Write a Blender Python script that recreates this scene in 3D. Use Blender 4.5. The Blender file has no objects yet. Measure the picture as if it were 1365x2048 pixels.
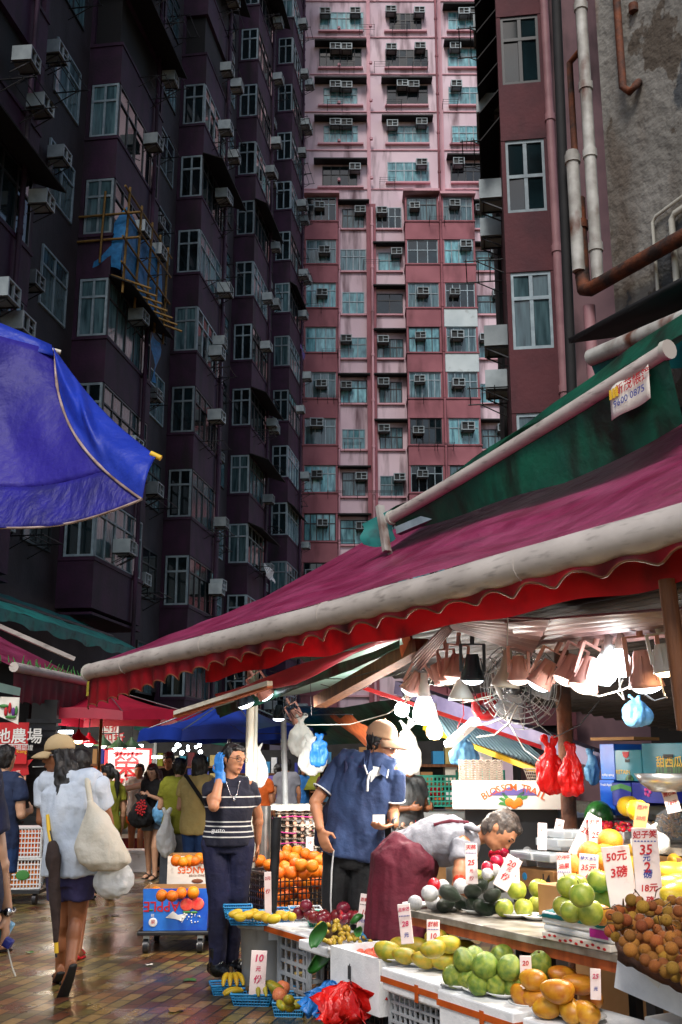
import bpy, bmesh, math, random
from mathutils import Vector, Matrix, noise
random.seed(7)
R = math.radians
C = bpy.context.scene.collection
sc = bpy.context.scene

# ------------------------------------------------------------------ camera geometry (photo pixels -> points)
FOC, CAMH = 2100.0, 1.5
TH = math.atan(503/2100.0)
CT, ST = math.cos(TH), math.sin(TH)
def ray(px, py):
    a = 1024-py
    return px-682.5, FOC*CT-a*ST, FOC*ST+a*CT
def at(px, py, Y):
    dx, dy, dz = ray(px, py)
    return Vector((dx/dy*Y, Y, CAMH+dz/dy*Y))
def onz(px, py, z):
    dx, dy, dz = ray(px, py)
    Y = (z-CAMH)*dy/dz
    return Vector((dx/dy*Y, Y, z))
# stall frame: s along the display (towards the camera), t inwards
O = Vector((.61, 5.2, 0)); US = Vector((.497, -.868, 0)); UT = Vector((.868, .497, 0))
SROT = math.atan2(-.868, .497)
def S(s, t, z): return O+US*s+UT*t+Vector((0, 0, z))
def st(p):
    d = Vector(p)-O
    return d.dot(US), d.dot(UT)

# ------------------------------------------------------------------ mesh building
class G:
    def __init__(s): s.v = []; s.f = []; s.mi = []; s.sm = []; s.M = Matrix(); s.m = 0
    def add(s, vs, fs, smooth=False):
        b = len(s.v)
        s.v += [s.M @ Vector(p) for p in vs]
        s.f += [tuple(i+b for i in f) for f in fs]
        s.mi += [s.m]*len(fs); s.sm += [smooth]*len(fs)
        return s
    def box(s, c, d, rz=0, M=None):
        x, y, z = d[0]/2, d[1]/2, d[2]/2
        vs = [Vector((i*x, j*y, k*z)) for k in (-1, 1) for j in (-1, 1) for i in (-1, 1)]
        T = Matrix.Translation(Vector(c)) @ Matrix.Rotation(rz, 4, 'Z')
        if M is not None: T = Matrix.Translation(Vector(c)) @ M
        return s.add([T @ v for v in vs], [(0,2,3,1),(4,5,7,6),(0,1,5,4),(2,6,7,3),(0,4,6,2),(1,3,7,5)])
    def bx(s, a, b):
        a, b = Vector(a), Vector(b)
        return s.box((a+b)/2, [abs(q) for q in (b-a)])
    def frame(s, p, q):
        d = (Vector(q)-Vector(p)).normalized()
        u = d.cross(Vector((0, 0, 1)))
        if u.length < 1e-4: u = Vector((1, 0, 0))
        u.normalize(); return d, u, u.cross(d).normalized()
    def bar(s, p, q, w, h):
        p, q = Vector(p), Vector(q); d, u, n = s.frame(p, q)
        vs = [c+u*(i*w/2)+n*(j*h/2) for c in (p, q) for i, j in ((-1,-1),(1,-1),(1,1),(-1,1))]
        return s.add(vs, [(0,1,2,3),(4,7,6,5),(0,4,5,1),(1,5,6,2),(2,6,7,3),(3,7,4,0)])
    def tube(s, pts, r, n=8, cap=True, smooth=True):
        pts = [Vector(p) for p in pts]; k = len(pts)
        rs = r if isinstance(r, (list, tuple)) else [r]*k
        vs, fs = [], []; pu = None
        for i, p in enumerate(pts):
            a, b = pts[max(i-1, 0)], pts[min(i+1, k-1)]
            d = (b-a).normalized()
            if pu is None: _, u, _ = s.frame(a, b)
            else:
                u = pu-d*pu.dot(d)
                if u.length < 1e-5: _, u, _ = s.frame(a, b)
                u.normalize()
            pu = u; w = d.cross(u)
            for j in range(n):
                t = 2*math.pi*j/n
                vs.append(p+(u*math.cos(t)+w*math.sin(t))*rs[i])
        for i in range(k-1):
            for j in range(n):
                a, b = i*n+j, i*n+(j+1) % n
                fs.append((a, b, b+n, a+n))
        s.add(vs, fs, smooth)
        if cap: s.add([vs[j] for j in range(n)], [tuple(range(n))[::-1]]); s.add([vs[(k-1)*n+j] for j in range(n)], [tuple(range(n))])
        return s
    def loft(s, rings, n=14, cap=True):
        """rings: (centre, axisA, axisB) half-axis vectors"""
        vs, fs = [], []
        for c, A, B in rings:
            for j in range(n):
                t = 2*math.pi*j/n
                vs.append(Vector(c)+Vector(A)*math.cos(t)+Vector(B)*math.sin(t))
        k = len(rings)
        for i in range(k-1):
            for j in range(n):
                a, b = i*n+j, i*n+(j+1) % n
                fs.append((a, b, b+n, a+n))
        if cap: fs += [tuple(range(n))[::-1], tuple((k-1)*n+j for j in range(n))]
        return s.add(vs, fs, True)
    def ell(s, c, r, M=None, nu=14, nv=10, fn=None):
        if not isinstance(r, (list, tuple, Vector)): r = (r, r, r)
        vs = [(0, 0, -1)]
        for i in range(1, nv):
            ph = math.pi*i/nv
            for j in range(nu):
                t = 2*math.pi*j/nu
                vs.append((math.sin(ph)*math.cos(t), math.sin(ph)*math.sin(t), -math.cos(ph)))
        vs.append((0, 0, 1))
        if fn: vs = [fn(Vector(v)) for v in vs]
        T = Matrix.Translation(Vector(c)) @ (M.to_4x4() if M is not None else Matrix())
        vs = [T @ Vector((v[0]*r[0], v[1]*r[1], v[2]*r[2])) for v in vs]
        fs = []
        for j in range(nu):
            fs.append((0, 1+(j+1) % nu, 1+j)); l = 1+(nv-2)*nu
            fs.append((l+j, l+(j+1) % nu, len(vs)-1))
            for i in range(nv-2):
                a, b = 1+i*nu+j, 1+i*nu+(j+1) % nu
                fs.append((a, b, b+nu, a+nu))
        return s.add(vs, fs, True)
    def lathe(s, prof, c=(0,0,0), n=20, M=None, smooth=True):
        T = Matrix.Translation(Vector(c)) @ (M if M is not None else Matrix())
        vs, fs = [], []
        for r, z in prof:
            for j in range(n):
                t = 2*math.pi*j/n
                vs.append(T @ Vector((r*math.cos(t), r*math.sin(t), z)))
        for i in range(len(prof)-1):
            for j in range(n):
                a, b = i*n+j, i*n+(j+1) % n
                fs.append((a, b, b+n, a+n))
        return s.add(vs, fs, smooth)
    def grid(s, fn, nu, nv, smooth=True, th=0):
        vs = [Vector(fn(i/nu, j/nv)) for j in range(nv+1) for i in range(nu+1)]
        fs = [(j*(nu+1)+i, j*(nu+1)+i+1, (j+1)*(nu+1)+i+1, (j+1)*(nu+1)+i) for j in range(nv) for i in range(nu)]
        return s.add(vs, fs, smooth)
    def prism(s, poly, p, X, Y, th):
        """outline (2-D list) in the plane p + x*X + y*Y, thickened by th along X x Y"""
        X, Y = Vector(X), Vector(Y); N = X.cross(Y).normalized()*th; p = Vector(p)
        k = len(poly); a = [p+X*x+Y*y for x, y in poly]
        vs = a+[q+N for q in a]
        fs = [tuple(range(k))[::-1], tuple(range(k, 2*k))]+[(i, (i+1) % k, (i+1) % k+k, i+k) for i in range(k)]
        return s.add(vs, fs)
    def text(s, body, p, X, Y, size, bold=0.0, align='CENTER', flip=False):
        vs, fs = text_geo(body, bold, align)
        X, Y = Vector(X).normalized()*size, Vector(Y).normalized()*size
        if flip: X, Y = -X, -Y
        return s.add([Vector(p)+X*v[0]+Y*v[1] for v in vs], fs)
_tc = {}
def text_geo(body, bold, align):
    k = (body, bold, align)
    if k not in _tc:
        cu = bpy.data.curves.new('lettering', 'FONT'); cu.body = body; cu.resolution_u = 2
        cu.align_x = align; cu.align_y = 'CENTER'; cu.offset = bold
        o = bpy.data.objects.new('lettering', cu)
        me = bpy.data.meshes.new_from_object(o)
        _tc[k] = ([v.co.copy() for v in me.vertices], [tuple(p.vertices) for p in me.polygons])
        bpy.data.objects.remove(o); bpy.data.curves.remove(cu); bpy.data.meshes.remove(me)
    return _tc[k]

def mesh_of(name, g, m):
    me = bpy.data.meshes.new(name)
    me.from_pydata([tuple(v) for v in g.v], [], g.f)
    for q in (m if isinstance(m, (list, tuple)) else [m]): me.materials.append(q)
    me.polygons.foreach_set('material_index', g.mi)
    me.polygons.foreach_set('use_smooth', g.sm)
    me.update()
    return me
def tag(o, label=None, cat=None, group=None, kind=None):
    if label: o['label'] = label
    if cat: o['category'] = cat
    if group: o['group'] = group
    if kind: o['kind'] = kind
    elif cat and 'kind' not in o: o['kind'] = 'thing'
    return o
def obj(name, g, m, parent=None, world=False, bev=0, solid=0, sub=0):
    """link geometry as ONE object; world=True: verts are in world space, parent is an unrotated root"""
    me = g if isinstance(g, bpy.types.Mesh) else None
    if me is None:
        if world and parent is not None:
            l = parent.location
            g.v = [v-l for v in g.v]
        me = mesh_of(name, g, m)
    o = bpy.data.objects.new(name, me); C.objects.link(o)
    if parent is not None: o.parent = parent
    if solid:
        q = o.modifiers.new('Solid', 'SOLIDIFY'); q.thickness = solid; q.offset = 0
    if bev:
        q = o.modifiers.new('Bevel', 'BEVEL'); q.width = bev; q.segments = 2; q.limit_method = 'ANGLE'
    if sub:
        q = o.modifiers.new('Sub', 'SUBSURF'); q.levels = q.render_levels = sub
    return o
def one(name, g, m, label, cat, group=None, loc=None, rz=0, **kw):
    """a thing that is one mesh; geometry is re-centred on its own base"""
    if not isinstance(g, bpy.types.Mesh) and loc is None:
        lo = Vector((min(v.x for v in g.v), min(v.y for v in g.v), min(v.z for v in g.v)))
        hi = Vector((max(v.x for v in g.v), max(v.y for v in g.v), max(v.z for v in g.v)))
        loc = Vector(((lo.x+hi.x)/2, (lo.y+hi.y)/2, lo.z))
        g.v = [v-loc for v in g.v]
    o = obj(name, g, m, **kw)
    o.location = loc if loc is not None else (0, 0, 0); o.rotation_euler.z = rz
    return tag(o, label, cat, group)
def thing(name, label, cat, loc=(0,0,0), rz=0, group=None):
    o = bpy.data.objects.new(name, None); C.objects.link(o)
    o.location = loc; o.rotation_euler = (0, 0, rz)
    o.empty_display_size = .1
    return tag(o, label, cat, group)
def struct(name, g, m, kind='structure', **kw):
    o = obj(name, g, m, **kw); o['kind'] = kind; return o
def dup(root, loc, rot=None, scale=None, label=None, group=None):
    kids = {}
    def cp(o, par):
        c = o.copy(); C.objects.link(c); c.parent = par
        for ch in o.children: cp(ch, c)
        return c
    r = cp(root, None); r.location = loc
    if rot is not None: r.rotation_euler = rot if isinstance(rot, (tuple, list, Vector)) else (0, 0, rot)
    if scale is not None: r.scale = scale if isinstance(scale, (tuple, list)) else (scale,)*3
    if label: r['label'] = label
    if group: r['group'] = group
    return r

# ------------------------------------------------------------------ materials
def rgb(h):
    """sRGB hex -> linear"""
    h = h.lstrip('#'); o = []
    for i in (0, 2, 4):
        c = int(h[i:i+2], 16)/255
        o.append(c/12.92 if c < .04045 else ((c+.055)/1.055)**2.4)
    return tuple(o)
def col4(c): return tuple(rgb(c) if isinstance(c, str) else c)+(1,)
def mat(name, c, c2=None, rough=.6, ns=6, lo=.35, hi=.65, bump=0, bs=40, metal=0, rnd=0, rhue=0, emit=0, trans=0, sss=0,
        spec=.5, stain=None, streak=1, alpha=1, coat=0, tl=0, rvar=0, stretch=None):
    m = bpy.data.materials.new(name); m.use_nodes = True
    nt = m.node_tree; N = nt.nodes; L = nt.links
    b = N['Principled BSDF']
    b.inputs['Roughness'].default_value = rough; b.inputs['Metallic'].default_value = metal
    b.inputs['Specular IOR Level'].default_value = spec
    if trans: b.inputs['Transmission Weight'].default_value = trans
    if coat: b.inputs['Coat Weight'].default_value = coat; b.inputs['Coat Roughness'].default_value = .15
    if alpha < 1: b.inputs['Alpha'].default_value = alpha
    tc = N.new('ShaderNodeTexCoord'); co = tc.outputs['Object']
    oi = N.new('ShaderNodeObjectInfo')
    ad = N.new('ShaderNodeVectorMath'); ad.operation = 'MULTIPLY_ADD'
    cb = N.new('ShaderNodeCombineXYZ')
    for i in range(3): L.new(oi.outputs['Random'], cb.inputs[i])
    L.new(cb.outputs[0], ad.inputs[0]); ad.inputs[1].default_value = (37, 53, 71); L.new(co, ad.inputs[2]); co = ad.outputs[0]
    def nz(scale, det=4, st_=None):
        n = N.new('ShaderNodeTexNoise'); n.inputs['Scale'].default_value = scale; n.inputs['Detail'].default_value = det
        v = co
        if st_:
            mp = N.new('ShaderNodeMapping'); mp.inputs['Scale'].default_value = st_; L.new(co, mp.inputs[0]); v = mp.outputs[0]
        L.new(v, n.inputs['Vector']); return n.outputs['Fac']
    def ramp(f, a, z):
        r = N.new('ShaderNodeMapRange'); r.inputs[1].default_value = a; r.inputs[2].default_value = z; L.new(f, r.inputs[0]); return r.outputs[0]
    def mix(f, a, z):
        x = N.new('ShaderNodeMix'); x.data_type = 'RGBA'
        L.new(f, x.inputs[0])
        for k, q in ((6, a), (7, z)):
            if isinstance(q, tuple): x.inputs[k].default_value = q
            else: L.new(q, x.inputs[k])
        return x.outputs[2]
    cur = col4(c)
    if c2 is not None: cur = mix(ramp(nz(ns, 5, stretch), lo, hi), col4(c), col4(c2))
    if stain:
        sc_, ss, a, z = stain[0], stain[1], stain[2], stain[3]
        cur = mix(ramp(nz(ss, 8, (1, 1, streak)), a, z), cur, col4(sc_))
    if rnd or rhue:
        h = N.new('ShaderNodeHueSaturation')
        if isinstance(cur, tuple): h.inputs['Color'].default_value = cur
        else: L.new(cur, h.inputs['Color'])
        r = N.new('ShaderNodeMapRange'); r.inputs[3].default_value = 1-rnd; r.inputs[4].default_value = 1+rnd; L.new(oi.outputs['Random'], r.inputs[0]); L.new(r.outputs[0], h.inputs['Value'])
        if rhue:
            w = N.new('ShaderNodeMath'); w.operation = 'MULTIPLY'; w.inputs[1].default_value = 7.31; L.new(oi.outputs['Random'], w.inputs[0])
            w2 = N.new('ShaderNodeMath'); w2.operation = 'FRACT'; L.new(w.outputs[0], w2.inputs[0])
            r = N.new('ShaderNodeMapRange'); r.inputs[3].default_value = .5-rhue; r.inputs[4].default_value = .5+rhue; L.new(w2.outputs[0], r.inputs[0]); L.new(r.outputs[0], h.inputs['Hue'])
        cur = h.outputs[0]
    if isinstance(cur, tuple): b.inputs['Base Color'].default_value = cur
    else: L.new(cur, b.inputs['Base Color'])
    if rvar: L.new(ramp2(N, L, nz(9, 4), .3, .7, rough-rvar, rough+rvar), b.inputs['Roughness'])
    if sss:
        b.inputs['Subsurface Weight'].default_value = sss; b.inputs['Subsurface Radius'].default_value = (.02, .008, .004); b.inputs['Subsurface Scale'].default_value = 1
    if emit:
        b.inputs['Emission Strength'].default_value = emit
        if isinstance(cur, tuple): b.inputs['Emission Color'].default_value = cur
        else: L.new(cur, b.inputs['Emission Color'])
    if bump:
        q = N.new('ShaderNodeBump'); q.inputs['Strength'].default_value = min(1, bump); q.inputs['Distance'].default_value = .6/bs*max(1, bump)
        L.new(nz(bs, 5, stretch), q.inputs['Height']); L.new(q.outputs[0], b.inputs['Normal'])
    if tl:   # thin cloth that lets light through
        t = N.new('ShaderNodeBsdfTranslucent')
        if isinstance(cur, tuple): t.inputs[0].default_value = cur
        else: L.new(cur, t.inputs[0])
        x = N.new('ShaderNodeMixShader'); x.inputs[0].default_value = tl
        L.new(b.outputs[0], x.inputs[1]); L.new(t.outputs[0], x.inputs[2]); L.new(x.outputs[0], N['Material Output'].inputs[0])
    return m
def ramp2(N, L, f, a, z, lo, hi):
    r = N.new('ShaderNodeMapRange')
    for i, q in enumerate((a, z, lo, hi)): r.inputs[i+1].default_value = q
    L.new(f, r.inputs[0]); return r.outputs[0]
def emitter(name, c, k):
    m = bpy.data.materials.new(name); m.use_nodes = True; N = m.node_tree.nodes
    b = N['Principled BSDF']; b.inputs['Base Color'].default_value = col4(c); b.inputs['Emission Color'].default_value = col4(c); b.inputs['Emission Strength'].default_value = k
    return m

M = {}
def mk(k, *a, **kw): M[k] = mat(k, *a, **kw)
# fabric, plastic, metal
mk('white', '#e6e6e2', '#d2d2cc', rough=.5, ns=5); mk('paper', '#e8e4da', '#d9d3c6', rough=.7, ns=9)
mk('board', '#ecdcd6', '#dcc6c2', rough=.6, ns=7, stain=('#b09a92', 14, .6, .8))
mk('red_ink', '#b5121b', rough=.6); mk('blue_ink', '#2b3c8f', rough=.6); mk('black_ink', '#141414', rough=.6); mk('pink_ink', '#c22555', rough=.6)
mk('orange_ink', '#d4591a', rough=.6); mk('green_ink', '#3a7a36', rough=.6); mk('yellow_ink', '#e0b52a', rough=.6); mk('brown_ink', '#6d3c22', rough=.6); mk('sky_ink', '#8fc7ea', rough=.5)
mk('styro', '#e9eaea', '#d8dadb', rough=.55, ns=12, bump=.35, bs=90, stain=('#a9a59a', 7, .62, .8))
mk('tape', '#c0571f', '#a8481c', rough=.25, ns=8); mk('card', '#a67c4e', '#936a3f', rough=.8, ns=4); mk('card_white', '#d9d2c7', '#c8bfb3', rough=.6, ns=3, stain=('#8d8072', 9, .62, .8))
mk('blue_box', '#1a48b4', '#2f7ad2', rough=.35, ns=3.5); mk('navy_box', '#1c2880', '#232f8e', rough=.35); mk('teal_box', '#1c7285', '#2a8496', rough=.4, ns=3)
mk('black_plastic', '#15161a', '#1d1e22', rough=.4); mk('grey_plastic', '#a9adb0', '#94989c', rough=.45, ns=6, stain=('#77746d', 9, .6, .8))
mk('bin_grey', '#a4a5a3', '#8d8e8c', rough=.4, ns=4, stain=('#5c5952', 8, .58, .8), streak=.3)
mk('blue_basket', '#2a8fc4', '#2383b8', rough=.35, rnd=.12); mk('teal_basket', '#2aa58c', rough=.35); mk('white_plastic', '#dcdedd', '#cfd1d0', rough=.35)
mk('steel', '#b4b4b2', '#9c9c9a', rough=.3, metal=.9, ns=12); mk('dark_steel', '#3a3b3e', '#2a2a2c', rough=.45, metal=.7); mk('black_metal', '#121214', rough=.5)
mk('wood', '#7a4a26', '#5a3318', rough=.7, ns=5, stretch=(6, 6, .6), bump=.3, bs=30); mk('wood_orange', '#b0582a', '#8a3f1c', rough=.65, ns=5, stretch=(4, 4, .5)); mk('table', '#9a948a', '#5f564b', rough=.35, ns=9)
mk('rust', '#5d3218', '#2c1a12', rough=.85, ns=7, bump=.5, bs=25)
mk('bag_white', '#eef0ee', rough=.35, bump=.5, bs=14, tl=.35); mk('bag_cream', '#e0d9c8', '#d2cab6', rough=.75, bump=.4, bs=10, tl=.1)
mk('bag_red', '#d8201a', '#c01414', rough=.25, bump=.6, bs=12, tl=.4); mk('bag_blue', '#2f86d8', '#2a76c4', rough=.3, bump=.6, bs=14, tl=.3); mk('bag_sky', '#77b7e4', '#69a8d6', rough=.45, bump=.5, bs=12, tl=.2)
mk('wire', '#1b1b1d', rough=.5); mk('wire_white', '#a39f95', rough=.6); mk('red_cord', '#b3121c', rough=.4)
# awnings
mk('maroon_cloth', '#7a1840', '#a04068', rough=.33, ns=2.2, bump=.35, bs=5, spec=.6, stain=('#4d1230', 2.5, .58, .8), stretch=(1, 1, 1), tl=.16)
mk('red_cloth', '#9a0d1a', '#740a16', rough=.5, ns=3, stain=('#2c070c', 3.0, .48, .75), streak=.25, tl=.22)
mk('green_cloth', '#0a5a42', '#084636', rough=.5, ns=3, stain=('#12180f', 3.5, .47, .68), streak=.25, bump=.2, bs=6, tl=.12)
mk('teal_cloth', '#0f7a74', '#0c5f60', rough=.55, ns=2.5, stain=('#12302f', 5, .55, .8), tl=.1)
mk('bar_grey', '#c6bdb5', '#aea59e', rough=.4, ns=3, stain=('#6a615b', 7, .56, .82), streak=6, bump=.08)
mk('umb_blue_lit', '#1d40c4', '#1a34a8', rough=.5, ns=2.5, bump=.3, bs=6, tl=.35); mk('umb_violet_shade', '#3324a4', '#2c2296', rough=.55, ns=2, bump=.3, bs=5, tl=.4); mk('umb_band', '#261f92', '#1f1a74', rough=.55, ns=4, bump=.4, bs=8, tl=.3, stretch=(3, 3, .6)); mk('umb_hem', '#b09a90', '#6b5448', rough=.8, ns=9)  # blue lit side, violet shaded underside, darker creased band: light and shade in colour
mk('crimson_cloth', '#b01638', '#9b1230', rough=.5, ns=3, tl=.3); mk('tarp_blue', '#1d3fa8', '#16338c', rough=.5, ns=4, tl=.2); mk('tarp_mint', '#b7ddd0', '#a6cfc2', rough=.5, ns=3, tl=.5)
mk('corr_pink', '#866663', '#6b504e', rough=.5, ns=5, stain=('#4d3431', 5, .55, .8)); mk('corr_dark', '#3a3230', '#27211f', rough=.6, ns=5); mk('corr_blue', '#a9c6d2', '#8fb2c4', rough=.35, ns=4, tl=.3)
# lights
M['bulb_cool'] = emitter('bulb_cool', '#e9f4ff', 6); M['bulb_warm'] = emitter('bulb_warm', '#ffd9a0', 7); M['bulb_dim'] = emitter('bulb_dim', '#ffe9dc', 1.2)
mk('lamp_pink', '#d8a396', '#c48f83', rough=.5); mk('lamp_white', '#d9d8d4', rough=.4); mk('lamp_dark', '#22303a', rough=.3)
# people
mk('skin', '#b87f5c', '#a8704f', rough=.5, ns=5, sss=.08, bump=.05); mk('skin_tan', '#9a6342', '#8b5637', rough=.5, ns=5, sss=.08); mk('skin_pale', '#c69a7c', '#bb8e70', rough=.5, ns=5, sss=.08)
mk('hair', '#0c0a0a', '#17120f', rough=.4, bump=.6, bs=60, stretch=(3, 3, .4)); mk('hair_grey', '#2a2320', '#5d5148', rough=.5, ns=30, bump=.6, bs=60); mk('hair_brown', '#23100c', '#3a1a14', rough=.4, bump=.6, bs=60, stretch=(3, 3, .4))
mk('eye', '#120c0a', rough=.1); mk('eye_white', '#cfc7c0', rough=.3); mk('lip', '#8a4a42', rough=.5); mk('brow', '#1a1210', rough=.8)
def cloth(k, a, b=None, bump=.35, bs=9, **kw): mk(k, a, b or a, rough=.85, bump=bump, bs=bs, ns=5, **kw)
cloth('tee_white', '#ccd4de', '#bfcad8'); cloth('shorts_purple', '#3b3560', '#312c52'); cloth('navy', '#151a3c', '#10142e'); cloth('navy_pants', '#0f1236', '#0b0d28'); cloth('polo', '#2b3f66', '#263558'); cloth('black_cloth', '#08090b', '#0c0d10')
cloth('apron', '#5c0a22', '#4c081c'); cloth('tee_grey', '#8d8d93', '#7c7c83'); cloth('denim', '#1c3f70', '#183662'); cloth('denim_light', '#6d7f92', '#5c6e82'); cloth('khaki_tee', '#b9a468', '#ad985c'); cloth('green_tee', '#83851f', '#74761a')
cloth('grey_skirt', '#5e646b', '#50565d'); cloth('cap_beige', '#bda57d', '#b0976f', bump=.15); cloth('cap_tan', '#c7a487', '#bd9878', bump=.15); cloth('orange_cloth', '#d4601c'); cloth('blue_tee', '#1b2b4d', '#17243f'); cloth('trim_white', '#cfcfcf'); cloth('umb_brown', '#3b2b26', '#2e211d'); cloth('violet_tee', '#5a4a8a'); cloth('sky_tee', '#2a6fb4'); cloth('wine_tee', '#4a1a2a'); cloth('plaid', '#8b8d8e', '#4a4d50')
mk('glove', '#2c7fd0', '#2570bb', rough=.45, bump=.4, bs=20); mk('sandal', '#0e0d0d', rough=.6); mk('flipflop', '#d1202a', rough=.5); mk('boot', '#0c0c0e', rough=.25, bump=.3, bs=25)
mk('glass_lens', '#2a2a30', rough=.05, alpha=.35); mk('silver', '#c8c8ca', rough=.2, metal=1)
# ------------------------------------------------------------------ world, sun, camera
w = bpy.data.worlds.new('World'); sc.world = w; w.use_nodes = True
nt = w.node_tree; sky = nt.nodes.new('ShaderNodeTexSky'); sky.sky_type = 'NISHITA'; sky.sun_disc = False
SUN_EL, SUN_AZ = R(50), R(192)     # azimuth clockwise from +Y
sky.sun_elevation = SUN_EL; sky.sun_rotation = SUN_AZ; sky.air_density = 1.2; sky.dust_density = 2.0
nt.links.new(sky.outputs[0], nt.nodes['Background'].inputs[0]); nt.nodes['Background'].inputs[1].default_value = .055
sl = bpy.data.lights.new('sun', 'SUN'); sl.energy = .85; sl.angle = R(14); sl.color = (1, .95, .9)
so = bpy.data.objects.new('sun', sl); C.objects.link(so)
sd = Vector((math.sin(SUN_AZ)*math.cos(SUN_EL), math.cos(SUN_AZ)*math.cos(SUN_EL), math.sin(SUN_EL)))
so.rotation_euler = sd.to_track_quat('Z', 'Y').to_euler(); so.location = sd*60
cam = bpy.data.cameras.new('camera'); co = bpy.data.objects.new('camera', cam); C.objects.link(co)
cam.sensor_fit = 'VERTICAL'; cam.sensor_height = 36; cam.lens = 36*FOC/2048; cam.clip_end = 500
co.location = (0, 0, CAMH); co.rotation_euler = (math.pi/2+TH, 0, 0); sc.camera = co
vs = sc.view_settings; vs.view_transform = 'Standard'; vs.look = 'None'; vs.exposure = 1.45; vs.gamma = 1
cy = sc.cycles
try:
    cy.max_bounces = 6; cy.diffuse_bounces = 3; cy.glossy_bounces = 3; cy.transparent_max_bounces = 8; cy.transmission_bounces = 4
    cy.sample_clamp_indirect = 4; cy.caustics_reflective = False; cy.caustics_refractive = False
    cy.use_denoising = True
except Exception: pass

# ------------------------------------------------------------------ ground: wet clay pavers
def paving():
    m = bpy.data.materials.new('wet_pavers'); m.use_nodes = True
    nt = m.node_tree; N = nt.nodes; L = nt.links; b = N['Principled BSDF']
    tc = N.new('ShaderNodeTexCoord'); mp = N.new('ShaderNodeMapping'); mp.inputs['Rotation'].default_value = (0, 0, R(-77.3))
    L.new(tc.outputs['Object'], mp.inputs[0])
    br = N.new('ShaderNodeTexBrick'); L.new(mp.outputs[0], br.inputs['Vector'])
    br.inputs['Scale'].default_value = 1; br.inputs['Brick Width'].default_value = .2; br.inputs['Row Height'].default_value = .105
    br.inputs['Mortar Size'].default_value = .008; br.inputs['Mortar Smooth'].default_value = .2
    br.inputs['Color1'].default_value = (0, 0, 0, 1); br.inputs['Color2'].default_value = (1, 1, 1, 1); br.offset = .5
    cr = N.new('ShaderNodeValToRGB'); cr.color_ramp.interpolation = 'CONSTANT'; L.new(br.outputs['Color'], cr.inputs[0])
    e = cr.color_ramp.elements; pal = ['#684529', '#855b32', '#5f5430', '#7c6d3a', '#957746', '#673c28', '#84703f', '#4b4226']
    e[0].color = col4(pal[0]); e[0].position = 0; e[1].color = col4(pal[1]); e[1].position = .14
    for i, c in enumerate(pal[2:]): q = e.new(.27+.13*i); q.color = col4(c)
    n = N.new('ShaderNodeTexNoise'); n.inputs['Scale'].default_value = 1.3; n.inputs['Detail'].default_value = 8; L.new(tc.outputs['Object'], n.inputs['Vector'])
    n2 = N.new('ShaderNodeTexNoise'); n2.inputs['Scale'].default_value = 40; n2.inputs['Detail'].default_value = 4; L.new(tc.outputs['Object'], n2.inputs['Vector'])
    mx = N.new('ShaderNodeMix'); mx.data_type = 'RGBA'; mx.blend_type = 'MULTIPLY'; L.new(ramp2(N, L, n2.outputs[0], .3, .7, .0, .7), mx.inputs[0])
    L.new(cr.outputs[0], mx.inputs[6]); mx.inputs[7].default_value = (.45, .42, .4, 1)
    md = N.new('ShaderNodeMix'); md.data_type = 'RGBA'; L.new(br.outputs['Fac'], md.inputs[0]); L.new(mx.outputs[2], md.inputs[6]); md.inputs[7].default_value = (.012, .011, .01, 1)
    L.new(md.outputs[2], b.inputs['Base Color'])
    L.new(ramp2(N, L, n.outputs[0], .4, .62, .18, .46), b.inputs['Roughness'])
    iv = N.new('ShaderNodeMath'); iv.operation = 'SUBTRACT'; iv.inputs[0].default_value = 1; L.new(br.outputs['Fac'], iv.inputs[1])
    ad = N.new('ShaderNodeMath'); ad.operation = 'MULTIPLY_ADD'; L.new(n2.outputs[0], ad.inputs[0]); ad.inputs[1].default_value = .35; L.new(iv.outputs[0], ad.inputs[2])
    ti = N.new('ShaderNodeMath'); ti.operation = 'MULTIPLY_ADD'; L.new(br.outputs['Color'], ti.inputs[0]); ti.inputs[1].default_value = .5; L.new(ad.outputs[0], ti.inputs[2])
    bp = N.new('ShaderNodeBump'); bp.inputs['Strength'].default_value = .7; bp.inputs['Distance'].default_value = .006; L.new(ti.outputs[0], bp.inputs['Height']); L.new(bp.outputs[0], b.inputs['Normal'])
    b.inputs['Specular IOR Level'].default_value = .6
    return m
g = G(); g.add([(-120, -60, 0), (160, -60, 0), (160, 300, 0), (-120, 300, 0)], [(0, 1, 2, 3)]); struct('ground', g, paving())

# ------------------------------------------------------------------ building materials
mk('plum', '#3a1638', '#290f2a', rough=.75, ns=2, bump=.15, bs=14, stain=('#150c14', 1.6, .5, .75), streak=.3)
mk('mauve', '#3d353b', '#322b30', rough=.8, ns=1.5, bump=.2, bs=14, stain=('#2a2024', 1.8, .52, .78), streak=.3)
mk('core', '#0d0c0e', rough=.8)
mk('frame_white', '#93a6ae', '#7a8b95', rough=.5, rnd=.25); mk('frame_dark', '#23262b', rough=.5)
mk('pane_dark', '#14262b', '#0b1518', rough=.08, ns=1.2, rnd=.5, spec=.6); mk('pane_curtain', '#5f8088', '#2e474e', rough=.12, ns=3.5, rnd=.4, spec=.6, stretch=(3, 3, .3))
mk('pane_sky_reflection', '#7fbcc6', '#33606c', rough=.12, ns=2.2, rnd=.35, spec=.6, lo=.3, hi=.7, stretch=(2.5, 2.5, .6))  # bright teal sky reflection and curtain tones painted into the pane colour
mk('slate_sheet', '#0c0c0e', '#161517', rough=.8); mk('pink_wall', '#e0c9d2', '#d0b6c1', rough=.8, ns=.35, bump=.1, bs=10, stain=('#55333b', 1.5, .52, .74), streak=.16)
mk('pink_light', '#d9a9b2', '#cb97a2', rough=.8, ns=.5, stain=('#5d353c', .8, .58, .8), streak=.3)
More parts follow.
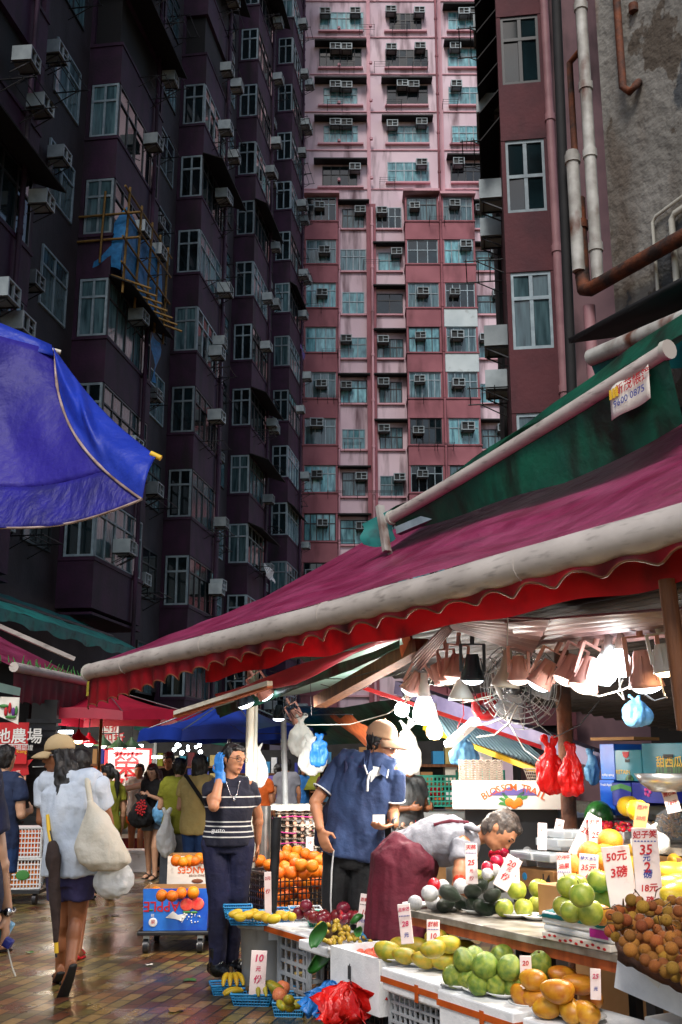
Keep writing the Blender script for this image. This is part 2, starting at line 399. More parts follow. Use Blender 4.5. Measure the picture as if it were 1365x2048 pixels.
mk('rose_panel', '#a0636c', '#8d545d', rough=.8, ns=.8, stain=('#4a1e24', 1.1, .52, .8), streak=.3); mk('white_panel', '#c9d4d6', '#b6c3c6', rough=.7, ns=1, stain=('#5a5b50', 1.2, .6, .8)); mk('violet_panel', '#b46ac4', rough=.7)
mk('ac_white', '#98a5aa', '#7f8c92', rough=.5, rnd=.3, ns=3); mk('ac_dark', '#0c1012', rough=.6); mk('ac_blue', '#2f7fa8', rough=.5)
mk('maroon_wall', '#58282f', '#471f28', rough=.8, ns=1.2, bump=.2, bs=12, stain=('#2c1218', 1.8, .56, .8), streak=.4); mk('pink_grey', '#8d6c70', '#765a5f', rough=.8, ns=1.5, stain=('#2a1d20', 1.6, .52, .76), streak=.3)
mk('pipe_pink', '#a3777b', '#8f656a', rough=.6, ns=3); mk('pipe_white', '#b9b8b2', '#8b8780', rough=.6, ns=5, stain=('#5a3220', 3.5, .55, .68), streak=.5); mk('pipe_rust', '#6a3517', '#2a1a14', rough=.8, ns=6, bump=.4, bs=30); mk('pvc', '#b5b3a8', rough=.5)
mk('tarp_net', '#2f8fd0', '#1d6fae', rough=.6, ns=9, tl=.2); mk('bamboo', '#8a6a2c', '#6b4f1e', rough=.7, ns=8)

def window(w, h, cols, transom, mull=.045, dep=.06):
    """frame and panes facing -y, origin at sill centre"""
    f, p = G(), G()
    a = w/2
    for x0, x1, z0, z1 in ((-a, a, 0, mull), (-a, a, h-mull, h), (-a, -a+mull, mull, h-mull), (a-mull, a, mull, h-mull)):
        f.bx((x0, -dep/2, z0), (x1, dep/2, z1))
    for i in range(1, cols):
        x = -a+w*i/cols
        f.bx((x-mull/2, -dep/2+.004, mull), (x+mull/2, dep/2-.004, h-mull))
    if transom: f.bx((-a+mull, -dep/2-.004, h*transom-mull/2), (a-mull, dep/2+.004, h*transom+mull/2))
    for i in range(cols):
        x0, x1 = -a+w*i/cols+mull*.6, -a+w*(i+1)/cols-mull*.6
        for z0, z1 in (((mull, h*transom-mull*.6), (h*transom+mull*.6, h-mull)) if transom else ((mull, h-mull),)):
            t = random.uniform(-.012, .012)
            p.add([(x0, t, z0), (x1, -t, z0), (x1, -t, z1), (x0, t, z1)], [(0, 1, 2, 3)])
    return f, p
_wm = {}
def add_window(root, key, w, h, cols, transom, loc, rz, frame='frame_white', pane='pane_dark', name='window', mull=.05):
    k = (key, w, h, cols, transom, frame, pane)
    if k not in _wm:
        f, p = window(w, h, cols, transom, mull)
        _wm[k] = (mesh_of('window', f, M[frame]), mesh_of('pane', p, M[pane]))
    a, b = _wm[k]
    o = obj(name, a, None, root); o.location = loc; o.rotation_euler.z = rz
    obj('pane', b, None, o)
    return o
# air conditioner facing -y
def ac_proto():
    r = thing('air_conditioner', 'x', 'air conditioner')
    g = G()
    g.bx((-.33, -.28, .0), (.33, .25, .04)); g.bx((-.33, -.28, .38), (.33, .25, .42)); g.bx((-.33, -.28, .04), (-.28, .25, .38)); g.bx((.28, -.28, .04), (.33, .25, .38))
    g.bx((-.28, -.2, .04), (.28, .25, .38)); g.bx((-.02, -.27, .04), (.02, -.2, .38)); g.bx((.02, -.26, .2), (.28, -.2, .23))
    obj('casing', g, M['ac_white'], r)
    g = G(); g.bx((-.27, -.215, .05), (-.025, -.203, .37)); g.bx((.03, -.215, .05), (.27, -.203, .19)); g.bx((.03, -.215, .24), (.27, -.203, .37)); obj('grille', g, M['ac_dark'], r)
    g = G(); g.bar((-.25, -.25, -.02), (-.25, .3, -.02), .03, .03); g.bar((.25, -.25, -.02), (.25, .3, -.02), .03, .03); g.bar((-.25, -.24, -.03), (-.25, .3, -.3), .025, .025); g.bar((.25, -.24, -.03), (.25, .3, -.3), .025, .025); g.bar((-.25, -.2, -.02), (.25, -.2, -.02), .026, .026)
    obj('bracket', g, M['dark_steel'], r)
    return r
AC = ac_proto(); _ac_used = [False]
def ac(p, rz, label, group, s=1.0):
    if not _ac_used[0]:
        _ac_used[0] = True; AC.location = p; AC.rotation_euler.z = rz; AC.scale = (s,)*3; AC['label'] = label; AC['group'] = group; return AC
    return dup(AC, p, rz, s, label, group)
def rack_proto():
    g = G()
    for y in (0, -.25, -.5): g.tube([(-.55, y-.25, .02), (.55, y-.25, .02)], .012, 5)
    for x in (-.5, .5): g.tube([(x, .1, 0), (x, -.8, 0)], .016, 5); g.tube([(x, .1, -.35), (x, -.55, 0)], .014, 5)
    o = one('drying_rack', g, M['dark_steel'], 'x', 'drying rack', 'x', loc=(0, 0, 0)); return o
RACK = rack_proto(); _rk = [False]
def rack(p, rz, label, group, s=1.0):
    if not _rk[0]:
        _rk[0] = True; RACK.location = p; RACK.rotation_euler.z = rz; RACK['label'] = label; RACK['group'] = group; return RACK
    return dup(RACK, p, rz, s, label, group)

# ------------------------------------------------------------------ plum block on the left
KB = .142; WD = Vector((KB, 1, 0)).normalized()
PB = Vector((-5.84, 24.4, 0))-Vector((WD.y, -WD.x, 0))*.9       # recess plane, start of the bay that the scaffold hangs on
RZB = math.atan2(WD.y, WD.x)
plum = thing('apartment_block', 'tall dark plum apartment block with jutting bay windows behind the blue parasol', 'apartment block', PB, RZB)
QD = Vector((WD.y, -WD.x, 0))
def pb(e, d, z): return PB+WD*e+QD*d+Vector((0, 0, z))
PITCH, BAYW, BAYD = 7.9, 3.5, .9
ordn = ['foremost', 'second', 'third', 'fourth', 'fifth', 'farthest']
g = G(); g.bx((-16, 0, 3.6), (27.6, 9, 62)); obj('wall', g, M['mauve'], plum)
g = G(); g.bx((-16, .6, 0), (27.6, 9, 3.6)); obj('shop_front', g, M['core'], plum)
SILL = [6.27+2.8*k for k in range(-1, 19)]
rnd = random.Random(3)
for b in range(-1, 4):
    e0 = b*PITCH; z0 = 4.95 if b < 1 else 2.4
    g = G()
    zt = 60
    g.bx((e0+.14, -BAYD+.12, z0+.2), (e0+BAYW-.14, .1, zt))            # core
    bodies = []
    sp = G()
    for z in SILL:
        if z-1.25 < z0-.1 and z < z0+.3: continue
        lo = max(z-1.22, z0)
        sp.bx((e0, -BAYD, lo), (e0+BAYW, .06, z))
        sp.bx((e0-.03, -BAYD-.03, z-.09), (e0+BAYW+.03, .05, z+.002))
        sp.bx((e0+BAYW-.16, -BAYD+.01, z), (e0+BAYW, .05, z+1.58))
        sp.bx((e0+.0, -.1, z), (e0+.12, .05, z+1.58))
    sp.bx((e0-.02, -BAYD-.02, z0-.06), (e0+BAYW+.02, .05, z0+.001))
    bay = obj('bay', sp, M['plum'], plum)
    obj('core', g, M['core'], bay)
    dp = G(); x = e0+BAYW*.78
    dp.tube([(x, -BAYD-.09, z0-.6), (x, -BAYD-.09, zt)], .06, 8)
    for z in SILL: dp.tube([(x, -BAYD-.09, z), (x, -BAYD-.09, z+.12)], .075, 8)
    obj('drain_pipe', dp, M['plum'], plum)
    for z in SILL:
        if z < z0+.5 or z > 19+b*5+(6 if b > 1 else 0): continue
        pv = rnd.choice(['pane_dark', 'pane_curtain', 'pane_dark']); key = rnd.randint(0, 2)
        o = add_window(plum, key, .74, 1.56, 2, .68, (e0+.02, -.5, z), -math.pi/2, 'frame_white', pv, 'side_window', .06)
        o = add_window(plum, key, BAYW-.2, 1.56, 5, .68, (e0+BAYW/2-.05, -BAYD+.03, z), 0, rnd.choice(['frame_white', 'frame_dark', 'frame_dark']), rnd.choice(['pane_dark', 'pane_dark', 'pane_curtain']), 'window', .05)
    # sheet-metal canopies over some bays
    cz = G()
    for z in SILL:
        if rnd.random() < .26 and z > z0+1:
            dd = rnd.uniform(.4, .8) if b < 3 else .35
            cz.add([(e0-.1, -BAYD, z+1.6), (e0+BAYW, -BAYD, z+1.6), (e0+BAYW, -BAYD-dd, z+1.32), (e0-.1, -BAYD-dd, z+1.32)], [(0, 1, 2, 3)])
    if cz.v: obj('canopy', cz, M['slate_sheet'], plum, solid=.03)
    # fittings on the front and in the gap
    where = f'on the {ordn[b+1]} bay column of the dark plum block'
    for z in SILL:
        if z < z0 or z > 20+b*5+6: continue
        for _ in range(rnd.choice((1, 1, 2))):
            e = e0+BAYW-rnd.uniform(.2, 2.4); p = pb(e, BAYD+.3, z-.05+rnd.uniform(0, 1.0)); ac(p, RZB+rnd.uniform(-.05, .05), f'boxy white air conditioner on the front of the {ordn[b+1]} plum bay column', f'air conditioners {where}', rnd.uniform(.72, .9))
        if rnd.random() < .9:
            e = e0+BAYW+rnd.uniform(.6, 2.4); ac(pb(e, .3, z-.1+rnd.uniform(-.2, .9)), RZB, f'white air conditioner in the recess past the {ordn[b+1]} plum bay column', f'air conditioners on the recess past the {ordn[b+1]} bay column', rnd.uniform(.72, .9))
        if rnd.random() < .7 and b < 4:
            rack(pb(e0+rnd.uniform(.8, 2.6), BAYD, z-.1), RZB, f'black metal drying rack {where}', f'drying racks {where}')
        if b < 4 and rnd.random() < .85:
            rack(pb(e0+BAYW+rnd.uniform(1, 3), 0.02, z-.05), RZB, f'black metal drying rack on the recessed wall past the {ordn[b+1]} plum bay column', f'drying racks past the {ordn[b+1]} bay column', 1.1)
        if z < 26+5*b: add_window(plum, rnd.randint(0, 1), 1.5, 1.5, 2, .68, (e0-1.3, -.02, z), 0, rnd.choice(['frame_white', 'frame_dark']), rnd.choice(['pane_curtain', 'pane_dark']))
# bamboo scaffold with blue sheeting round one bay
def scaff():
    r = thing('bamboo_scaffold', 'small bamboo scaffold draped with blue sheeting on a plum bay', 'scaffold', pb(0, BAYD, 13.2), RZB)
    g = G(); rr = random.Random(5)
    for x in (.0, .9, 1.8, 2.6, 3.3): g.tube([(x+rr.uniform(-.05, .05), -.35, -.2), (x+rr.uniform(-.1, .1), -.4, 2.75)], .035, 6)
    for z in (.5, 1.2, 1.95, 2.6): g.tube([(-.3, -.4, z), (3.6, -.42, z+rr.uniform(-.1, .1))], .032, 6)
    for z in (1.25, 1.95): g.tube([(-.05, .95, z), (-.05, -.75, z+.02)], .032, 6)
    g.tube([(-.1, .25, .6), (-.1, .2, 2.6)], .03, 6)
    for i in range(7): g.tube([(i*.45, -1.1, -.15), (i*.45+.1, .0, .35)], .03, 6)
    obj('pole', g, M['bamboo'], r)
    g = G(); g.grid(lambda u, v: (.05-.06*math.sin(v*5), -.25+u*.75-.15*v, .45+v*1.85*(1-.55*u)+.1*math.sin(u*5)), 6, 8)
    g.grid(lambda u, v: (.1+u*3.0, -.3+.05*math.sin(u*9+v*4), .2+v*2.0), 10, 6)
    g.grid(lambda u, v: (2.6+u*.7*(1-v*.7)+.2*v, -.3+.06*math.sin(v*7+u*3), -.2-v*1.3), 4, 6)
    obj('sheeting', g, M['tarp_net'], r)
scaff()
# washing left out on sills
def cloths(p, rz, label, m, n=4, s=1):
    g = G(); rr = random.Random(n)
    for i in range(n):
        x = i*.32*s; g.grid(lambda u, v: (x+u*.3*s, -.4+.04*math.sin(v*6+i)-.05*v, -v*rr.uniform(.5, .6)*s+.02*math.sin(u*8)), 4, 5)
    return one('washing', g, M[m], label, 'washing', loc=p, rz=rz)
cloths(pb(2*PITCH+.3, BAYD+.2, 9.1), RZB, 'white washing hung out over the third plum bay column', 'white', 6, .9)
cloths(pb(3*PITCH+.3, BAYD+.1, 21.5), RZB, 'violet shirts hung out high on the fourth plum bay column', 'violet_tee', 3)

# ------------------------------------------------------------------ pink tower at the end of the street
TY = 56.5
tower = thing('pink_tower', 'tall stained pink tower block closing the end of the street', 'tower block', (3.5, TY, 0))
def tw(x, y, z): return Vector((x-3.5, y-TY, z))
g = G(); g.bx(tw(-9, TY+1, 0), tw(18, TY+14, 64)); obj('wall', g, M['pink_wall'], tower)
SB = [13.4+2.77*k for k in range(-4, 8)]           # sills of the lower floors
SU = [35.9+2.66*k for k in range(0, 9)]            # upper floors
rnd = random.Random(11)
def bayt(x0, x1, m, alt=None):
    g = G(); a = G()
    for i, z in enumerate(SB):
        if alt and i in alt:
            a = G(); a.bx(tw(x0, TY-.004, z-1.19), tw(x1, TY+.9, z-.085)); obj('white_panel', a, M['white_panel'], tower)
        else: g.bx(tw(x0, TY, z-1.2), tw(x1, TY+1.02, z))
        g.bx(tw(x0-.05, TY-.06, z-.08), tw(x1+.05, TY+1, z+.003))
        g.bx(tw(x0, TY+.03, z), tw(x0+.1, TY+1.02, z+1.57)); g.bx(tw(x1-.1, TY+.03, z), tw(x1, TY+1.02, z+1.57))
    g.bx(tw(x0+.02, TY+.9, SB[0]-1.2), tw(x1-.02, TY+1.015, SB[-1]+1.5))
    b = obj('bay', g, M[m], tower)
    for i, z in enumerate(SB):
        if z < 6: continue
        ww = x1-x0-.2
        pn = rnd.choice(['pane_sky_reflection', 'pane_dark', 'pane_curtain', 'pane_curtain'])
        add_window(tower, rnd.randint(0, 2), round(ww, 2), 1.56, rnd.choice((3, 4, 4, 5)), rnd.choice((.58, .64, .7)), tw((x0+x1)/2, TY+.12, z), 0, rnd.choice(['frame_white', 'frame_white', 'frame_dark']) if z < 33 else 'frame_white', pn)
        if rnd.random() < .85: ac(tw(0, 0, 0)+Vector((3.5+rnd.uniform(x0+.5, x1-.5), TY-.12, z+rnd.uniform(.5, .95))), rnd.uniform(-.06, .06), 'boxy white air conditioner in a bay window of the pink tower', 'air conditioners in the bays of the pink tower', rnd.uniform(.9, 1.2)) if 0 else ac(Vector((rnd.uniform(x0+.5, x1-.5), TY-.12, z+rnd.uniform(.5, .95))), rnd.uniform(-.06, .06), 'boxy white air conditioner in a bay window of the pink tower', 'air conditioners in the bays of the pink tower', rnd.uniform(.9, 1.2))
bayt(-2.15, -.19, 'rose_panel'); bayt(3.8, 5.8, 'rose_panel'); bayt(5.98, 7.9, 'rose_panel', {8, 9})
for a_, b_ in ((tw(-2.2, TY-.3, 34.45), tw(-.1, TY+1, 34.6)), (tw(3.7, TY-.3, 34.6), tw(5.85, TY+1, 34.75)), (tw(5.9, TY-.25, 34.45), tw(8, TY+1, 34.6))): g = G(); g.bx(a_, b_); obj('ledge', g, M['pink_light'], tower)
for x0, x1 in ((-.05, 1.5), (2.1, 3.65), (8.05, 9.6)):
    g = G()
    for z in SB: g.bx(tw(x0-.03, TY+.86, z-.1), tw(x1+.03, TY+1.01, z)); 
    obj('sill', g, M['pink_light'], tower)
    for z in SB:
        if rnd.random() < .6: g = G(); g.bx(tw(x0-.2, TY+.45, z+1.6), tw(x1+.2, TY+1.01, z+1.68)); obj('hood', g, M['slate_sheet'], tower)
    for z in SB:
        if z < 6: continue
        add_window(tower, rnd.randint(0, 2), round((x1-x0)*rnd.choice((.85, 1, 1)), 2), rnd.choice((1.2, 1.3, 1.4)), rnd.choice((2, 3, 4)), rnd.choice((.56, .66)), tw((x0+x1)/2, TY+.97, z), 0, rnd.choice(['frame_white', 'frame_white', 'frame_dark']), rnd.choice(['pane_sky_reflection', 'pane_dark', 'pane_curtain']))
        if rnd.random() < .85: ac(Vector((rnd.choice((x0+.35, x1-.35)), TY+.72, z+rnd.uniform(.75, 1.0))), 0, 'boxy white air conditioner in a recessed window of the pink tower', 'air conditioners in the recesses of the pink tower', 1.0)
g = G(); g.bx(tw(1.52, TY+.7, 0), tw(2.08, TY+1.01, 34.3)); obj('pilaster', g, M['rose_panel'], tower)
for x, y in ((5.89, TY-.05), (1.85, TY+.6), (-.12, TY+.8)):
    g = G(); g.tube([tw(x, y, 4), tw(x, y, 60 if x > 5 else 34)], .075, 8)
    for z in SB+SU: g.tube([tw(x, y, z), tw(x, y, z+.15)], .1, 8)
    obj('drain_pipe', g, M['rose_panel'] if x > 5 else M['pink_light'], tower)
cols = ((-5.0, -2.4), (-1.35, 1.3), (2.8, 5.35), (6.75, 9.4))
for ci, (x0, x1) in enumerate(cols):
    for k, z in enumerate(SU):
        if ci == 1 and k == 0: z = z-.3
        pn = 'pane_sky_reflection' if rnd.random() < .8 else 'pane_dark'
        add_window(tower, rnd.randint(0, 3), round((x1-x0)*rnd.choice((.8, 1, 1, 1.05)), 2), rnd.choice((1.2, 1.28, 1.36)), rnd.choice((4, 5, 6)), rnd.choice((.58, .66)), tw((x0+x1)/2+rnd.uniform(-.1, .1), TY+.97, z), 0, 'frame_white' if pn == 'pane_sky_reflection' else 'frame_dark', pn)
        for x in ((x0+.35, x1-.4), (x0+.4,), (x0+1.0, x0+1.7), (x1-.45,))[rnd.randint(0, 3)]:
            ac(Vector((x, TY+.72, z+rnd.uniform(.85, 1.05))), 0, 'boxy white air conditioner in a top-floor window row of the pink tower', 'air conditioners on the upper floors of the pink tower', 1.05)
        g = G(); g.bx(tw(x0-.08, TY+.8, z-.12), tw(x1+.08, TY+1.01, z-.02)); obj('sill', g, M['pink_light'], tower)
        if rnd.random() < .4: g = G(); g.bx(tw(x0-.3, TY+.35, z+1.5), tw(x1+.3, TY+1.01, z+1.6)); obj('hood', g, M['slate_sheet'], tower)
for i in range(34):
    x, z = rnd.uniform(-1.8, 9), rnd.choice(SB[4:]+SU[:7])
    up = z > 34; rack(Vector((x, TY+(.95 if up else .0), z-.1)), 0, 'thin drying rack under a window of the pink tower', 'drying racks on the pink tower', .9)
g = G()
for z in SU: g.bx(tw(-6, TY+.93, z-.5), tw(12, TY+1.005, z-.44))
obj('string_course', g, M['pink_light'], tower)
g = G()
for x in (1.6, 6.1): g.bx(tw(x, TY+.9, 34), tw(x+.22, TY+1.008, 62))
obj('rib', g, M['pink_light'], tower)

# ------------------------------------------------------------------ maroon building on the right
RY = 18.2
red = thing('maroon_building', 'narrow maroon building with white casement windows and pink drain pipe', 'building', (3.6, RY, 0), -.141)
def rw(x, y, z): return Vector((3.6, RY, 0))+Matrix.Rotation(-.141, 3, 'Z') @ Vector((x-3.6, y-RY, z))
def rd(x, y, z): return Vector((x-3.6, y-RY, z))
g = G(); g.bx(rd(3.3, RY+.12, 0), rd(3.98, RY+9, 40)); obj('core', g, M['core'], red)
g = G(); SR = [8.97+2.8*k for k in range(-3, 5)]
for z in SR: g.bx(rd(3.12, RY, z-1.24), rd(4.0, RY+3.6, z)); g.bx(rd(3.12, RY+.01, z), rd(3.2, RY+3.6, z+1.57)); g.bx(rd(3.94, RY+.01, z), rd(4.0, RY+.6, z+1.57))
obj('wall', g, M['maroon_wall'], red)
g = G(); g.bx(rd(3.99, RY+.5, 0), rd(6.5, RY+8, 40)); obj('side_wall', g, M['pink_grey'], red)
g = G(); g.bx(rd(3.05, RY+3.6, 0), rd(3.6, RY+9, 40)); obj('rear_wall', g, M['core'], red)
for i, z in enumerate(SR):
    if z > 4: add_window(red, i, .78, 1.56, 2, .66 if i != 4 else .5, rd(3.57, RY+.06, z), 0, 'frame_white' if z < 14 else 'frame_dark', 'pane_curtain' if z < 9.5 else 'pane_dark', mull=.07)
g = G(); g.tube([rd(4.08, RY-.02, 3), rd(4.08, RY-.02, 24)], .085, 10)
for z in SR: g.tube([rd(4.08, RY-.02, z-.9), rd(4.08, RY-.02, z-.75)], .105, 10)
obj('drain_pipe', g, M['pipe_pink'], red)
for i, z in enumerate(SR):
    if z < 4: continue
    for j in range(2):
        y = RY+1+j*1.6+rnd.uniform(-.3, .3)
        ac(rw(2.95, y, z+rnd.uniform(-.1, .9)), -math.pi/2-.141, 'rusty air conditioner jutting from the shaded side of the maroon building', 'air conditioners on the side of the maroon building', 1.0)
    rack(rw(3.1, RY+2.2, z-.1), -math.pi/2-.141, 'black drying rack jutting from the side of the maroon building', 'drying racks on the side of the maroon building')
g = G()
for i in range(9): z = 13.5+i*.62; g.add([rd(3.12, RY+.2, z+.5), rd(3.12, RY+3, z+.5), rd(2.72, RY+3, z), rd(2.72, RY+.2, z)], [(0, 1, 2, 3)])
obj('canopy', g, M['slate_sheet'], red, solid=.02)

# ------------------------------------------------------------------ peeling grey building behind the stall
def plaster():
    m = mat('peeling_plaster', '#7d7a74', '#67645e', rough=.85, ns=1.2, bump=.6, bs=7, stain=('#5a5148', 1.1, .52, .62), streak=.35)
    nt = m.node_tree; N, L = nt.nodes, nt.links; b = N['Principled BSDF']; prev = b.inputs['Base Color'].links[0].from_socket
    tc = N.new('ShaderNodeTexCoord')
    def layer(prev, col, scale, a, z, stz, seed):
        mp = N.new('ShaderNodeMapping'); mp.inputs['Location'].default_value = (seed, seed*2, seed); mp.inputs['Scale'].default_value = (1, 1, stz); L.new(tc.outputs['Object'], mp.inputs[0])
        n = N.new('ShaderNodeTexNoise'); n.inputs['Scale'].default_value = scale; n.inputs['Detail'].default_value = 9; n.inputs['Roughness'].default_value = .6; L.new(mp.outputs[0], n.inputs['Vector'])
        x = N.new('ShaderNodeMix'); x.data_type = 'RGBA'; L.new(ramp2(N, L, n.outputs[0], a, z, 0, 1), x.inputs[0]); L.new(prev, x.inputs[6]); x.inputs[7].default_value = col4(col); return x.outputs[2]
    prev = layer(prev, '#3d4043', .8, .56, .58, .8, 3.3); prev = layer(prev, '#4b4238', 1.3, .55, .57, .7, 7.7); prev = layer(prev, '#6b3a1c', 2.2, .62, .78, .12, 1.9); prev = layer(prev, '#1c1a18', 2.6, .62, .75, .18, 5.1)
    L.new(prev, b.inputs['Base Color']); return m
M['plaster'] = plaster()
beige = thing('plaster_building', 'peeling stained grey plaster wall with rusty pipes behind the green awning', 'building', S(-3.76, 5, 0), SROT)
g = G(); g.bx((0, 0, 2.2), (14, 6, 30)); obj('wall', g, M['plaster'], beige)
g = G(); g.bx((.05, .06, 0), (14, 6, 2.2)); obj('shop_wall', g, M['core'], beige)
def pipe(name, pts, r, m, rings=()):
    g = G(); g.tube(pts, r, 10)
    for z in rings: g.tube([(pts[0][0], pts[0][1], z), (pts[0][0], pts[0][1], z+.1)], r*1.22, 10)
    return obj(name, g, M[m], beige)
pipe('soil_pipe', [(-.12, -.12, 6.85), (-.12, -.12, 15)], .07, 'pipe_white', [7.2, 8.4, 9.3, 10.4, 10.7])
pipe('rain_pipe', [(-.38, -.1, 8.0), (-.38, -.1, 7.0), (-.34, -.12, 6.82), (-.2, -.17, 6.75), (1.0, -.2, 6.75), (5, -.2, 6.75)], .085, 'pipe_rust', [7.6])
pipe('waste_pipe', [(-.37, -.16, 8.6), (-.37, -.16, 7.05)], .078, 'pipe_white', [8.45])
pipe('rusty_pipe', [(-.44, -.05, 8.6), (-.44, -.05, 9.9), (-.25, -.05, 9.95)], .04, 'pipe_rust')
pipe('vent_pipe', [(-.66, -.1, 5.6), (-.5, -.1, 14)], .06, 'slate_sheet')
pipe('stub_pipe', [(-.3, -.1, 4.5), (-.3, -.1, 6.6)], .07, 'pipe_pink')
pipe('overflow_pipe', [(.62, -.03, 8.98), (.62, -.1, 8.9), (.56, -.12, 8.86), (.46, -.12, 8.98), (.46, -.12, 14)], .045, 'pipe_rust', [9.9])
pipe('water_pipe', [(.95, -.06, 5.6), (.95, -.06, 7.1), (1.0, -.06, 7.15), (4, -.06, 7.4)], .035, 'pvc')
pipe('water_pipe', [(.68, -.05, 5.6), (.68, -.05, 7.2), (.73, -.05, 7.25), (4, -.05, 7.65)], .02, 'pvc')
# ------------------------------------------------------------------ people
def remesh(g, vox, fold=0.0, fs=9.0, smooth=2, seed=0, fold_dir=(1, 1, .35), bias=.38):
    me = mesh_of('shape', g, [])
    o = bpy.data.objects.new('shape', me); C.objects.link(o)
    m = o.modifiers.new('r', 'REMESH'); m.mode = 'VOXEL'; m.voxel_size = vox; m.use_smooth_shade = True
    if smooth: q = o.modifiers.new('s', 'SMOOTH'); q.factor = .5; q.iterations = smooth
    dg = bpy.context.evaluated_depsgraph_get()
    out = bpy.data.meshes.new_from_object(o.evaluated_get(dg), depsgraph=dg)
    bpy.data.objects.remove(o); bpy.data.meshes.remove(me)
    if fold:
        f = Vector(fold_dir)
        nn = [v.normal.copy() for v in out.vertices]
        for v, n in zip(out.vertices, nn):
            p = Vector((v.co.x*f.x, v.co.y*f.y, v.co.z*f.z))*fs+Vector((seed*3.1, seed*1.7, seed))
            w = noise.noise(p)+.5*noise.noise(p*2.3)
            v.co += n*fold*(w+bias)
    out.polygons.foreach_set('use_smooth', [True]*len(out.polygons))
    return out
def ptpart(name, me, m, root, **kw):
    """world-space mesh datablock -> part of an unrotated root"""
    me.transform(Matrix.Translation(-root.location))
    me.materials.clear(); me.materials.append(m)
    return obj(name, me, None, root, **kw)
def limb(g, pts, rs, n=10):
    """smooth tapered limb through the joints, round ends"""
    P, Q = [], []
    pts = [Vector(p) for p in pts]
    for i in range(len(pts)-1):
        k = 5
        for j in range(k):
            t = j/k; P.append(pts[i].lerp(pts[i+1], t))
            r = rs[i]*(1-t)+rs[i+1]*t
            Q.append(r)
    P.append(pts[-1]); Q.append(rs[-1])
    g.tube(P, Q, n)
    for p, r in zip(pts, rs): g.ell(p, r, nu=n, nv=8)
def hand(g, wr, d, up, s=1.0, curl=.5, side=1):
    """wr wrist, d along the fingers, up = back of the hand, side = +-1 where the thumb leaves"""
    wr = Vector(wr); d = Vector(d).normalized(); up = Vector(up); up = (up-d*up.dot(d)).normalized(); r = d.cross(up).normalized()*side
    g.loft([(wr+d*t*s, r*(w*s), up*(.013*s)) for t, w in ((-.01, .026), (.02, .034), (.055, .041), (.088, .039))], 10)
    for i, (o_, L, rad) in enumerate(((.030, .075, .0095), (.0105, .085, .0098), (-.010, .078, .0095), (-.030, .06, .0085))):
        p = wr+d*.085*s+r*o_*s; a = d.copy(); pts = [p-d*.02*s, p]
        for k in range(3):
            a = (a-up*curl*(.5+.25*k)*(1+.12*i)).normalized(); p = p+a*(L*(.45, .32, .26)[k])*s; pts.append(p)
        g.tube(pts, [rad*s, rad*s, rad*.95*s, rad*.88*s, rad*.7*s], 8)
    p = wr+d*.03*s+r*.03*s; q = p+(d*.55+r*.75-up*.35).normalized()*.045*s; e = q+(d*.95+r*.1-up*.35).normalized()*.035*s
    g.tube([p-r*.015*s, p, q, e], [.013*s, .013*s, .011*s, .0085*s], 8)
def basis(hf, hu):
    hf = Vector(hf).normalized(); hu = Vector(hu); hu = (hu-hf*hu.dot(hf)).normalized(); hr = hf.cross(hu)
    return hr, hf, hu, Matrix((hr, hf, hu)).transposed()
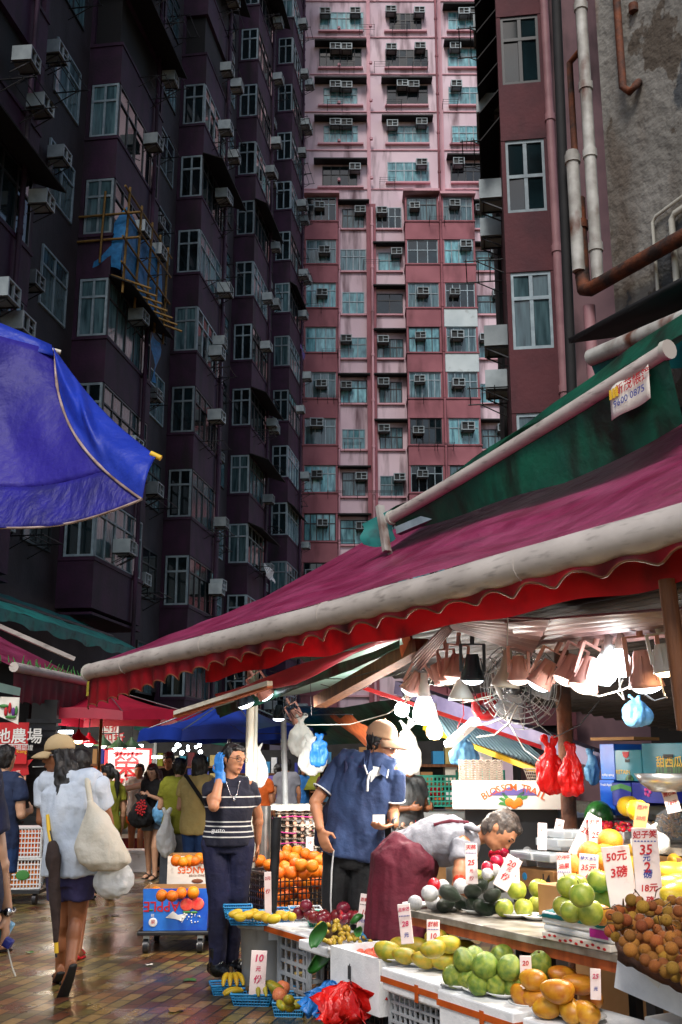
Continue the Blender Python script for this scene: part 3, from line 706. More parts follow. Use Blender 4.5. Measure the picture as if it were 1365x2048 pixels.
def human(name, label, J, skin='skin', top=None, bottom=None, vox=.011, s=1.0, hair=None, hands=True, sleeve=.55, hem=None, wide=1.0,
          bottom_len=1.0, top_fold=.016, seed=1, thick=1.0, skirt=False, group=None, nofeet=False, shoes=None, curl=(.5, .5), palm=None, torso_pts=None, bare=False, shouldw=1.0):
    """J: joints in world space. top/bottom: materials. sleeve: 0..1 of upper arm, 2 = full arm."""
    pel = (J['hipL']+J['hipR'])/2; shm = (J['shL']+J['shR'])/2
    base = Vector((pel.x, pel.y, min(J['anL'].z, J['anR'].z)-.08*s))
    root = thing(name, label, 'person', base, 0, group)
    ax = (J['shR']-J['shL']).normalized(); hx = (J['hipR']-J['hipL']).normalized()
    hr, hf, hu, HM = basis(J['hf'], J['hu'])
    H = J['head']
    def torso(g, e=0.0, z0=0.0, z1=1.0, fl=1.0, hemx=0.0):
        pr = [(-.12, .15, .105), (0, .168, .115), (.18, .165, .115), (.36, .148, .108), (.55, .155, .115), (.75, .17, .118), (.9, .17, .105), (1.0, .13, .085), (1.06, .075, .065)]
        pts = torso_pts or [pel, shm]
        def cur(t):
            if t <= 0: return pts[0]+(pts[1]-pts[0]).normalized()*t*(shm-pel).length
            if t >= 1: return pts[-1]+(pts[-1]-pts[-2]).normalized()*(t-1)*(shm-pel).length
            x = t*(len(pts)-1); i = min(int(x), len(pts)-2)
            return pts[i].lerp(pts[i+1], x-i)
        rings = []
        for t, a, b in pr:
            if t < z0-.001 or t > z1+.001: continue
            c = cur(t); dr = (cur(t+.05)-cur(t-.05)).normalized(); A = hx.lerp(ax, max(0, min(1, t))); A = (A-dr*A.dot(dr)).normalized(); B = dr.cross(A)
            k = (1+hemx*max(0, .5-t)) if hemx else 1
            rings.append((c, A*(a*s*wide*k+e), B*(b*s*wide*thick*k+e)))
        g.loft(rings, 18)
        if z1 >= 1: g.tube([J['shL'], J['shL'].lerp(shm, .5), shm, J['shR'].lerp(shm, .5), J['shR']], [.058*s+e, .07*s+e, .066*s+e, .07*s+e, .058*s+e], 12)
        return rings
    # body
    g = G(); torso(g)
    nb = shm+(H-shm)*.25
    g.tube([shm-(H-shm)*.1, nb, H-hu*.03*s-hf*.015*s], [.062*s, .055*s, .055*s], 12)
    for q in 'LR':
        limb(g, [J['sh'+q], J['el'+q], J['wr'+q]], [.052*s*thick, .042*s*thick, .029*s])
        g.ell(J['el'+q].lerp(J['wr'+q], .25), .044*s*thick)
        limb(g, [J['hip'+q]-Vector((0, 0, .02)), J['kn'+q], J['an'+q]], [.086*s*thick, .056*s*thick, .037*s])
        kn, an = J['kn'+q], J['an'+q]
        bk = J.get('back', -Vector((hf.x, hf.y, 0)).normalized())
        g.ell(kn.lerp(an, .3)+bk*.012*s, (.052*s, .052*s, .11*s))
        if not nofeet:
            toe = J.get('toe'+q) or an+Vector((-bk.x, -bk.y, 0))*.17*s-Vector((0, 0, .055*s))
            d = (toe-an)
            g.loft([(an+d*t+Vector((0, 0, dz*s)), d.cross(Vector((0, 0, 1))).normalized()*wd*s, Vector((0, 0, 1))*ht*s) for t, dz, wd, ht in ((-.35, -.035, .03, .03), (0, -.03, .035, .035), (.45, -.012, .043, .028), (.85, -.004, .044, .018), (1.1, .0, .026, .01))], 10)
        if hands:
            dw = (J['wr'+q]-J['el'+q]).normalized(); hd = J.get('hd'+q) or dw
            hand(g, J['wr'+q]+hd*.01, hd, (J.get('hu'+q) or (ax if q == 'R' else -ax)), s*1.0, curl[0 if q == 'L' else 1], J.get('th'+q, 1 if q == 'L' else -1))
    g.ell(H, (.076*s, .096*s, .105*s), HM, 18, 14)
    g.ell(H+hf*.022*s-hu*.062*s, (.056*s, .068*s, .06*s), HM); g.ell(H+hf*.066*s-hu*.098*s, (.026*s, .02*s, .018*s), HM)
    g.ell(H+hf*.085*s+hu*.02*s, (.05*s, .018*s, .016*s), HM)
    g.loft([(H+hf*.088*s+hu*.008*s, hr*.009*s, hf*.012*s), (H+hf*.1*s-hu*.02*s, hr*.012*s, hf*.016*s), (H+hf*.1*s-hu*.036*s, hr*.018*s, hf*.018*s), (H+hf*.088*s-hu*.044*s, hr*.012*s, hf*.01*s)], 8)
    g.ell(H+hf*.085*s-hu*.066*s, (.026*s, .012*s, .012*s), HM)
    for k in (-1, 1): g.ell(H+hr*.076*k*s-hf*.012*s-hu*.012*s, (.011*s, .02*s, .031*s), HM)
    ptpart('body', remesh(g, vox, smooth=1), M[skin], root)
    # face
    for k in (-1, 1):
        g = G(); g.ell(H+hf*.083*s+hr*.032*k*s+hu*.002*s, (.013*s, .009*s, .006*s), HM, 10, 6); obj('eye', g, M['eye'], root, world=True)
        g = G(); g.tube([H+hf*.094*s+hr*.014*k*s+hu*.022*s, H+hf*.094*s+hr*.034*k*s+hu*.027*s, H+hf*.082*s+hr*.05*k*s+hu*.022*s], .0042*s, 6); obj('eyebrow', g, M['brow'], root, world=True)
    g = G(); g.ell(H+hf*.095*s-hu*.067*s, (.022*s, .007*s, .0065*s), HM, 10, 6); obj('mouth', g, M['lip'], root, world=True)
    # clothes
    if top:
        g = G(); torso(g, .022*s, -.12 if hem is None else hem, 1.0, hemx=.12)
        if not bare:
            for q in 'LR':
                a, b, c = J['sh'+q], J['el'+q], J['wr'+q]
                if sleeve > 1.5: limb(g, [a, b, b.lerp(c, .93)], [.066*s, .056*s, .044*s])
                else: e = a.lerp(b, sleeve); g.tube([a-(b-a)*.1, a, a.lerp(e, .5), e], [.045*s, .062*s*thick, .062*s*thick, .066*s*thick], 14)
        ptpart('shirt', remesh(g, vox, top_fold*s, seed=seed, smooth=2), M[top], root)
    if bottom:
        g = G(); torso(g, .006*s, -.12, .2)
        for q in 'LR':
            h, k, a = J['hip'+q], J['kn'+q], J['an'+q]
            if skirt: continue
            if bottom_len >= 1: limb(g, [h, k, a+(k-a)*.06], [.1*s*thick, .075*s*thick, .062*s])
            else: e = h.lerp(k, bottom_len); g.tube([h+(h-k)*.15, h, e], [.08*s, .108*s*thick, .1*s*thick], 14)
        if skirt:
            k = (J['anL']+J['anR'])/2; e = pel.lerp(k, bottom_len)
            g.loft([(pel, hx*.17*s, Vector((-hx.y, hx.x, 0))*.12*s), (pel.lerp(e, .5), hx*.2*s, Vector((-hx.y, hx.x, 0))*.15*s), (e, hx*.2*s, Vector((-hx.y, hx.x, 0))*.17*s)], 18)
        ptpart('trousers' if bottom_len >= 1 else ('skirt' if skirt else 'shorts'), remesh(g, vox, .013*s, seed=seed+4, smooth=2), M[bottom], root)
    if hair: hair_part(root, H, HM, hr, hf, hu, s, hair, seed, vox)
    if shoes:
        for q in 'LR':
            an = J['an'+q]; bk = J.get('back', -Vector((hf.x, hf.y, 0)).normalized())
            toe = J.get('toe'+q) or an+Vector((-bk.x, -bk.y, 0))*.17*s-Vector((0, 0, .055*s)); d = toe-an; g = G()
            if shoes == 'boot':
                g.tube([an+Vector((0, 0, .13)), an, an-Vector((0, 0, .05))], [.06, .055, .055], 12)
                g.loft([(an+d*t+Vector((0, 0, dz)), d.cross(Vector((0, 0, 1))).normalized()*wd, Vector((0, 0, 1))*ht) for t, dz, wd, ht in ((-.4, -.04, .036, .045), (0, -.03, .048, .055), (.5, -.0, .055, .045), (.95, .002, .052, .035), (1.25, .0, .03, .02))], 12)
                ptpart('boot', remesh(g, .011, smooth=2), M['boot'], root)
            else:
                g.loft([(an+d*t+Vector((0, 0, dz*s-.012)), d.cross(Vector((0, 0, 1))).normalized()*wd*s, Vector((0, 0, 1))*.014*s) for t, dz, wd in ((-.45, -.05, .03), (0, -.05, .036), (.5, -.03, .044), (.95, -.01, .046), (1.2, -.004, .03))], 12)
                a = an+d*.5+Vector((0, 0, .02)); w = d.cross(Vector((0, 0, 1))).normalized()*.047*s
                g.tube([a-w-Vector((0, 0, .03)), a+d*.12+Vector((0, 0, .012)), a+w-Vector((0, 0, .03))], .009*s, 6)
                obj('sandal', g, M[shoes], root, world=True)
    return root, dict(H=H, hr=hr, hf=hf, hu=hu, HM=HM, s=s)
def hair_part(root, H, HM, hr, hf, hu, s, hair, seed, vox):
    kind, m = hair; g = G(); rr = random.Random(seed)
    def cap(v):
        return v
    # scalp shell: lies behind the face plane and above the ears
    for dx in (-1, 0, 1):
        g.ell(H-hf*.02*s+hu*.022*s+hr*dx*.012*s, (.078*s, .09*s, .1*s), HM, 16, 12)
    g.ell(H-hf*.03*s-hu*.02*s, (.078*s, .078*s, .085*s), HM)
    g.ell(H+hf*.035*s+hu*.075*s, (.066*s, .05*s, .032*s), HM)
    if kind == 'bun': g.ell(H-hf*.125*s-hu*.03*s, .04*s)
    if kind == 'pony':
        g.tube([H-hf*.1*s+hu*.02*s, H-hf*.15*s-hu*.05*s, H-hf*.13*s-hu*.2*s, H-hf*.1*s-hu*.36*s], [.03*s, .04*s, .035*s, .012*s], 10)
    if kind in ('long', 'wavy'):
        for i in range(16 if kind == 'long' else 20):
            t = -1+2*i/(15 if kind == 'long' else 19); a = t*1.35
            b = H-hf*math.cos(a)*.07*s+hr*math.sin(a)*.07*s
            L = rr.uniform(.26, .4)*s
            out = (-hf*math.cos(a)+hr*math.sin(a))
            p = [b+hu*.03*s]
            for k in range(1, 6): p.append(b+out*(.03+.075*k/5+.014*math.sin(k*1.9+i))*s-Vector((0, 0, 1))*L*k/5+hr*rr.uniform(-.02, .02)*s)
            g.tube(p, [.03*s, .032*s, .03*s, .026*s, .018*s, .007*s], 8)
    if kind == 'bob':
        for i in range(12):
            a = -1.75+3.5*i/11; b = H-hf*math.cos(a)*.065*s+hr*math.sin(a)*.07*s
            g.tube([b+hu*.02*s, b-hu*.06*s, b-hu*.125*s-hf*.01*s], [.03*s, .034*s, .022*s], 8)
    me = remesh(g, min(vox, .01), .012*s, 28, 1, seed, (1, 1, .4), -.1)
    ptpart('hair', me, M[m], root)
def cap_part(root, K, m):
    H, hr, hf, hu, HM, s = K['H'], K['hr'], K['hf'], K['hu'], K['HM'], K['s']
    g = G(); c = H+hu*.05*s-hf*.012*s
    g.ell(c, (.094*s, .112*s, .105*s), HM, 20, 12, fn=lambda v: Vector((v.x*(1 if v.z > 0 else .97), v.y, max(v.z, -.12))))
    crown = obj('cap', g, M[m], root, world=True)
    g = G()
    g.grid(lambda u, v: c+hr*math.sin((u-.5)*2.5)*(.085+.01*v)*s+hf*((math.cos((u-.5)*2.5)*.09+.012)+v*.1*(1-(2*u-1)**4*.75))*s-hu*(.012+.035*v*v+.022*(2*u-1)**2)*s, 14, 5)
    obj('brim', g, M[m], crown, solid=.006).data.transform(Matrix.Translation(-root.location))
    g = G(); g.ell(c+hu*.105*s, .009*s); obj('button', g, M[m], crown, world=False).data.transform(Matrix.Translation(-root.location))
    return crown
def glasses(root, K, m='black_metal', lens=True):
    H, hr, hf, hu, s = K['H'], K['hr'], K['hf'], K['hu'], K['s']
    g = G()
    for k in (-1, 1):
        c = H+hf*.104*s+hr*.034*k*s
        g.tube([c+hr*.027*s*math.cos(t)-hf*.006*abs(math.cos(t))*s+hu*.018*s*math.sin(t) for t in [i*math.pi/6 for i in range(13)]], .0022*s, 5)
        g.tube([c+hr*.027*k*s, H+hr*.082*k*s+hf*.06*s+hu*.004*s, H+hr*.084*k*s-hf*.01*s], .002*s, 5)
    g.tube([H+hf*.106*s-hr*.008*s, H+hf*.106*s+hr*.008*s], .002*s, 5)
    obj('glasses', g, M[m], root, world=True)
def stand(name, label, p, h, face, top, bottom, hair, skin='skin', arms='down', vox=.014, group=None, lean=0, step=.06, **kw):
    """upright figure; face = heading angle (0 faces +Y away from the camera, pi faces the camera)"""
    s = h/1.7; f = Vector((math.sin(face), math.cos(face), 0)); r = Vector((f.y, -f.x, 0)); z = Vector((0, 0, 1)); b = Vector((p[0], p[1], 0))
    sh = b+z*1.38*s+f*lean
    J = dict(hipL=b-r*.09*s+z*.88*s, hipR=b+r*.09*s+z*.88*s, shL=sh-r*.175*s, shR=sh+r*.175*s, head=sh+z*.2*s+f*(.03*s+lean*.3), hf=kw.pop('hf', f), hu=z+f*lean*.3,
             knL=b-r*.09*s+z*.47*s+f*.02+f*step, knR=b+r*.09*s+z*.47*s+f*.02-f*step*.3, anL=b-r*.1*s+z*.08*s+f*step, anR=b+r*.1*s+z*.08*s-f*step, back=-f)
    for q, k in (('L', -1), ('R', 1)):
        a = sh+r*.175*k*s
        mode = arms if isinstance(arms, str) else arms[q == 'R']
        if mode == 'down': J['el'+q] = a+r*.05*k*s-z*.28*s-f*.02; J['wr'+q] = a+r*.06*k*s-z*.52*s+f*.06
        elif mode == 'fwd': J['el'+q] = a+r*.05*k*s-z*.27*s; J['wr'+q] = J['el'+q]+f*.22*s+z*.02*s-r*.08*k
        elif mode == 'up': J['el'+q] = a+r*.12*k*s-z*.12*s+f*.15*s; J['wr'+q] = J['el'+q]+f*.05*s+z*.22*s
        elif mode == 'side': J['el'+q] = a+r*.25*k*s-z*.06*s+f*.05; J['wr'+q] = a+r*.42*k*s-z*.02*s+f*.16
        elif mode == 'fold': J['el'+q] = a+r*.06*k*s-z*.26*s; J['wr'+q] = J['el'+q]+f*.16*s+z*.1*s-r*.2*k*s
    kw.setdefault('shoes', 'sandal')
    return human(name, label, J, skin, top, bottom, vox, s, hair, hands=h > 0, group=group, **kw)

# --- woman walking away with the cream bag
Y0 = 7.55
A = lambda x, y, d=0: at(x, y, Y0+d)
J = dict(head=A(117, 1511, .05), hf=(-.98, -.08, -.1), hu=(.05, .05, 1), shL=A(92, 1566, .05), shR=A(196, 1568, -.05), elL=A(84, 1640, .03), wrL=A(112, 1655, .24), elR=A(216, 1640, .05), wrR=A(226, 1712, .12),
         hipL=A(124, 1748, .04), hipR=A(162, 1748, -.02), knL=A(128, 1845, .1), knR=A(152, 1843, .02), anL=A(121, 1938, .3), anR=A(141, 1936, -.12), toeL=A(116, 1960, .52), toeR=A(125, 1990, -.05), back=Vector((0, -1, 0)))
r, K = human('person', 'woman in loose pale blue tee and beige cap walking away, lollipop in her mouth', J, 'skin_tan', 'tee_white', 'shorts_purple', .0085, .98, ('long', 'hair'), sleeve=.62, hem=-.02, wide=1.12, bottom_len=.5, top_fold=.024, seed=3, shoes='sandal', curl=(.8, 1.0))
cap_part(r, K, 'cap_beige'); glasses(r, K, 'silver')
g = G(); g.tube([K['H']+K['hf']*.1-K['hu']*.066, K['H']+K['hf']*.18-K['hu']*.06+K['hr']*.01], .004, 6)
one('lollipop', g, M['white'], 'white lollipop stick held between the lips of the woman in the beige cap', 'lollipop')
W1 = J
# cream tote
def tote():
    c = A(205, 1680, -.22)
    r = thing('tote_bag', 'large slouching cream cloth bag on the shoulder of the woman in the pale tee', 'bag', c-Vector((0, 0, .22)))
    g = G()
    rings = [(A(182, 1600, -.2), Vector((.02, 0, 0)), Vector((0, .03, 0))), (A(187, 1625, -.2), Vector((.06, 0, -.0)), Vector((0, .06, 0))), (A(197, 1665, -.2), Vector((.125, 0, -.02)), Vector((0, .1, 0))),
             (A(206, 1700, -.2), Vector((.175, 0, -.02)), Vector((0, .13, 0))), (A(212, 1722, -.2), Vector((.17, 0, .0)), Vector((0, .13, 0))), (A(214, 1738, -.2), Vector((.11, 0, 0)), Vector((0, .09, 0)))]
    g.loft(rings, 20)
    ptpart('bag_body', remesh(g, .011, .03, 6, 3, 4, (1, 1, .5)), M['bag_cream'], r)
    g = G(); g.tube([A(182, 1606, -.2), A(176, 1570, -.17), A(174, 1548, -.06), A(186, 1542, .06), A(200, 1580, .12), A(205, 1640, .02)], [.02, .02, .02, .02, .02, .02], 8); obj('strap', g, M['bag_cream'], r, world=True)
tote()
def sack(name, label, c, w, h, m, d=None, cat='bag', knot=True, seed=1, fold=.02, group=None):
    """tied carrier bag hanging from its knot; c = lowest point"""
    d = d or w*.7; c = Vector(c); g = G()
    g.loft([(c+Vector((0, 0, h*t)), Vector((w/2*k, 0, 0)), Vector((0, d/2*k, 0))) for t, k in ((0, .35), (.08, .75), (.25, 1), (.45, .95), (.65, .62), (.8, .3), (.88, .12))], 18)
    for x in (-1, 1): g.tube([c+Vector((0, 0, h*.8)), c+Vector((x*w*.12, 0, h*.93)), c+Vector((x*w*.2, .01, h))], [w*.07, w*.07, w*.05], 8)
    me = remesh(g, max(.007, w/26), fold, 5/w*.35+8, 1, seed, (1, 1, .45))
    me.transform(Matrix.Translation(-c)); me.materials.clear(); me.materials.append(M[m])
    return one(name, me, None, label, cat, group, loc=c)
p = A(228, 1793, -.12); sack('plastic_bag', 'translucent white carrier bag of groceries hanging below the cream cloth bag', p, .26, .3, 'bag_white', seed=7)
# folded umbrella on her arm
r = thing('folded_umbrella', 'folded brown umbrella hanging from the arm of the woman in the pale tee', 'umbrella', A(112, 1915, -.22))
g = G(); g.tube([A(100, 1662, -.15), A(106, 1690, -.2), A(113, 1915, -.22)], .008, 6); obj('shaft', g, M['dark_steel'], r, world=True)
g = G(); g.tube([A(103, 1685, -.2), A(107, 1715, -.2), A(109, 1745, -.22), A(111, 1800, -.22), A(113, 1885, -.22)], [.018, .05, .028, .034, .012], 10)
ptpart('canopy', remesh(g, .008, .016, 14, 1, 2, (1, 1, .2)), M['umb_brown'], r)
g = G(); g.tube([A(96, 1630, -.1), A(98, 1660, -.14), A(103, 1688, -.19)], .014, 8); g.tube([A(113, 1885, -.22), A(113.5, 1906, -.22)], .014, 8); obj('handle', g, M['yellow_ink'], r, world=True)

# --- companion just ahead of her
stand('person', 'dark-haired walker in red flip-flops hidden behind the woman in the pale tee', (-2.17, 9.0), 1.62, -.05, 'tee_grey', 'shorts_purple', ('short', 'hair'), 'skin_tan', bottom_len=.5, step=.2, shoes='flipflop', vox=.013)

# --- striped top woman with blue glove
Y0 = 8.1
J = dict(head=A(468, 1517), hf=(.72, -.66, -.1), hu=(.05, .1, 1), shL=A(497, 1574, .02), shR=A(423, 1576, -.02), elL=A(516, 1630, .16), wrL=A(516, 1682, .2), elR=A(428, 1612, -.22), wrR=A(441, 1553, -.12),
         hdR=Vector((-.15, .1, 1)), huR=Vector((-.6, -.8, .1)), hipL=A(484, 1690), hipR=A(430, 1690), knL=A(474, 1790), knR=A(440, 1792, -.05), anL=A(461, 1924, .1), anR=A(434, 1930, -.05), back=Vector((-.75, .6, 0)))
J['toeL'] = J['anL']+Vector((.15, -.1, -.05)); J['toeR'] = J['anR']+Vector((.14, -.12, -.05))
def stripes(k, base, line, zs):
    m = mat(k, base, rough=.85, bump=.35, bs=9); nt = m.node_tree; N, L = nt.nodes, nt.links; b = N['Principled BSDF']
    tc = N.new('ShaderNodeTexCoord'); sx = N.new('ShaderNodeSeparateXYZ'); L.new(tc.outputs['Object'], sx.inputs[0])
    acc = None
    for z in zs:
        c = N.new('ShaderNodeMath'); c.operation = 'COMPARE'; L.new(sx.outputs['Z'], c.inputs[0]); c.inputs[1].default_value = z; c.inputs[2].default_value = .0045
        if acc is None: acc = c.outputs[0]
        else:
            a = N.new('ShaderNodeMath'); a.operation = 'MAXIMUM'; L.new(acc, a.inputs[0]); L.new(c.outputs[0], a.inputs[1]); acc = a.outputs[0]
    x = N.new('ShaderNodeMix'); x.data_type = 'RGBA'; L.new(acc, x.inputs[0]); x.inputs[6].default_value = col4(base); x.inputs[7].default_value = col4(line); L.new(x.outputs[2], b.inputs['Base Color'])
    M[k] = m
zb = min(J['anL'].z, J['anR'].z)-.08*.96
stripes('striped_tee', '#0f1124', '#c9c8c4', [A(450, y).z-zb for y in (1593, 1613, 1642, 1651, 1662, 1672)])
r, K = human('person', 'woman in navy striped tee and rubber boots raising a blue-gloved hand', J, 'skin', 'striped_tee', 'navy_pants', .0085, .96, ('bun', 'hair'), sleeve=.55, hem=-.02, seed=5, shoes='boot', curl=(.6, .35), thick=1.06, top_fold=.012)
glasses(r, K)
g = G(); hand(g, J['wrR'], J['hdR'], J['huR'], 1.1, .35, -1); g.tube([J['wrR']-Vector((0, 0, .045)), J['wrR'], J['wrR']+Vector((0, 0, .03))], [.043, .037, .038], 12)
ptpart('glove', remesh(g, .006, .003, 40, 1), M['glove'], r)
g = G(); g.text('gusto', A(437, 1661, -.165), (1, -.0, 0), (0, 0, 1), .045); obj('lettering', g, M['trim_white'], r, world=True)
g = G(); g.tube([A(452, 1562, -.1), A(462, 1590, -.15), A(468, 1597, -.155), A(474, 1590, -.14), A(480, 1562, -.07)], .003, 5); g.ell(A(469, 1600, -.16), (.008, .005, .012)); obj('necklace', g, M['silver'], r, world=True)

# --- man in the blue polo
Y0 = 7.3
J = dict(head=A(764, 1487), hf=(.8, -.52, -.2), hu=(.22, -.06, .97), shL=A(792, 1545, -.12), shR=A(684, 1526, .04), elL=A(786, 1622, -.05), wrL=A(789, 1648, -.27), elR=A(631, 1604, -.02), wrR=A(640, 1655, -.16),
         hdL=Vector((-.75, -.55, -.2)), huL=Vector((.1, -.2, -1)), thL=-1, hdR=Vector((.3, -.1, -.9)), huR=Vector((-.45, -.85, -.1)), hipL=A(732, 1708), hipR=A(676, 1712), knL=A(722, 1812, -.05), knR=A(668, 1820, -.02), anL=A(724, 1925, .05), anR=A(660, 1930), back=Vector((-.5, .85, 0)))
TP = [(J['hipL']+J['hipR'])/2, A(716, 1630, -.02), (J['shL']+J['shR'])/2]
r, K = human('person', 'man in blue polo shirt, tan cap and glasses with a tote on his shoulder', J, 'skin', 'polo', 'black_cloth', .0085, 1.03, ('short', 'hair'), sleeve=.72, hem=-.1, seed=8, torso_pts=TP, wide=1.08, curl=(.75, .4), top_fold=.02)
cap_part(r, K, 'cap_tan'); glasses(r, K, 'silver')
def collar(root, J, K, m, gap=.5, edge=None):
    shm = (J['shL']+J['shR'])/2; n = (K['H']-shm).normalized(); c = shm+(K['H']-shm)*.22; s_ = K['s']
    f = (J['shR']-J['shL']).normalized().cross(Vector((0, 0, 1)))*-1; f = (f-n*f.dot(n)).normalized(); w = n.cross(f)
    P = lambda u, v: c+(f*math.cos(gap+(2*math.pi-2*gap)*u)+w*math.sin(gap+(2*math.pi-2*gap)*u))*(.084+.034*v)*s_+n*(.055-.05*v-.035*v*math.cos(gap+(2*math.pi-2*gap)*u))*s_
    g = G(); g.grid(P, 28, 4); o = obj('collar', g, M[m], root, world=True, solid=.006)
    if edge: g = G(); g.tube([P(i/28, 1) for i in range(29)], .005, 5); e = obj('collar_edge', g, M[edge], o); e.data.transform(Matrix.Translation(-root.location))
def patch(root, name, pts, m, th=.006):
    g = G(); P = [A(*q) for q in pts]; k = len(P); n = Vector((0, -th, 0)); g.add(P+[p+n for p in P], [tuple(range(k)), tuple(range(2*k-1, k-1, -1))]+[(i, (i+1) % k, (i+1) % k+k, i+k) for i in range(k)]); return obj(name, g, M[m], root, world=True)
patch(r, 'undershirt', [(741, 1532, -.165), (767, 1536, -.175), (764, 1549, -.21), (752, 1553, -.222), (742, 1565, -.225)], 'white')
for nm, pts in (('collar', [(727, 1500, -.04), (741, 1500, -.1), (747, 1538, -.2), (735, 1548, -.22), (729, 1530, -.17)]), ('collar', [(766, 1520, -.13), (779, 1532, -.15), (774, 1556, -.23), (759, 1546, -.228)])):
    c = patch(r, nm, pts, 'polo', .012); g = G(); q = [A(x, y, d-.014) for x, y, d in (pts[-1:]+pts[-2:-3:-1] if len(pts) == 5 else pts[1:3])]; g.tube(q, .006, 5); e = obj('collar_edge', g, M['trim_white'], c); e.data.transform(Matrix.Translation(-r.location))
for q in 'LR':
    a, b = J['sh'+q], J['el'+q]; e = a.lerp(b, .71); d = (b-a).normalized(); u = d.cross(Vector((0, 1, .2))).normalized(); v = d.cross(u); g = G()
    g.tube([e+u*.075*math.cos(t)+v*.075*math.sin(t) for t in [i*math.pi/9 for i in range(19)]], .006, 6, cap=False); obj('cuff', g, M['trim_white'], r, world=True)
g = G(); g.tube([A(668, 1700, -.145), A(664, 1740, -.13), A(662, 1800, -.11), A(664, 1850, -.09)], .006, 5); obj('piping', g, M['trim_white'], r, world=True)
g = G(); g.tube([A(741, 1540, -.2), A(736, 1560, -.24), A(735, 1582, -.225)], .009, 6); obj('placket', g, M['trim_white'], r, world=True)
g = G(); w_ = J['wrL']; g.tube([w_+Vector((.0, math.cos(t)*.036, math.sin(t)*.034))+Vector((math.cos(t)*.012, 0, 0)) for t in [i*math.pi/7 for i in range(15)]], .009, 6); obj('wristwatch', g, M['black_plastic'], r, world=True)
g = G(); g.tube([K['H']+K['hr']*-.0+K['hr']*.085-K['hf']*.01-K['hu']*.02, K['H']+K['hr']*.085-K['hu']*.07, A(744, 1530, -.09)], .003, 5); g.ell(K['H']+K['hr']*.088-K['hu']*.012, .011); obj('earphone', g, M['wire'], r, world=True)
HL = J['wrL']+J['hdL'].normalized()*.09
g = G(); g.bx((-.04, -.001, -.03), (.04, .001, .03)); one('banknote', g, M['paper'], 'folded pale banknote held in the hand of the man in the polo', 'banknote', loc=HL+Vector((-.03, -.02, .05)), rz=.2)
# his navy shoulder tote
r = thing('shoulder_bag', 'dark navy cloth tote under the arm of the man in the polo', 'bag', A(664, 1690, .1))
g = G(); g.loft([(A(660, 1690, .05), Vector((.1, .0, 0)), Vector((0, .07, 0))), (A(668, 1640, .05), Vector((.12, 0, 0)), Vector((0, .09, 0))), (A(682, 1590, .05), Vector((.07, 0, 0)), Vector((0, .08, 0))), (A(690, 1555, .03), Vector((.02, 0, 0)), Vector((0, .05, 0)))], 16)
ptpart('bag_body', remesh(g, .01, .012, 9, 2, 3), M['navy'], r)
g = G(); g.tube([A(690, 1560, -.1), A(693, 1535, -.11), A(690, 1514, -.02), A(686, 1520, .1), A(684, 1560, .12)], .014, 8); obj('strap', g, M['navy'], r, world=True)

# --- stall keeper bending over in the apron
Y0 = 6.75
J = dict(head=A(1003, 1658, -.2), hf=(.5, -.25, -.85), hu=(.82, -.1, .5), shL=A(930, 1672, .12), shR=A(926, 1690, -.28), elL=A(935, 1730, .1), wrL=A(930, 1765, -.05), elR=A(922, 1735, -.36), wrR=A(913, 1775, -.4),
         hipL=A(800, 1722, .14), hipR=A(798, 1728, -.12), knL=A(805, 1830, .12), knR=A(802, 1835, -.1), anL=A(800, 1940, .12), anR=A(798, 1945, -.1), back=Vector((-1, 0, 0)), hdR=Vector((.2, -.3, -.9)), huR=Vector((-.9, -.3, 0)), hdL=Vector((.3, -.3, -.8)), huL=Vector((.5, .8, 0)))
pel = (J['hipL']+J['hipR'])/2; shm = (J['shL']+J['shR'])/2
TP = [pel, A(862, 1683, -.05), shm+Vector((0, 0, .015))]
r, K = human('person', 'grey-haired stall keeper in grey tee and maroon apron bending over the fruit', J, 'skin', 'tee_grey', 'black_cloth', .0085, 1.02, ('short', 'hair_grey'), sleeve=.75, hem=-.05, seed=9, torso_pts=TP, curl=(.9, .9), wide=1.02)
g = G()
g.loft([(A(872, 1712, -.06), Vector((-.02, 0, .03)), Vector((0, .10, 0))), (A(862, 1712, -.06), Vector((-.04, 0, .08)), Vector((0, .18, 0))), (A(846, 1712, -.06), Vector((-.08, 0, .11)), Vector((-.0, .22, 0))), (A(826, 1712, -.06), Vector((-.11, 0, .135)), Vector((-.0, .235, 0))), (A(803, 1730, -.06), Vector((-.19, 0, .07)), Vector((0, .24, 0))), (A(797, 1780, -.06), Vector((-.185, 0, 0)), Vector((0, .235, 0))), (A(793, 1870, -.06), Vector((-.185, 0, 0)), Vector((0, .235, 0)))], 20)
ptpart('apron', remesh(g, .0095, .02, 7, 3, 5, (1.4, 1.4, .22), .2), M['apron'], r)
g = G(); g.tube([A(868, 1650, -.2), A(900, 1642, -.2), A(935, 1645, -.15), A(945, 1660, -.15)], .012, 6); obj('apron_strap', g, M['apron'], r, world=True)
g = G(); g.tube([A(945, 1660, -.24)+Vector((math.cos(t)*.03, math.sin(t)*.09, math.sin(t*.5)*.02)) for t in [i*.5 for i in range(13)]], .018, 8); obj('collar', g, M['tee_grey'], r, world=True)

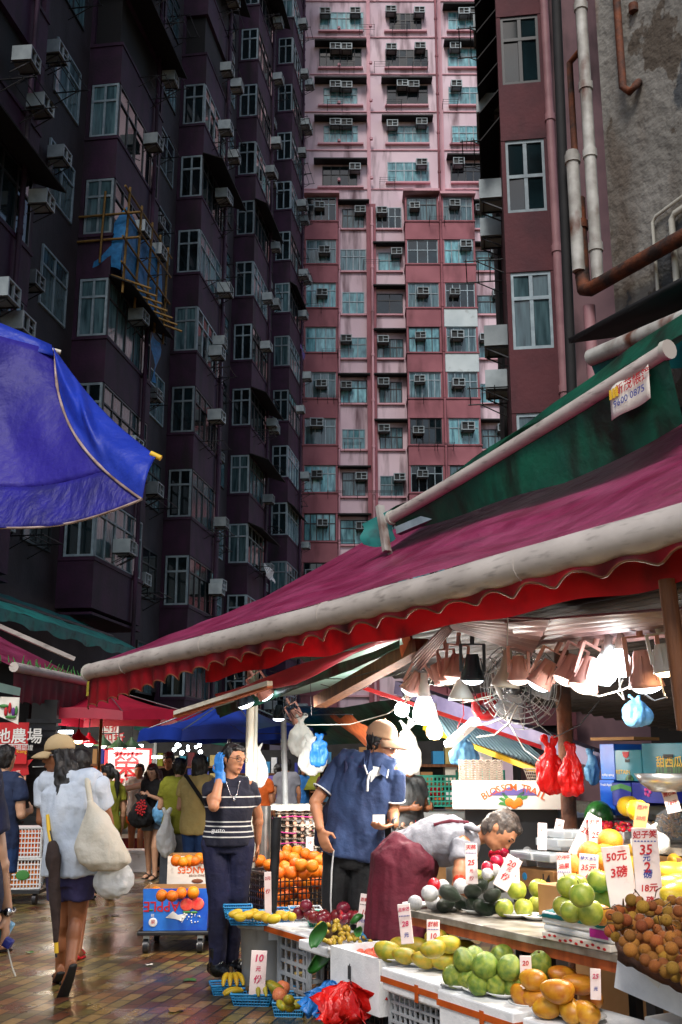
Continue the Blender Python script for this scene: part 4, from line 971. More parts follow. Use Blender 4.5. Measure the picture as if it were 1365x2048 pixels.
# --- cropped man at the left edge and the man behind him
Y0 = 5.0
J = dict(head=A(-70, 1480), hf=(.2, 1, 0), hu=(0, 0, 1), shL=A(-130, 1545), shR=A(-25, 1550), elL=A(-150, 1680), wrL=A(-140, 1780, .1), elR=A(-5, 1700, .02), wrR=A(13, 1822, .1), hdR=Vector((.03, .1, -1)), huR=Vector((1, -.1, 0)), thR=1,
         hipL=A(-110, 1800), hipR=A(-55, 1800), knL=A(-110, 2000), knR=A(-60, 2010), anL=A(-110, 2200), anR=A(-60, 2210, -.1), back=Vector((0, -1, 0)))
r, K = human('person', 'bare forearm and navy sleeve of a man with steel watch at the picture edge', J, 'skin_pale', 'navy', 'black_cloth', .009, 1.05, ('short', 'hair'), sleeve=.78, seed=2, curl=(.5, .7), shoes='sandal', wide=.98)
w_ = J['wrR']; g = G()
g.tube([w_+Vector((math.cos(t)*.034, math.sin(t)*.031, .004*math.sin(2*t))) for t in [i*math.pi/8 for i in range(17)]], .011, 8); wt = obj('wristwatch', g, M['silver'], r, world=True)
g = G(); g.lathe([(0, -.006), (.02, -.006), (.02, .006), (0, .006)], w_+Vector((.02, -.036, 0)), 14, Matrix.Rotation(math.pi/2, 4, 'X')); obj('dial', g, M['silver'], wt).data.transform(Matrix.Translation(-r.location))
r = thing('spray_bottle', 'blue and white handheld gadget with a hanging cord in the hand at the picture edge', 'gadget', A(10, 1880, .12))
g = G(); g.box(A(8, 1865, .14), (.05, .045, .11), M=Matrix.Rotation(.5, 4, 'Y')); obj('casing', g, M['sky_ink'], r, world=True, bev=.008)
g = G(); g.box(A(14, 1884, .12), (.055, .05, .04), M=Matrix.Rotation(.5, 4, 'Y')); obj('nozzle', g, M['navy_box'], r, world=True, bev=.008)
g = G(); g.tube([A(14, 1890, .12), A(20, 1915, .1), A(25, 1935, .1), A(32, 1953, .08)], .004, 6); obj('cord', g, M['wire_white'], r, world=True)
stand('person', 'man in slate tee with dark backpack strap near the red banner', (-2.88, 9.2), 1.66, .35, 'blue_tee', 'denim', ('short', 'hair'), 'skin_pale', arms=('down', 'fwd'), bottom_len=.6, vox=.013)

# --- crowd further down the lane
def gx(px, Y): return (at(px, 1600, Y).x, Y)
r, K = stand('person', 'curly-haired woman in black sleeveless top and pale denim shorts checking a paper', gx(310, 14.8), 1.5, math.pi+.25, 'black_cloth', 'denim_light', ('wavy', 'hair_brown'), 'skin_pale', arms=('fold', 'side'), bottom_len=.42, lean=.07, hf=(-.3, -.9, -.45), bare=True, shoes='sandal', step=.1)
fb = sack('tote_bag', 'black cloth bag with a red floral print on the arm of the curly-haired woman', at(281, 1655, 14.55), .34, .42, 'black_cloth', seed=2)
g = G(); 
for i in range(26): 
    a = i*2.4; q = .018*math.sqrt(i); g.ell(at(283, 1615, 14.40)+Vector((math.cos(a)*q*.8, 0, math.sin(a)*q*1.15)), (.014, .006, .014), nu=8, nv=6)
g.v = [v-fb.location for v in g.v]; obj('flower_print', g, M['red_ink'], fb)
sack('plastic_bag', 'light blue carrier bag on the wrist of the curly-haired woman', at(326, 1648, 14.5), .26, .42, 'bag_sky', seed=3)
stand('person', 'stout man in plain black tee looking down beside the white sign', gx(336, 15.8), 1.66, math.pi+.1, 'black_cloth', 'black_cloth', ('short', 'hair'), 'skin', hf=(-.1, -.9, -.35), arms='fwd')
stand('person', 'legs in orange shorts half hidden behind the curly-haired woman', gx(277, 16.4), 1.5, math.pi, 'tee_grey', 'orange_cloth', ('short', 'hair'), 'skin_tan', bottom_len=.4, step=.12, shoes='sandal')
r, K = stand('person', 'woman from behind in khaki tee and blue jeans with black cross strap', gx(396, 11.6), 1.6, .35, 'khaki_tee', 'denim', ('bob', 'hair'), 'skin_pale', arms='fwd', wide=1.05, vox=.012)
g = G(); q = lambda x, y, d: at(x, y, 11.6+d)
g.tube([q(372, 1552, .0), q(372, 1550, -.13), q(388, 1574, -.175), q(404, 1597, -.17), q(418, 1620, -.13)], .022, 6); obj('strap', g, M['black_cloth'], r, world=True)
r, K = stand('person', 'shopper in olive green tee and long grey skirt beside the khaki tee', gx(357, 12.2), 1.57, .2, 'green_tee', 'grey_skirt', ('short', 'hair'), 'skin_pale', arms='fwd', skirt=True, bottom_len=.92, vox=.012)
sack('carrier_bag', 'white printed carrier bag held by the shopper in the grey skirt', at(331, 1712, 12.0), .2, .5, 'bag_white', seed=5, d=.09)
stand('person', 'girl with black ponytail in olive top walking toward the sign', gx(214, 12.6), 1.5, -.5, 'green_tee', 'black_cloth', ('pony', 'hair'), 'skin_pale', hf=(-.8, .4, -.2))
bg = [(437+118, 19, 1.5, .3, 'violet_tee', 'short', 'figure in violet tee among the far shoppers'), (573, 18, 1.58, -.2, 'tee_grey', 'short', 'far shopper in grey tee wearing a black backpack'), (603, 20, 1.5, 2.4, 'sky_tee', 'bob', 'far woman in bright blue top'), (651, 18.5, 1.5, 2.2, 'wine_tee', 'bun', 'far woman in dark wine red top'), (521, 16, 1.5, .4, 'orange_cloth', 'short', 'far figure in brown patterned top behind the striped woman')]
for px, Y, h, f, t, hr_, lab in bg: stand('person', lab, gx(px, Y), h, f, t, 'black_cloth', (hr_, 'hair'), 'skin', vox=.018)
stand('person', 'man in grey plaid shirt behind the egg stacks', gx(817, 11.2), 1.6, 2.6, 'plaid', 'black_cloth', ('short', 'hair'), 'skin_tan', arms='fwd', vox=.013)
# ------------------------------------------------------------------ helpers in the stall frame
def onT(px, py, t):
    d = Vector(ray(px, py)); o = Vector((0, 0, CAMH))
    k = (t-(o-O).dot(UT))/d.dot(UT)
    return o+d*k
def quad(g, a, b, c, d, nu=1, nv=1, fn=None, smooth=True):
    """bilinear sheet a-b (u), d-c; fn(u, v) adds an offset"""
    a, b, c, d = map(Vector, (a, b, c, d))
    return g.grid(lambda u, v: (a.lerp(b, u)).lerp(d.lerp(c, u), v)+(fn(u, v) if fn else Vector()), nu, nv, smooth)
Zv = Vector((0, 0, 1))
def nz3(*p): return noise.noise(Vector(p))

# ------------------------------------------------------------------ big maroon awning
r = thing('awning', 'large maroon awning with thick grey roller and scalloped red valance over the fruit stall', 'awning', S(-3, 0, 2.4))
BL, BR = Vector((-2.516, 10.6, 2.386)), Vector((1.31, 3.93, 2.40)); BR = BR+(BR-BL).normalized()*1.2
g = G(); n_ = 40; g.tube([BL.lerp(BR, i/n_)+Zv*(.012*nz3(i*.35, 1, 0)-.02*math.sin(math.pi*i/n_)) for i in range(n_+1)], .082, 18)
for f in (.13, .34, .55, .76): g.tube([BL.lerp(BR, f)+Zv*-.017, BL.lerp(BR, f+.0012)-Zv*.017], .0845, 18)
bar = obj('roller', g, M['bar_grey'], r, world=True)
g = G(); g.tube([BL-US*.015, BL+US*.01], .09, 18); obj('end_cap', g, M['pvc'], bar).data.transform(Matrix.Translation(-r.location))
TL, TR = BL+UT*3.2+Zv*1.58+US*.1, BR+UT*3.6+Zv*1.75
def wr(u, v):
    e = math.sin(math.pi*min(1, v*1.4))
    q = u*7.5+v*2.2; q2 = (u*5.0-v*1.6)
    return Zv*(e*(.5+u)*(.045*math.sin(q*3.1+1.5*nz3(u*4, v*2, 0))+.03*nz3(q2*2.6, v*.7, 2)+.07*nz3(u*16-v*11, v*1.2, 5))-.22*math.sin(math.pi*v)*(.5+.5*u))
g = G(); quad(g, BL+Zv*.07, BR+Zv*.07, TR+Zv*.3, TL+Zv*.1, 150, 36, wr); obj('fabric', g, M['maroon_cloth'], r, world=True)
def scallop(a, b, drop, per, amp, t=0, top=0.0, sway=.02, seed=0, n=260, drop2=None):
    """hanging strip under a-b with a wavy lower hem"""
    L = (b-a).length; g = G(); h = []
    def P(u, v):
        dr = drop2+(drop-drop2)*(1-u)**2.6 if drop2 is not None else drop
        ph = u*L/per; d = dr+amp*math.sin(2*math.pi*ph)*(.6+.5*nz3(ph*.7, seed, 1))+amp*.8*nz3(u*L*.5, seed, 3)
        return a.lerp(b, u)+UT*(t+sway*v*math.sin(2*math.pi*ph+1)+.03*v*nz3(u*L*1.5, seed, 7))-Zv*(top+(d-top)*v)
    g.grid(P, n, 6)
    return g, [P(i/n, 1.0) for i in range(n+1)]
g, hem = scallop(BL-Zv*.02, BR-Zv*.02, .33, .3, .035, -.02, .03, drop2=.095)
va = obj('valance', g, M['red_cloth'], r, world=True)
g = G(); g.tube(hem, .006, 5); obj('hem', g, M['brown_ink'], va).data.transform(Matrix.Translation(-r.location))
g, hem = scallop(BL+US*2.6-Zv*.04, BR-Zv*.04, .22, .9, .02, .16, .0, .01, 4, drop2=.145)
obj('inner_valance', g, mat('red_inner', '#b80f1a', '#9c0c16', rough=.5, ns=3, tl=.32, stain=('#4a0810', 4, .5, .75)), r, world=True)
g = G(); q = BL+US*.1-UT*.05; g.prism([(0, 0), (.07, .0), (.07, .14), (0, .14)], q-Zv*.24, US, Zv, .003); obj('sticker', g, mat('sticker_yellow', '#b8a83a', '#8f8a2a', rough=.5, ns=30), r, world=True)
g = G()
for f in (.28, .62): p = BL.lerp(BR, f); g.tube([p, p+UT*3.0+Zv*.2], .025, 8)
obj('arm', g, M['steel'], r, world=True)

# ------------------------------------------------------------------ green awning above it
GL, GR = Vector((.476, 9.5, 3.723)), Vector((2.156, 6.5, 4.158))
r = thing('awning', 'torn dark green awning with a pale roller and shop sticker above the maroon one', 'awning', (GL+GR)/2)
g = G(); g.tube([GL.lerp(GR, i/12)-Zv*.02*math.sin(math.pi*i/12) for i in range(13)], .056, 14)
bar = obj('roller', g, M['bar_grey'], r, world=True)
for q in (GR, GL): g = G(); g.tube([q-US*.02, q+US*.02], .068, 14); obj('end_cap', g, M['pvc'], bar).data.transform(Matrix.Translation(-r.location))
D = (GR-GL).normalized()
g = G(); quad(g, GL-D*.3+Zv*.05, GR+Zv*.05, GR+UT*.75+Zv*.72, GL-D*.5+UT*.6+Zv*.42, 40, 12, lambda u, v: Zv*(.08*nz3(u*6, v*2, 0)*(1-v*.5)-.14*math.sin(math.pi*v))); obj('fabric', g, M['green_cloth'], r, world=True)
g = G()
def gv(u, v): 
    d = (.10+.36*min(1, u*1.5))*v
    return GL.lerp(GR, u)-Zv*(.03+d)+UT*(.05*math.sin(u*9)*v+.08*v)
g.grid(gv, 60, 8); obj('valance', g, M['green_cloth'], r, world=True)
g = G(); g.grid(lambda u, v: GL+Vector((.02-.30*u, .02+.12*u, .10-.13*u-.30*v*(1-.35*u)))+Vector((.02*math.sin(v*7), 0, -.05*math.sin(math.pi*u)*v)), 8, 8); obj('end_flap', g, M['teal_cloth'], r, world=True)
g = G(); g.bar(GL-D*.14+Zv*.15-UT*.05, GL-D*.02-Zv*.32-UT*.05, .07, .05); g.tube([GL-D*.05-Zv*.3, GL-D*.1-Zv*.62+UT*.1], .025, 6); obj('bracket', g, M['pipe_white'], r, world=True)
g = G(); g.bar(GL+D*.1-Zv*.16, GL+D*1.0-Zv*.1+UT*.3, .07, .07); obj('arm', g, M['steel'], r, world=True)
p = GR-D*.52-Zv*.3-UT*.0
g = G(); g.grid(lambda u, v: p+D*u*.38+Zv*(.02+.25*v+.0)+UT*(-.03-.012*math.sin(u*7)), 10, 4); stk = obj('sticker', g, M['paper'], r, world=True, solid=.003)
g = G(); q = p-UT*.055; g.text('新茂帳篷', q+D*.24+Zv*.19, D, Zv, .085, .01); a = obj('lettering', g, M['red_ink'], stk); a.data.transform(Matrix.Translation(-r.location))
g = G(); g.text('9600 0875', q+D*.2+Zv*.105, D, Zv, .07, .008); g.bx((0, 0, 0), (.0001, .0001, .0001)); a = obj('lettering', g, M['blue_ink'], stk); a.data.transform(Matrix.Translation(-r.location))
g = G()
for i in range(3): g.box(q+D*(.03+.03*i)+Zv*.19, (.022, .004, .07), rz=SROT)
a = obj('emblem', g, M['yellow_ink'], stk); a.data.transform(Matrix.Translation(-r.location))
# upper eave, second roller
r = thing('eave', 'black sheet-metal eave jutting from the peeling plaster wall', 'eave', S(-1.6, 4, 5.6))
g = G(); a, b = onT(1138, 682, 3.4), onT(1365, 560, 3.4); b = b+(b-a)*.8
quad(g, a, b, b+UT*1.6+Zv*.5, a+UT*1.6+Zv*.5); obj('sheet', g, M['slate_sheet'], r, world=True, solid=.05)
r = thing('awning', 'rolled-up teal awning with rust-streaked white roller under the black eave', 'awning', S(-1.4, 3.2, 5))
a, b = onT(1182, 716, 3.0), onT(1365, 640, 3.0); b = b+(b-a)*1.0
g = G(); g.tube([a, a.lerp(b, .5), b], .075, 12); obj('roller', g, M['pipe_white'], r, world=True)
g = G(); quad(g, a+Zv*.06, b+Zv*.06, b+UT*1.9+Zv*.25, a+UT*1.9+Zv*.2, 12, 4, lambda u, v: Zv*.04*nz3(u*5, v*3, 1)); quad(g, a-Zv*.06, b-Zv*.06, b-Zv*.3+UT*.1, a-Zv*.3+UT*.1, 20, 3, lambda u, v: UT*.05*math.sin(u*16)*v+Zv*.05*math.sin(u*9)*v); obj('fabric', g, M['teal_cloth'], r, world=True)
# dark backing where the awnings meet the wall
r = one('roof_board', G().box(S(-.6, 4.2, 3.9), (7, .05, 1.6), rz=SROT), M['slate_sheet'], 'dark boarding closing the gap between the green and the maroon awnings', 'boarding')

# ------------------------------------------------------------------ corrugated sheets under the awning
def corr(name, label, a, b, c, d, m, ridges, amp=.014, along='v'):
    g = G(); nrm = (Vector(b)-Vector(a)).cross(Vector(d)-Vector(a)).normalized()
    n = ridges*6
    quad(g, a, b, c, d, 2 if along == 'v' else n, n if along == 'v' else 2, lambda u, v: nrm*amp*math.sin(2*math.pi*ridges*(v if along == 'v' else u)))
    return one(name, g, M[m], label, 'roofing sheet', solid=.004)
corr('corrugated_sheet', 'long pinkish corrugated sheet above the row of spotlights', onT(1010, 1246, .35), onT(1400, 1216, .25), onT(1400, 1262, 1.0), onT(1075, 1304, 1.2), 'corr_pink', 7)
corr('corrugated_sheet', 'bent corrugated sheet with a torn corner left of the fan', onT(895, 1232, .4), onT(1100, 1240, .3), onT(1064, 1310, 1.1), onT(905, 1254, .7), 'corr_pink', 8)
corr('corrugated_sheet', 'small folded corrugated scrap hanging beside the brown beam', onT(822, 1316, .9), onT(890, 1250, .6), onT(905, 1262, .8), onT(838, 1345, 1.0), 'corr_pink', 6)
corr('corrugated_sheet', 'broad dark corrugated roof inside the stall behind the lamps', S(-4.2, .9, 2.46), S(2.2, .9, 2.42), S(2.2, 5, 1.95), S(-2.6, 4.6, 1.75), 'corr_dark', 40, .02)  # dark brown sheet, two tones mottled evenly
corr('corrugated_sheet', 'translucent blue corrugated roof slanting behind the hanging bulbs', onT(840, 1390, 2.6), onT(960, 1410, 3.0), onT(1105, 1535, 2.6), onT(900, 1478, 2.2), 'corr_blue', 22, .02, 'u')
g = G(); g.bar(onT(800, 1375, 2.4), onT(1230, 1530, 2.4), .12, .12); one('roof_beam', g, mat('beam_lilac', '#8a80a0', '#6f678a', rough=.6), 'long lilac painted beam slanting down behind the fan', 'beam')
g = G(); g.bar(onT(850, 1455, 2.3), onT(1085, 1545, 2.3), .04, .04); one('roof_beam', g, M['yellow_ink'], 'thin yellow rail slanting down to the red carrier bags', 'rail')
g = G(); g.bar(onT(705, 1368, 1.1), onT(1130, 1510, 2.5), .03, .03); one('roof_beam', g, M['red_cord'], 'thin red pole slanting across the hanging bulbs', 'pole')
g = G(); g.bar(onT(640, 1404, 1.0), onT(845, 1290, .9), .11, .09); one('roof_beam', g, M['wood'], 'dark brown timber beam tangled with wire under the red valance', 'beam')
g = G(); g.bar(onT(806, 1250, .8), onT(818, 1312, .9), .09, .05); one('bracket', g, M['wood_orange'], 'short orange upright above the dark brown timber beam', 'post')
g = G(); g.bar(onT(352, 1432, .0), onT(540, 1372, .2), .05, .03); g.m = 1; g.bar(onT(353, 1426, -.01), onT(540, 1366, .18), .05, .03); o = one('awning_pole', g, [M['wood_orange'], M['bag_cream']], 'orange and cream pole under the scalloped valance end', 'pole')
# pale tarps further in
def tarp(label, a, b, c, d, m, name='tarpaulin', n=10, amp=.05):
    g = G(); quad(g, a, b, c, d, n, n, lambda u, v: Zv*amp*(nz3(u*3, v*3, len(label))-math.sin(math.pi*u)*math.sin(math.pi*v))); return one(name, g, M[m], label, 'tarpaulin')
tarp('mint green tarpaulin ceiling behind the scalloped red valance', onT(425, 1416, .8), onT(800, 1268, .5), onT(830, 1340, 2.4), onT(520, 1400, 2.6), 'tarp_mint')
tarp('red strip of awning cloth beneath the red valance', onT(430, 1388, .35), onT(815, 1262, .3), onT(800, 1280, .5), onT(440, 1405, .5), 'crimson_cloth')
tarp('green border of the mint tarpaulin ceiling', onT(430, 1418, .75), onT(800, 1280, .5), onT(800, 1296, .52), onT(440, 1436, .78), 'green_cloth')
tarp('dark green tarpaulin over the far stalls behind the polo man', onT(560, 1420, 3.2), onT(860, 1395, 2.8), onT(900, 1480, 3.6), onT(640, 1490, 4.0), 'green_cloth')
tarp('rust brown canvas roof sloping behind the hanging white bags', onT(660, 1432, 2.6), onT(705, 1430, 2.4), onT(800, 1500, 2.6), onT(760, 1516, 2.8), 'wood_orange')
# posts
def post(name, a, b, r_, m, label, cat='post', n=10):
    g = G(); g.tube([a, (a+b)/2, b], r_, n); return one(name, g, M[m], label, cat)
post('timber_post', S(-1.1, 1.6, 0), S(-1.1, 1.6, 2.4), .05, 'rust', 'dark stained post the red carrier bags hang from')
post('bamboo_pole', onT(1334, 1160, .12), onT(1372, 1460, .12), .035, 'wood', 'brown bamboo pole leaning at the right edge of the stall')
post('stall_pole', Vector((-.79, 9.3, 0)), Vector((-.79, 9.3, 2.3)), .035, 'bag_cream', 'cream pole behind the head of the striped woman')
post('stall_pole', Vector((-.75, 9.36, .6)), Vector((-.75, 9.36, 2.3)), .022, 'pvc', 'thin white conduit strapped to the cream pole')
post('stall_pole', onT(573, 1690, 2.1), onT(567, 1425, 2.1), .032, 'grey_plastic', 'slim grey pole rising behind the stacked eggs')
post('bollard', Vector((-.68, 9.75, 0)), Vector((-.68, 9.75, 1.13)), .055, 'steel', 'shiny stainless bollard beside the stacked eggs', 'bollard', 18)
post('pipe_post', onz(543, 1856, .42), onz(543, 1856, .42)+Vector((.03, 0, .72)), .032, 'dark_steel', 'grey steel tube standing at the corner of the black orange crate', 'post', 14)

# ------------------------------------------------------------------ lamps
def spot_proto(m, lit):
    r = thing('spotlight', 'x', 'spotlight')
    g = G(); g.lathe([(.03, .0), (.036, -.02), (.04, -.06), (.062, -.12), (.066, -.135), (.06, -.135), (.036, -.06), (.0, -.05)], n=18)
    for k in range(6): a = k*math.pi/3; g.bar((math.cos(a)*.042, math.sin(a)*.042, -.02), (math.cos(a)*.058, math.sin(a)*.058, -.11), .012, .006)
    obj('housing', g, M[m], r)
    g = G(); g.bar((-.06, 0, -.09), (-.06, 0, .05), .016, .008); g.bar((.06, 0, -.09), (.06, 0, .05), .016, .008); g.bar((-.064, 0, .05), (.064, 0, .05), .016, .008); g.tube([(0, 0, .05), (0, 0, .12)], .012, 8); obj('yoke', g, M[m], r)
    g = G(); g.ell((0, 0, -.128), (.056, .056, .03)); obj('bulb', g, M[lit], r)
    return r
def bulb_proto(lit, big=1.0):
    r = thing('light_bulb', 'x', 'light bulb')
    g = G(); g.lathe([(.0, .12), (.018, .12), (.02, .06), (.028, .055), (.028, .03), (.034, .0), (.03, .0)], n=14); obj('socket', g, M['lamp_white'], r)
    g = G(); g.lathe([(.03, .005), (.045, -.03), (.06*big, -.075), (.058*big, -.105), (.035*big, -.135), (0, -.14)], n=16); obj('globe', g, M[lit], r)
    return r
def refl_proto():
    r = thing('reflector_lamp', 'x', 'reflector lamp')
    g = G(); g.lathe([(.02, .13), (.024, .08), (.03, .06), (.03, .04), (.07, -.04), (.072, -.055), (.066, -.05), (.0, -.035)], n=18); obj('reflector', g, M['pvc'], r)
    g = G(); g.tube([(0, 0, .12), (.01, 0, .2), (.0, 0, .3)], .006, 6); obj('flex', g, M['wire_white'], r)
    return r
_pr = {}
def lamp(kind, px, py, t, label, rot=(0, 0, 0), sc_=1.0, power=0, col=(1, 1, 1), group=None):
    if kind not in _pr:
        _pr[kind] = {'pink': lambda: spot_proto('lamp_pink', 'bulb_cool'), 'pink_dim': lambda: spot_proto('lamp_pink', 'bulb_dim'), 'dark': lambda: spot_proto('lamp_dark', 'bulb_cool'), 'warm': lambda: spot_proto('lamp_white', 'bulb_warm'),
                     'bulb': lambda: bulb_proto('bulb_cool'), 'bulb_warm': lambda: bulb_proto('bulb_warm', 1.0), 'refl': refl_proto}[kind](); o = _pr[kind]
        first = True
    else: o = dup(_pr[kind], (0, 0, 0))
    p = onT(px, py, t); o.location = p; o.rotation_euler = rot; o.scale = (sc_,)*3; o['label'] = label
    if group: o['group'] = group
    if power:
        spot = not kind.startswith('bulb')
        l = bpy.data.lights.new('lamp_glow', 'SPOT' if spot else 'POINT'); l.energy = power*(3.6 if spot else 1); l.color = col; l.shadow_soft_size = .05
        if spot: l.spot_size = R(150); l.spot_blend = .6
        lo = bpy.data.objects.new('lamp_glow', l); C.objects.link(lo); lo.rotation_euler = o.rotation_euler
        d = Vector((0, 0, -.24*sc_)); d.rotate(o.rotation_euler); lo.location = p+d
    return o
CW, WW = (1, .95, .88), (1, .72, .42)
PW = .62
lamp('pink', 1102, 1322, .85, 'blush spotlight tilted left, first of the row under the corrugated sheet', (.2, .5, 0), 1.15, 13*PW, CW)
lamp('pink_dim', 1150, 1312, .85, 'blush spotlight second in the row under the corrugated sheet', (.1, .45, .3), 1.1)
lamp('pink_dim', 1183, 1316, .82, 'larger blush spotlight beside the two bare white globes', (.1, .35, .5), 1.25)
lamp('bulb', 1213, 1312, .8, 'bright white globe left of the pair in the spotlight row', (0, .2, 0), 1.1, 10*PW, CW)
lamp('bulb', 1241, 1300, .8, 'bright white globe right of the pair in the spotlight row', (0, .1, 0), 1.0)
lamp('pink', 1284, 1300, .75, 'wide blush spotlight shining straight down near the bamboo pole', (.1, -.1, 0), 1.35, 16*PW, CW)
lamp('warm', 1322, 1288, .7, 'warm yellow spotlight beside the bamboo pole', (0, -.15, 0), 1.0, 7*PW, WW)
lamp('pink_dim', 1037, 1312, .95, 'blush caged spotlight in front of the fan', (0, 0, .3), 1.1)
lamp('dark', 945, 1308, 1.0, 'dark slate spotlight with dazzling white face under the bent sheet', (.1, 0, 0), 1.25, 14*PW, CW)
lamp('pink_dim', 915, 1308, 1.1, 'blush caged spotlight touching the dark slate one', (0, .1, 0), 1.2)
lamp('pink_dim', 893, 1316, 1.1, 'blush caged spotlight next left of the touching pair', (0, -.1, .5), 1.15)
lamp('pink_dim', 868, 1328, 1.05, 'small blush spotlight facing sideways above the big bare bulb', (0, -.5, .2), 1.0)
lamp('pink', 838, 1345, 1.0, 'rosy spotlight glowing toward the polo man', (.2, .5, 0), 1.1, 9*PW, (1, .8, .75))
lamp('bulb', 849, 1394, 1.0, 'big bare white bulb hanging above the cap of the polo man', (0, 0, 0), 1.35, 22*PW, CW)
lamp('bulb_warm', 869, 1440, 1.3, 'warm bulb in a frilled shade right of the big bare bulb', (0, 0, 0), 1.0, 7*PW, WW)
lamp('refl', 922, 1380, 1.1, 'unlit white cone reflector on a flex by the red tape ring', (0, 0, 0), 1.2)
lamp('refl', 1012, 1352, 1.0, 'unlit white cone reflector in front of the fan guard', (.1, .1, 0), 1.25)
lamp('dark', 480, 1372, .5, 'black clip spotlight at the cream pole', (.1, -.35, 0), 1.2, 10*PW, CW)
lamp('pink', 514, 1362, .5, 'white-faced spotlight pointing right at the cream pole', (.3, -.6, 0), 1.1, 12*PW, CW)
lamp('dark', 558, 1410, 1.6, 'small dark spotlight on the slim grey pole', (0, 0, 0), 1.0)
lamp('pink', 585, 1418, 1.6, 'spotlight over the hanging white bags', (.3, -.5, 0), 1.0, 26*PW, CW)
lamp('bulb', 812, 1400, 1.6, 'white bulb behind the cap of the polo man', (0, .4, 0), 1.0, 34*PW, CW)
# fan
def fan(px, py, t, label):
    p = onT(px, py, t); r = thing('wall_fan', label, 'fan', p, SROT+.5); r.scale = (1.4,)*3; r.rotation_euler.x = .12
    g = G()
    for sgn in (-1, 1):
        for k in range(1, 9):
            q = k/8; g.tube([(.2*q*math.cos(a), sgn*.06*(1-q*q), .2*q*math.sin(a)) for a in [i*math.pi/14 for i in range(29)]], .0022, 4, cap=False)
        for k in range(16): a = k*math.pi/8; g.tube([(.2*q*math.cos(a), sgn*.06*(1-q*q), .2*q*math.sin(a)) for q in (.1, .5, .8, 1)], .0022, 4)
    obj('guard', g, M['steel'], r)
    for k in range(3):
        g = G(); a0 = k*2*math.pi/3
        g.grid(lambda u, v: ((.04+.12*u)*math.cos(a0+(v-.5)*(1.1-.2*u)), (v-.5)*.05, (.04+.12*u)*math.sin(a0+(v-.5)*(1.1-.2*u))), 5, 5); obj('blade', g, M['grey_plastic'], r, solid=.004)
    g = G(); g.ell((0, -.05, 0), (.04, .025, .04)); g.tube([(0, .0, 0), (0, .16, 0)], .045, 12); g.tube([(0, .14, -.02), (0, .16, .35)], .014, 8); obj('motor', g, M['dark_steel'], r)
fan(1040, 1372, 1.35, 'round wire-guarded fan hanging behind the spotlights')
# round mirror-like disc, tape ring, power strip, wires
g = G(); g.lathe([(0, 0), (.085, 0), (.09, .006), (.085, .012), (0, .012)], n=24, M=Matrix.Rotation(1.25, 4, 'Y') @ Matrix.Rotation(.3, 4, 'X')); g.v = [v+onT(993, 1373, 1.0) for v in g.v]; one('lamp_disc', g, M['lamp_white'], 'thin white disc lamp seen almost edge-on by the fan', 'lamp')
g = G(); c = onT(971, 1413, 1.3); g.tube([c+Vector((math.cos(a)*.062, .0, math.sin(a)*.062)) for a in [i*math.pi/14 for i in range(29)]], .034, 12, cap=False); one('tape_roll', g, M['red_cord'], 'thick red roll of tape hanging beneath the fan', 'tape roll')
r = thing('power_strip', 'white power strip with coloured dots slanting below the tape roll', 'power strip', onT(925, 1465, 1.2))
g = G(); a, b = onT(897, 1490, 1.2), onT(953, 1440, 1.2); g.bar(a, b, .07, .045); obj('body', g, M['white_plastic'], r, world=True, bev=.006)
for i, m in enumerate(('red_ink', 'green_ink', 'blue_ink', 'red_ink')): g = G(); g.ell(a.lerp(b, .2+.2*i)-Vector((.01, .03, -.0)), .009); obj('socket_dot', g, M[m], r, world=True)
def wire(label, pts, t, m='wire', r_=.005, sag=.0, cat='cable'):
    P = [onT(x, y, tt if isinstance(tt, (int, float)) else t) for (x, y, *tt_) in pts for tt in [tt_[0] if tt_ else t]]
    Q = []
    for i in range(len(P)-1):
        for k in range(6):
            u = k/6; Q.append(P[i].lerp(P[i+1], u)-Zv*sag*math.sin(math.pi*u))
    Q.append(P[-1]); g = G(); g.tube(Q, r_*.62, 5); return one('cable', g, M[m], label, cat)
wire('long white flex strung from the hanging bags to the bulb over the polo man', [(610, 1450), (700, 1449), (775, 1428), (845, 1380)], 1.2, 'wire_white', .007)
wire('black wire drooping along the mint tarpaulin', [(540, 1342), (600, 1356), (690, 1358), (760, 1340)], .8, 'wire', .006)
wire('white flex looping under the right-hand lamps', [(1150, 1348), (1165, 1385), (1200, 1392), (1245, 1380), (1290, 1360), (1322, 1325)], .85, 'wire_white', .008)
wire('white flex dangling beside the bamboo pole', [(1310, 1300), (1318, 1350), (1330, 1392)], .7, 'wire_white', .007)
wire('black cable curving from the lamp row to the bamboo pole', [(1275, 1345), (1285, 1385), (1310, 1402), (1335, 1395)], .75, 'wire', .007)
wire('coiled white cord knotted below the pair of globes', [(1238, 1330), (1240, 1370), (1250, 1400), (1236, 1385), (1246, 1360)], .8, 'wire_white', .006)
wire('pair of white flexes swooping below the fan', [(1030, 1405), (1010, 1435), (975, 1448), (945, 1452)], 1.1, 'wire_white', .009)
wire('white flex swooping to the yellow rail', [(1036, 1410), (1020, 1445), (990, 1470), (955, 1474)], 1.15, 'wire_white', .009)
wire('thin white flex hanging to the crates below the disc lamp', [(1005, 1400), (1020, 1450), (1050, 1500), (1080, 1522)], 1.2, 'wire_white', .006)
wire('black cable looping behind the reflector lamps', [(1060, 1412), (1080, 1450), (1110, 1475), (1160, 1450), (1200, 1400)], 1.3, 'wire', .006)
wire('black wires tangled over the brown beam', [(700, 1385), (760, 1350), (830, 1330), (900, 1345), (960, 1360)], 1.1, 'wire', .008, .03)
wire('grey cable bunch behind the big bare bulb', [(800, 1372), (850, 1362), (905, 1368), (960, 1352), (1000, 1320)], 1.25, 'dark_steel', .012, .02)
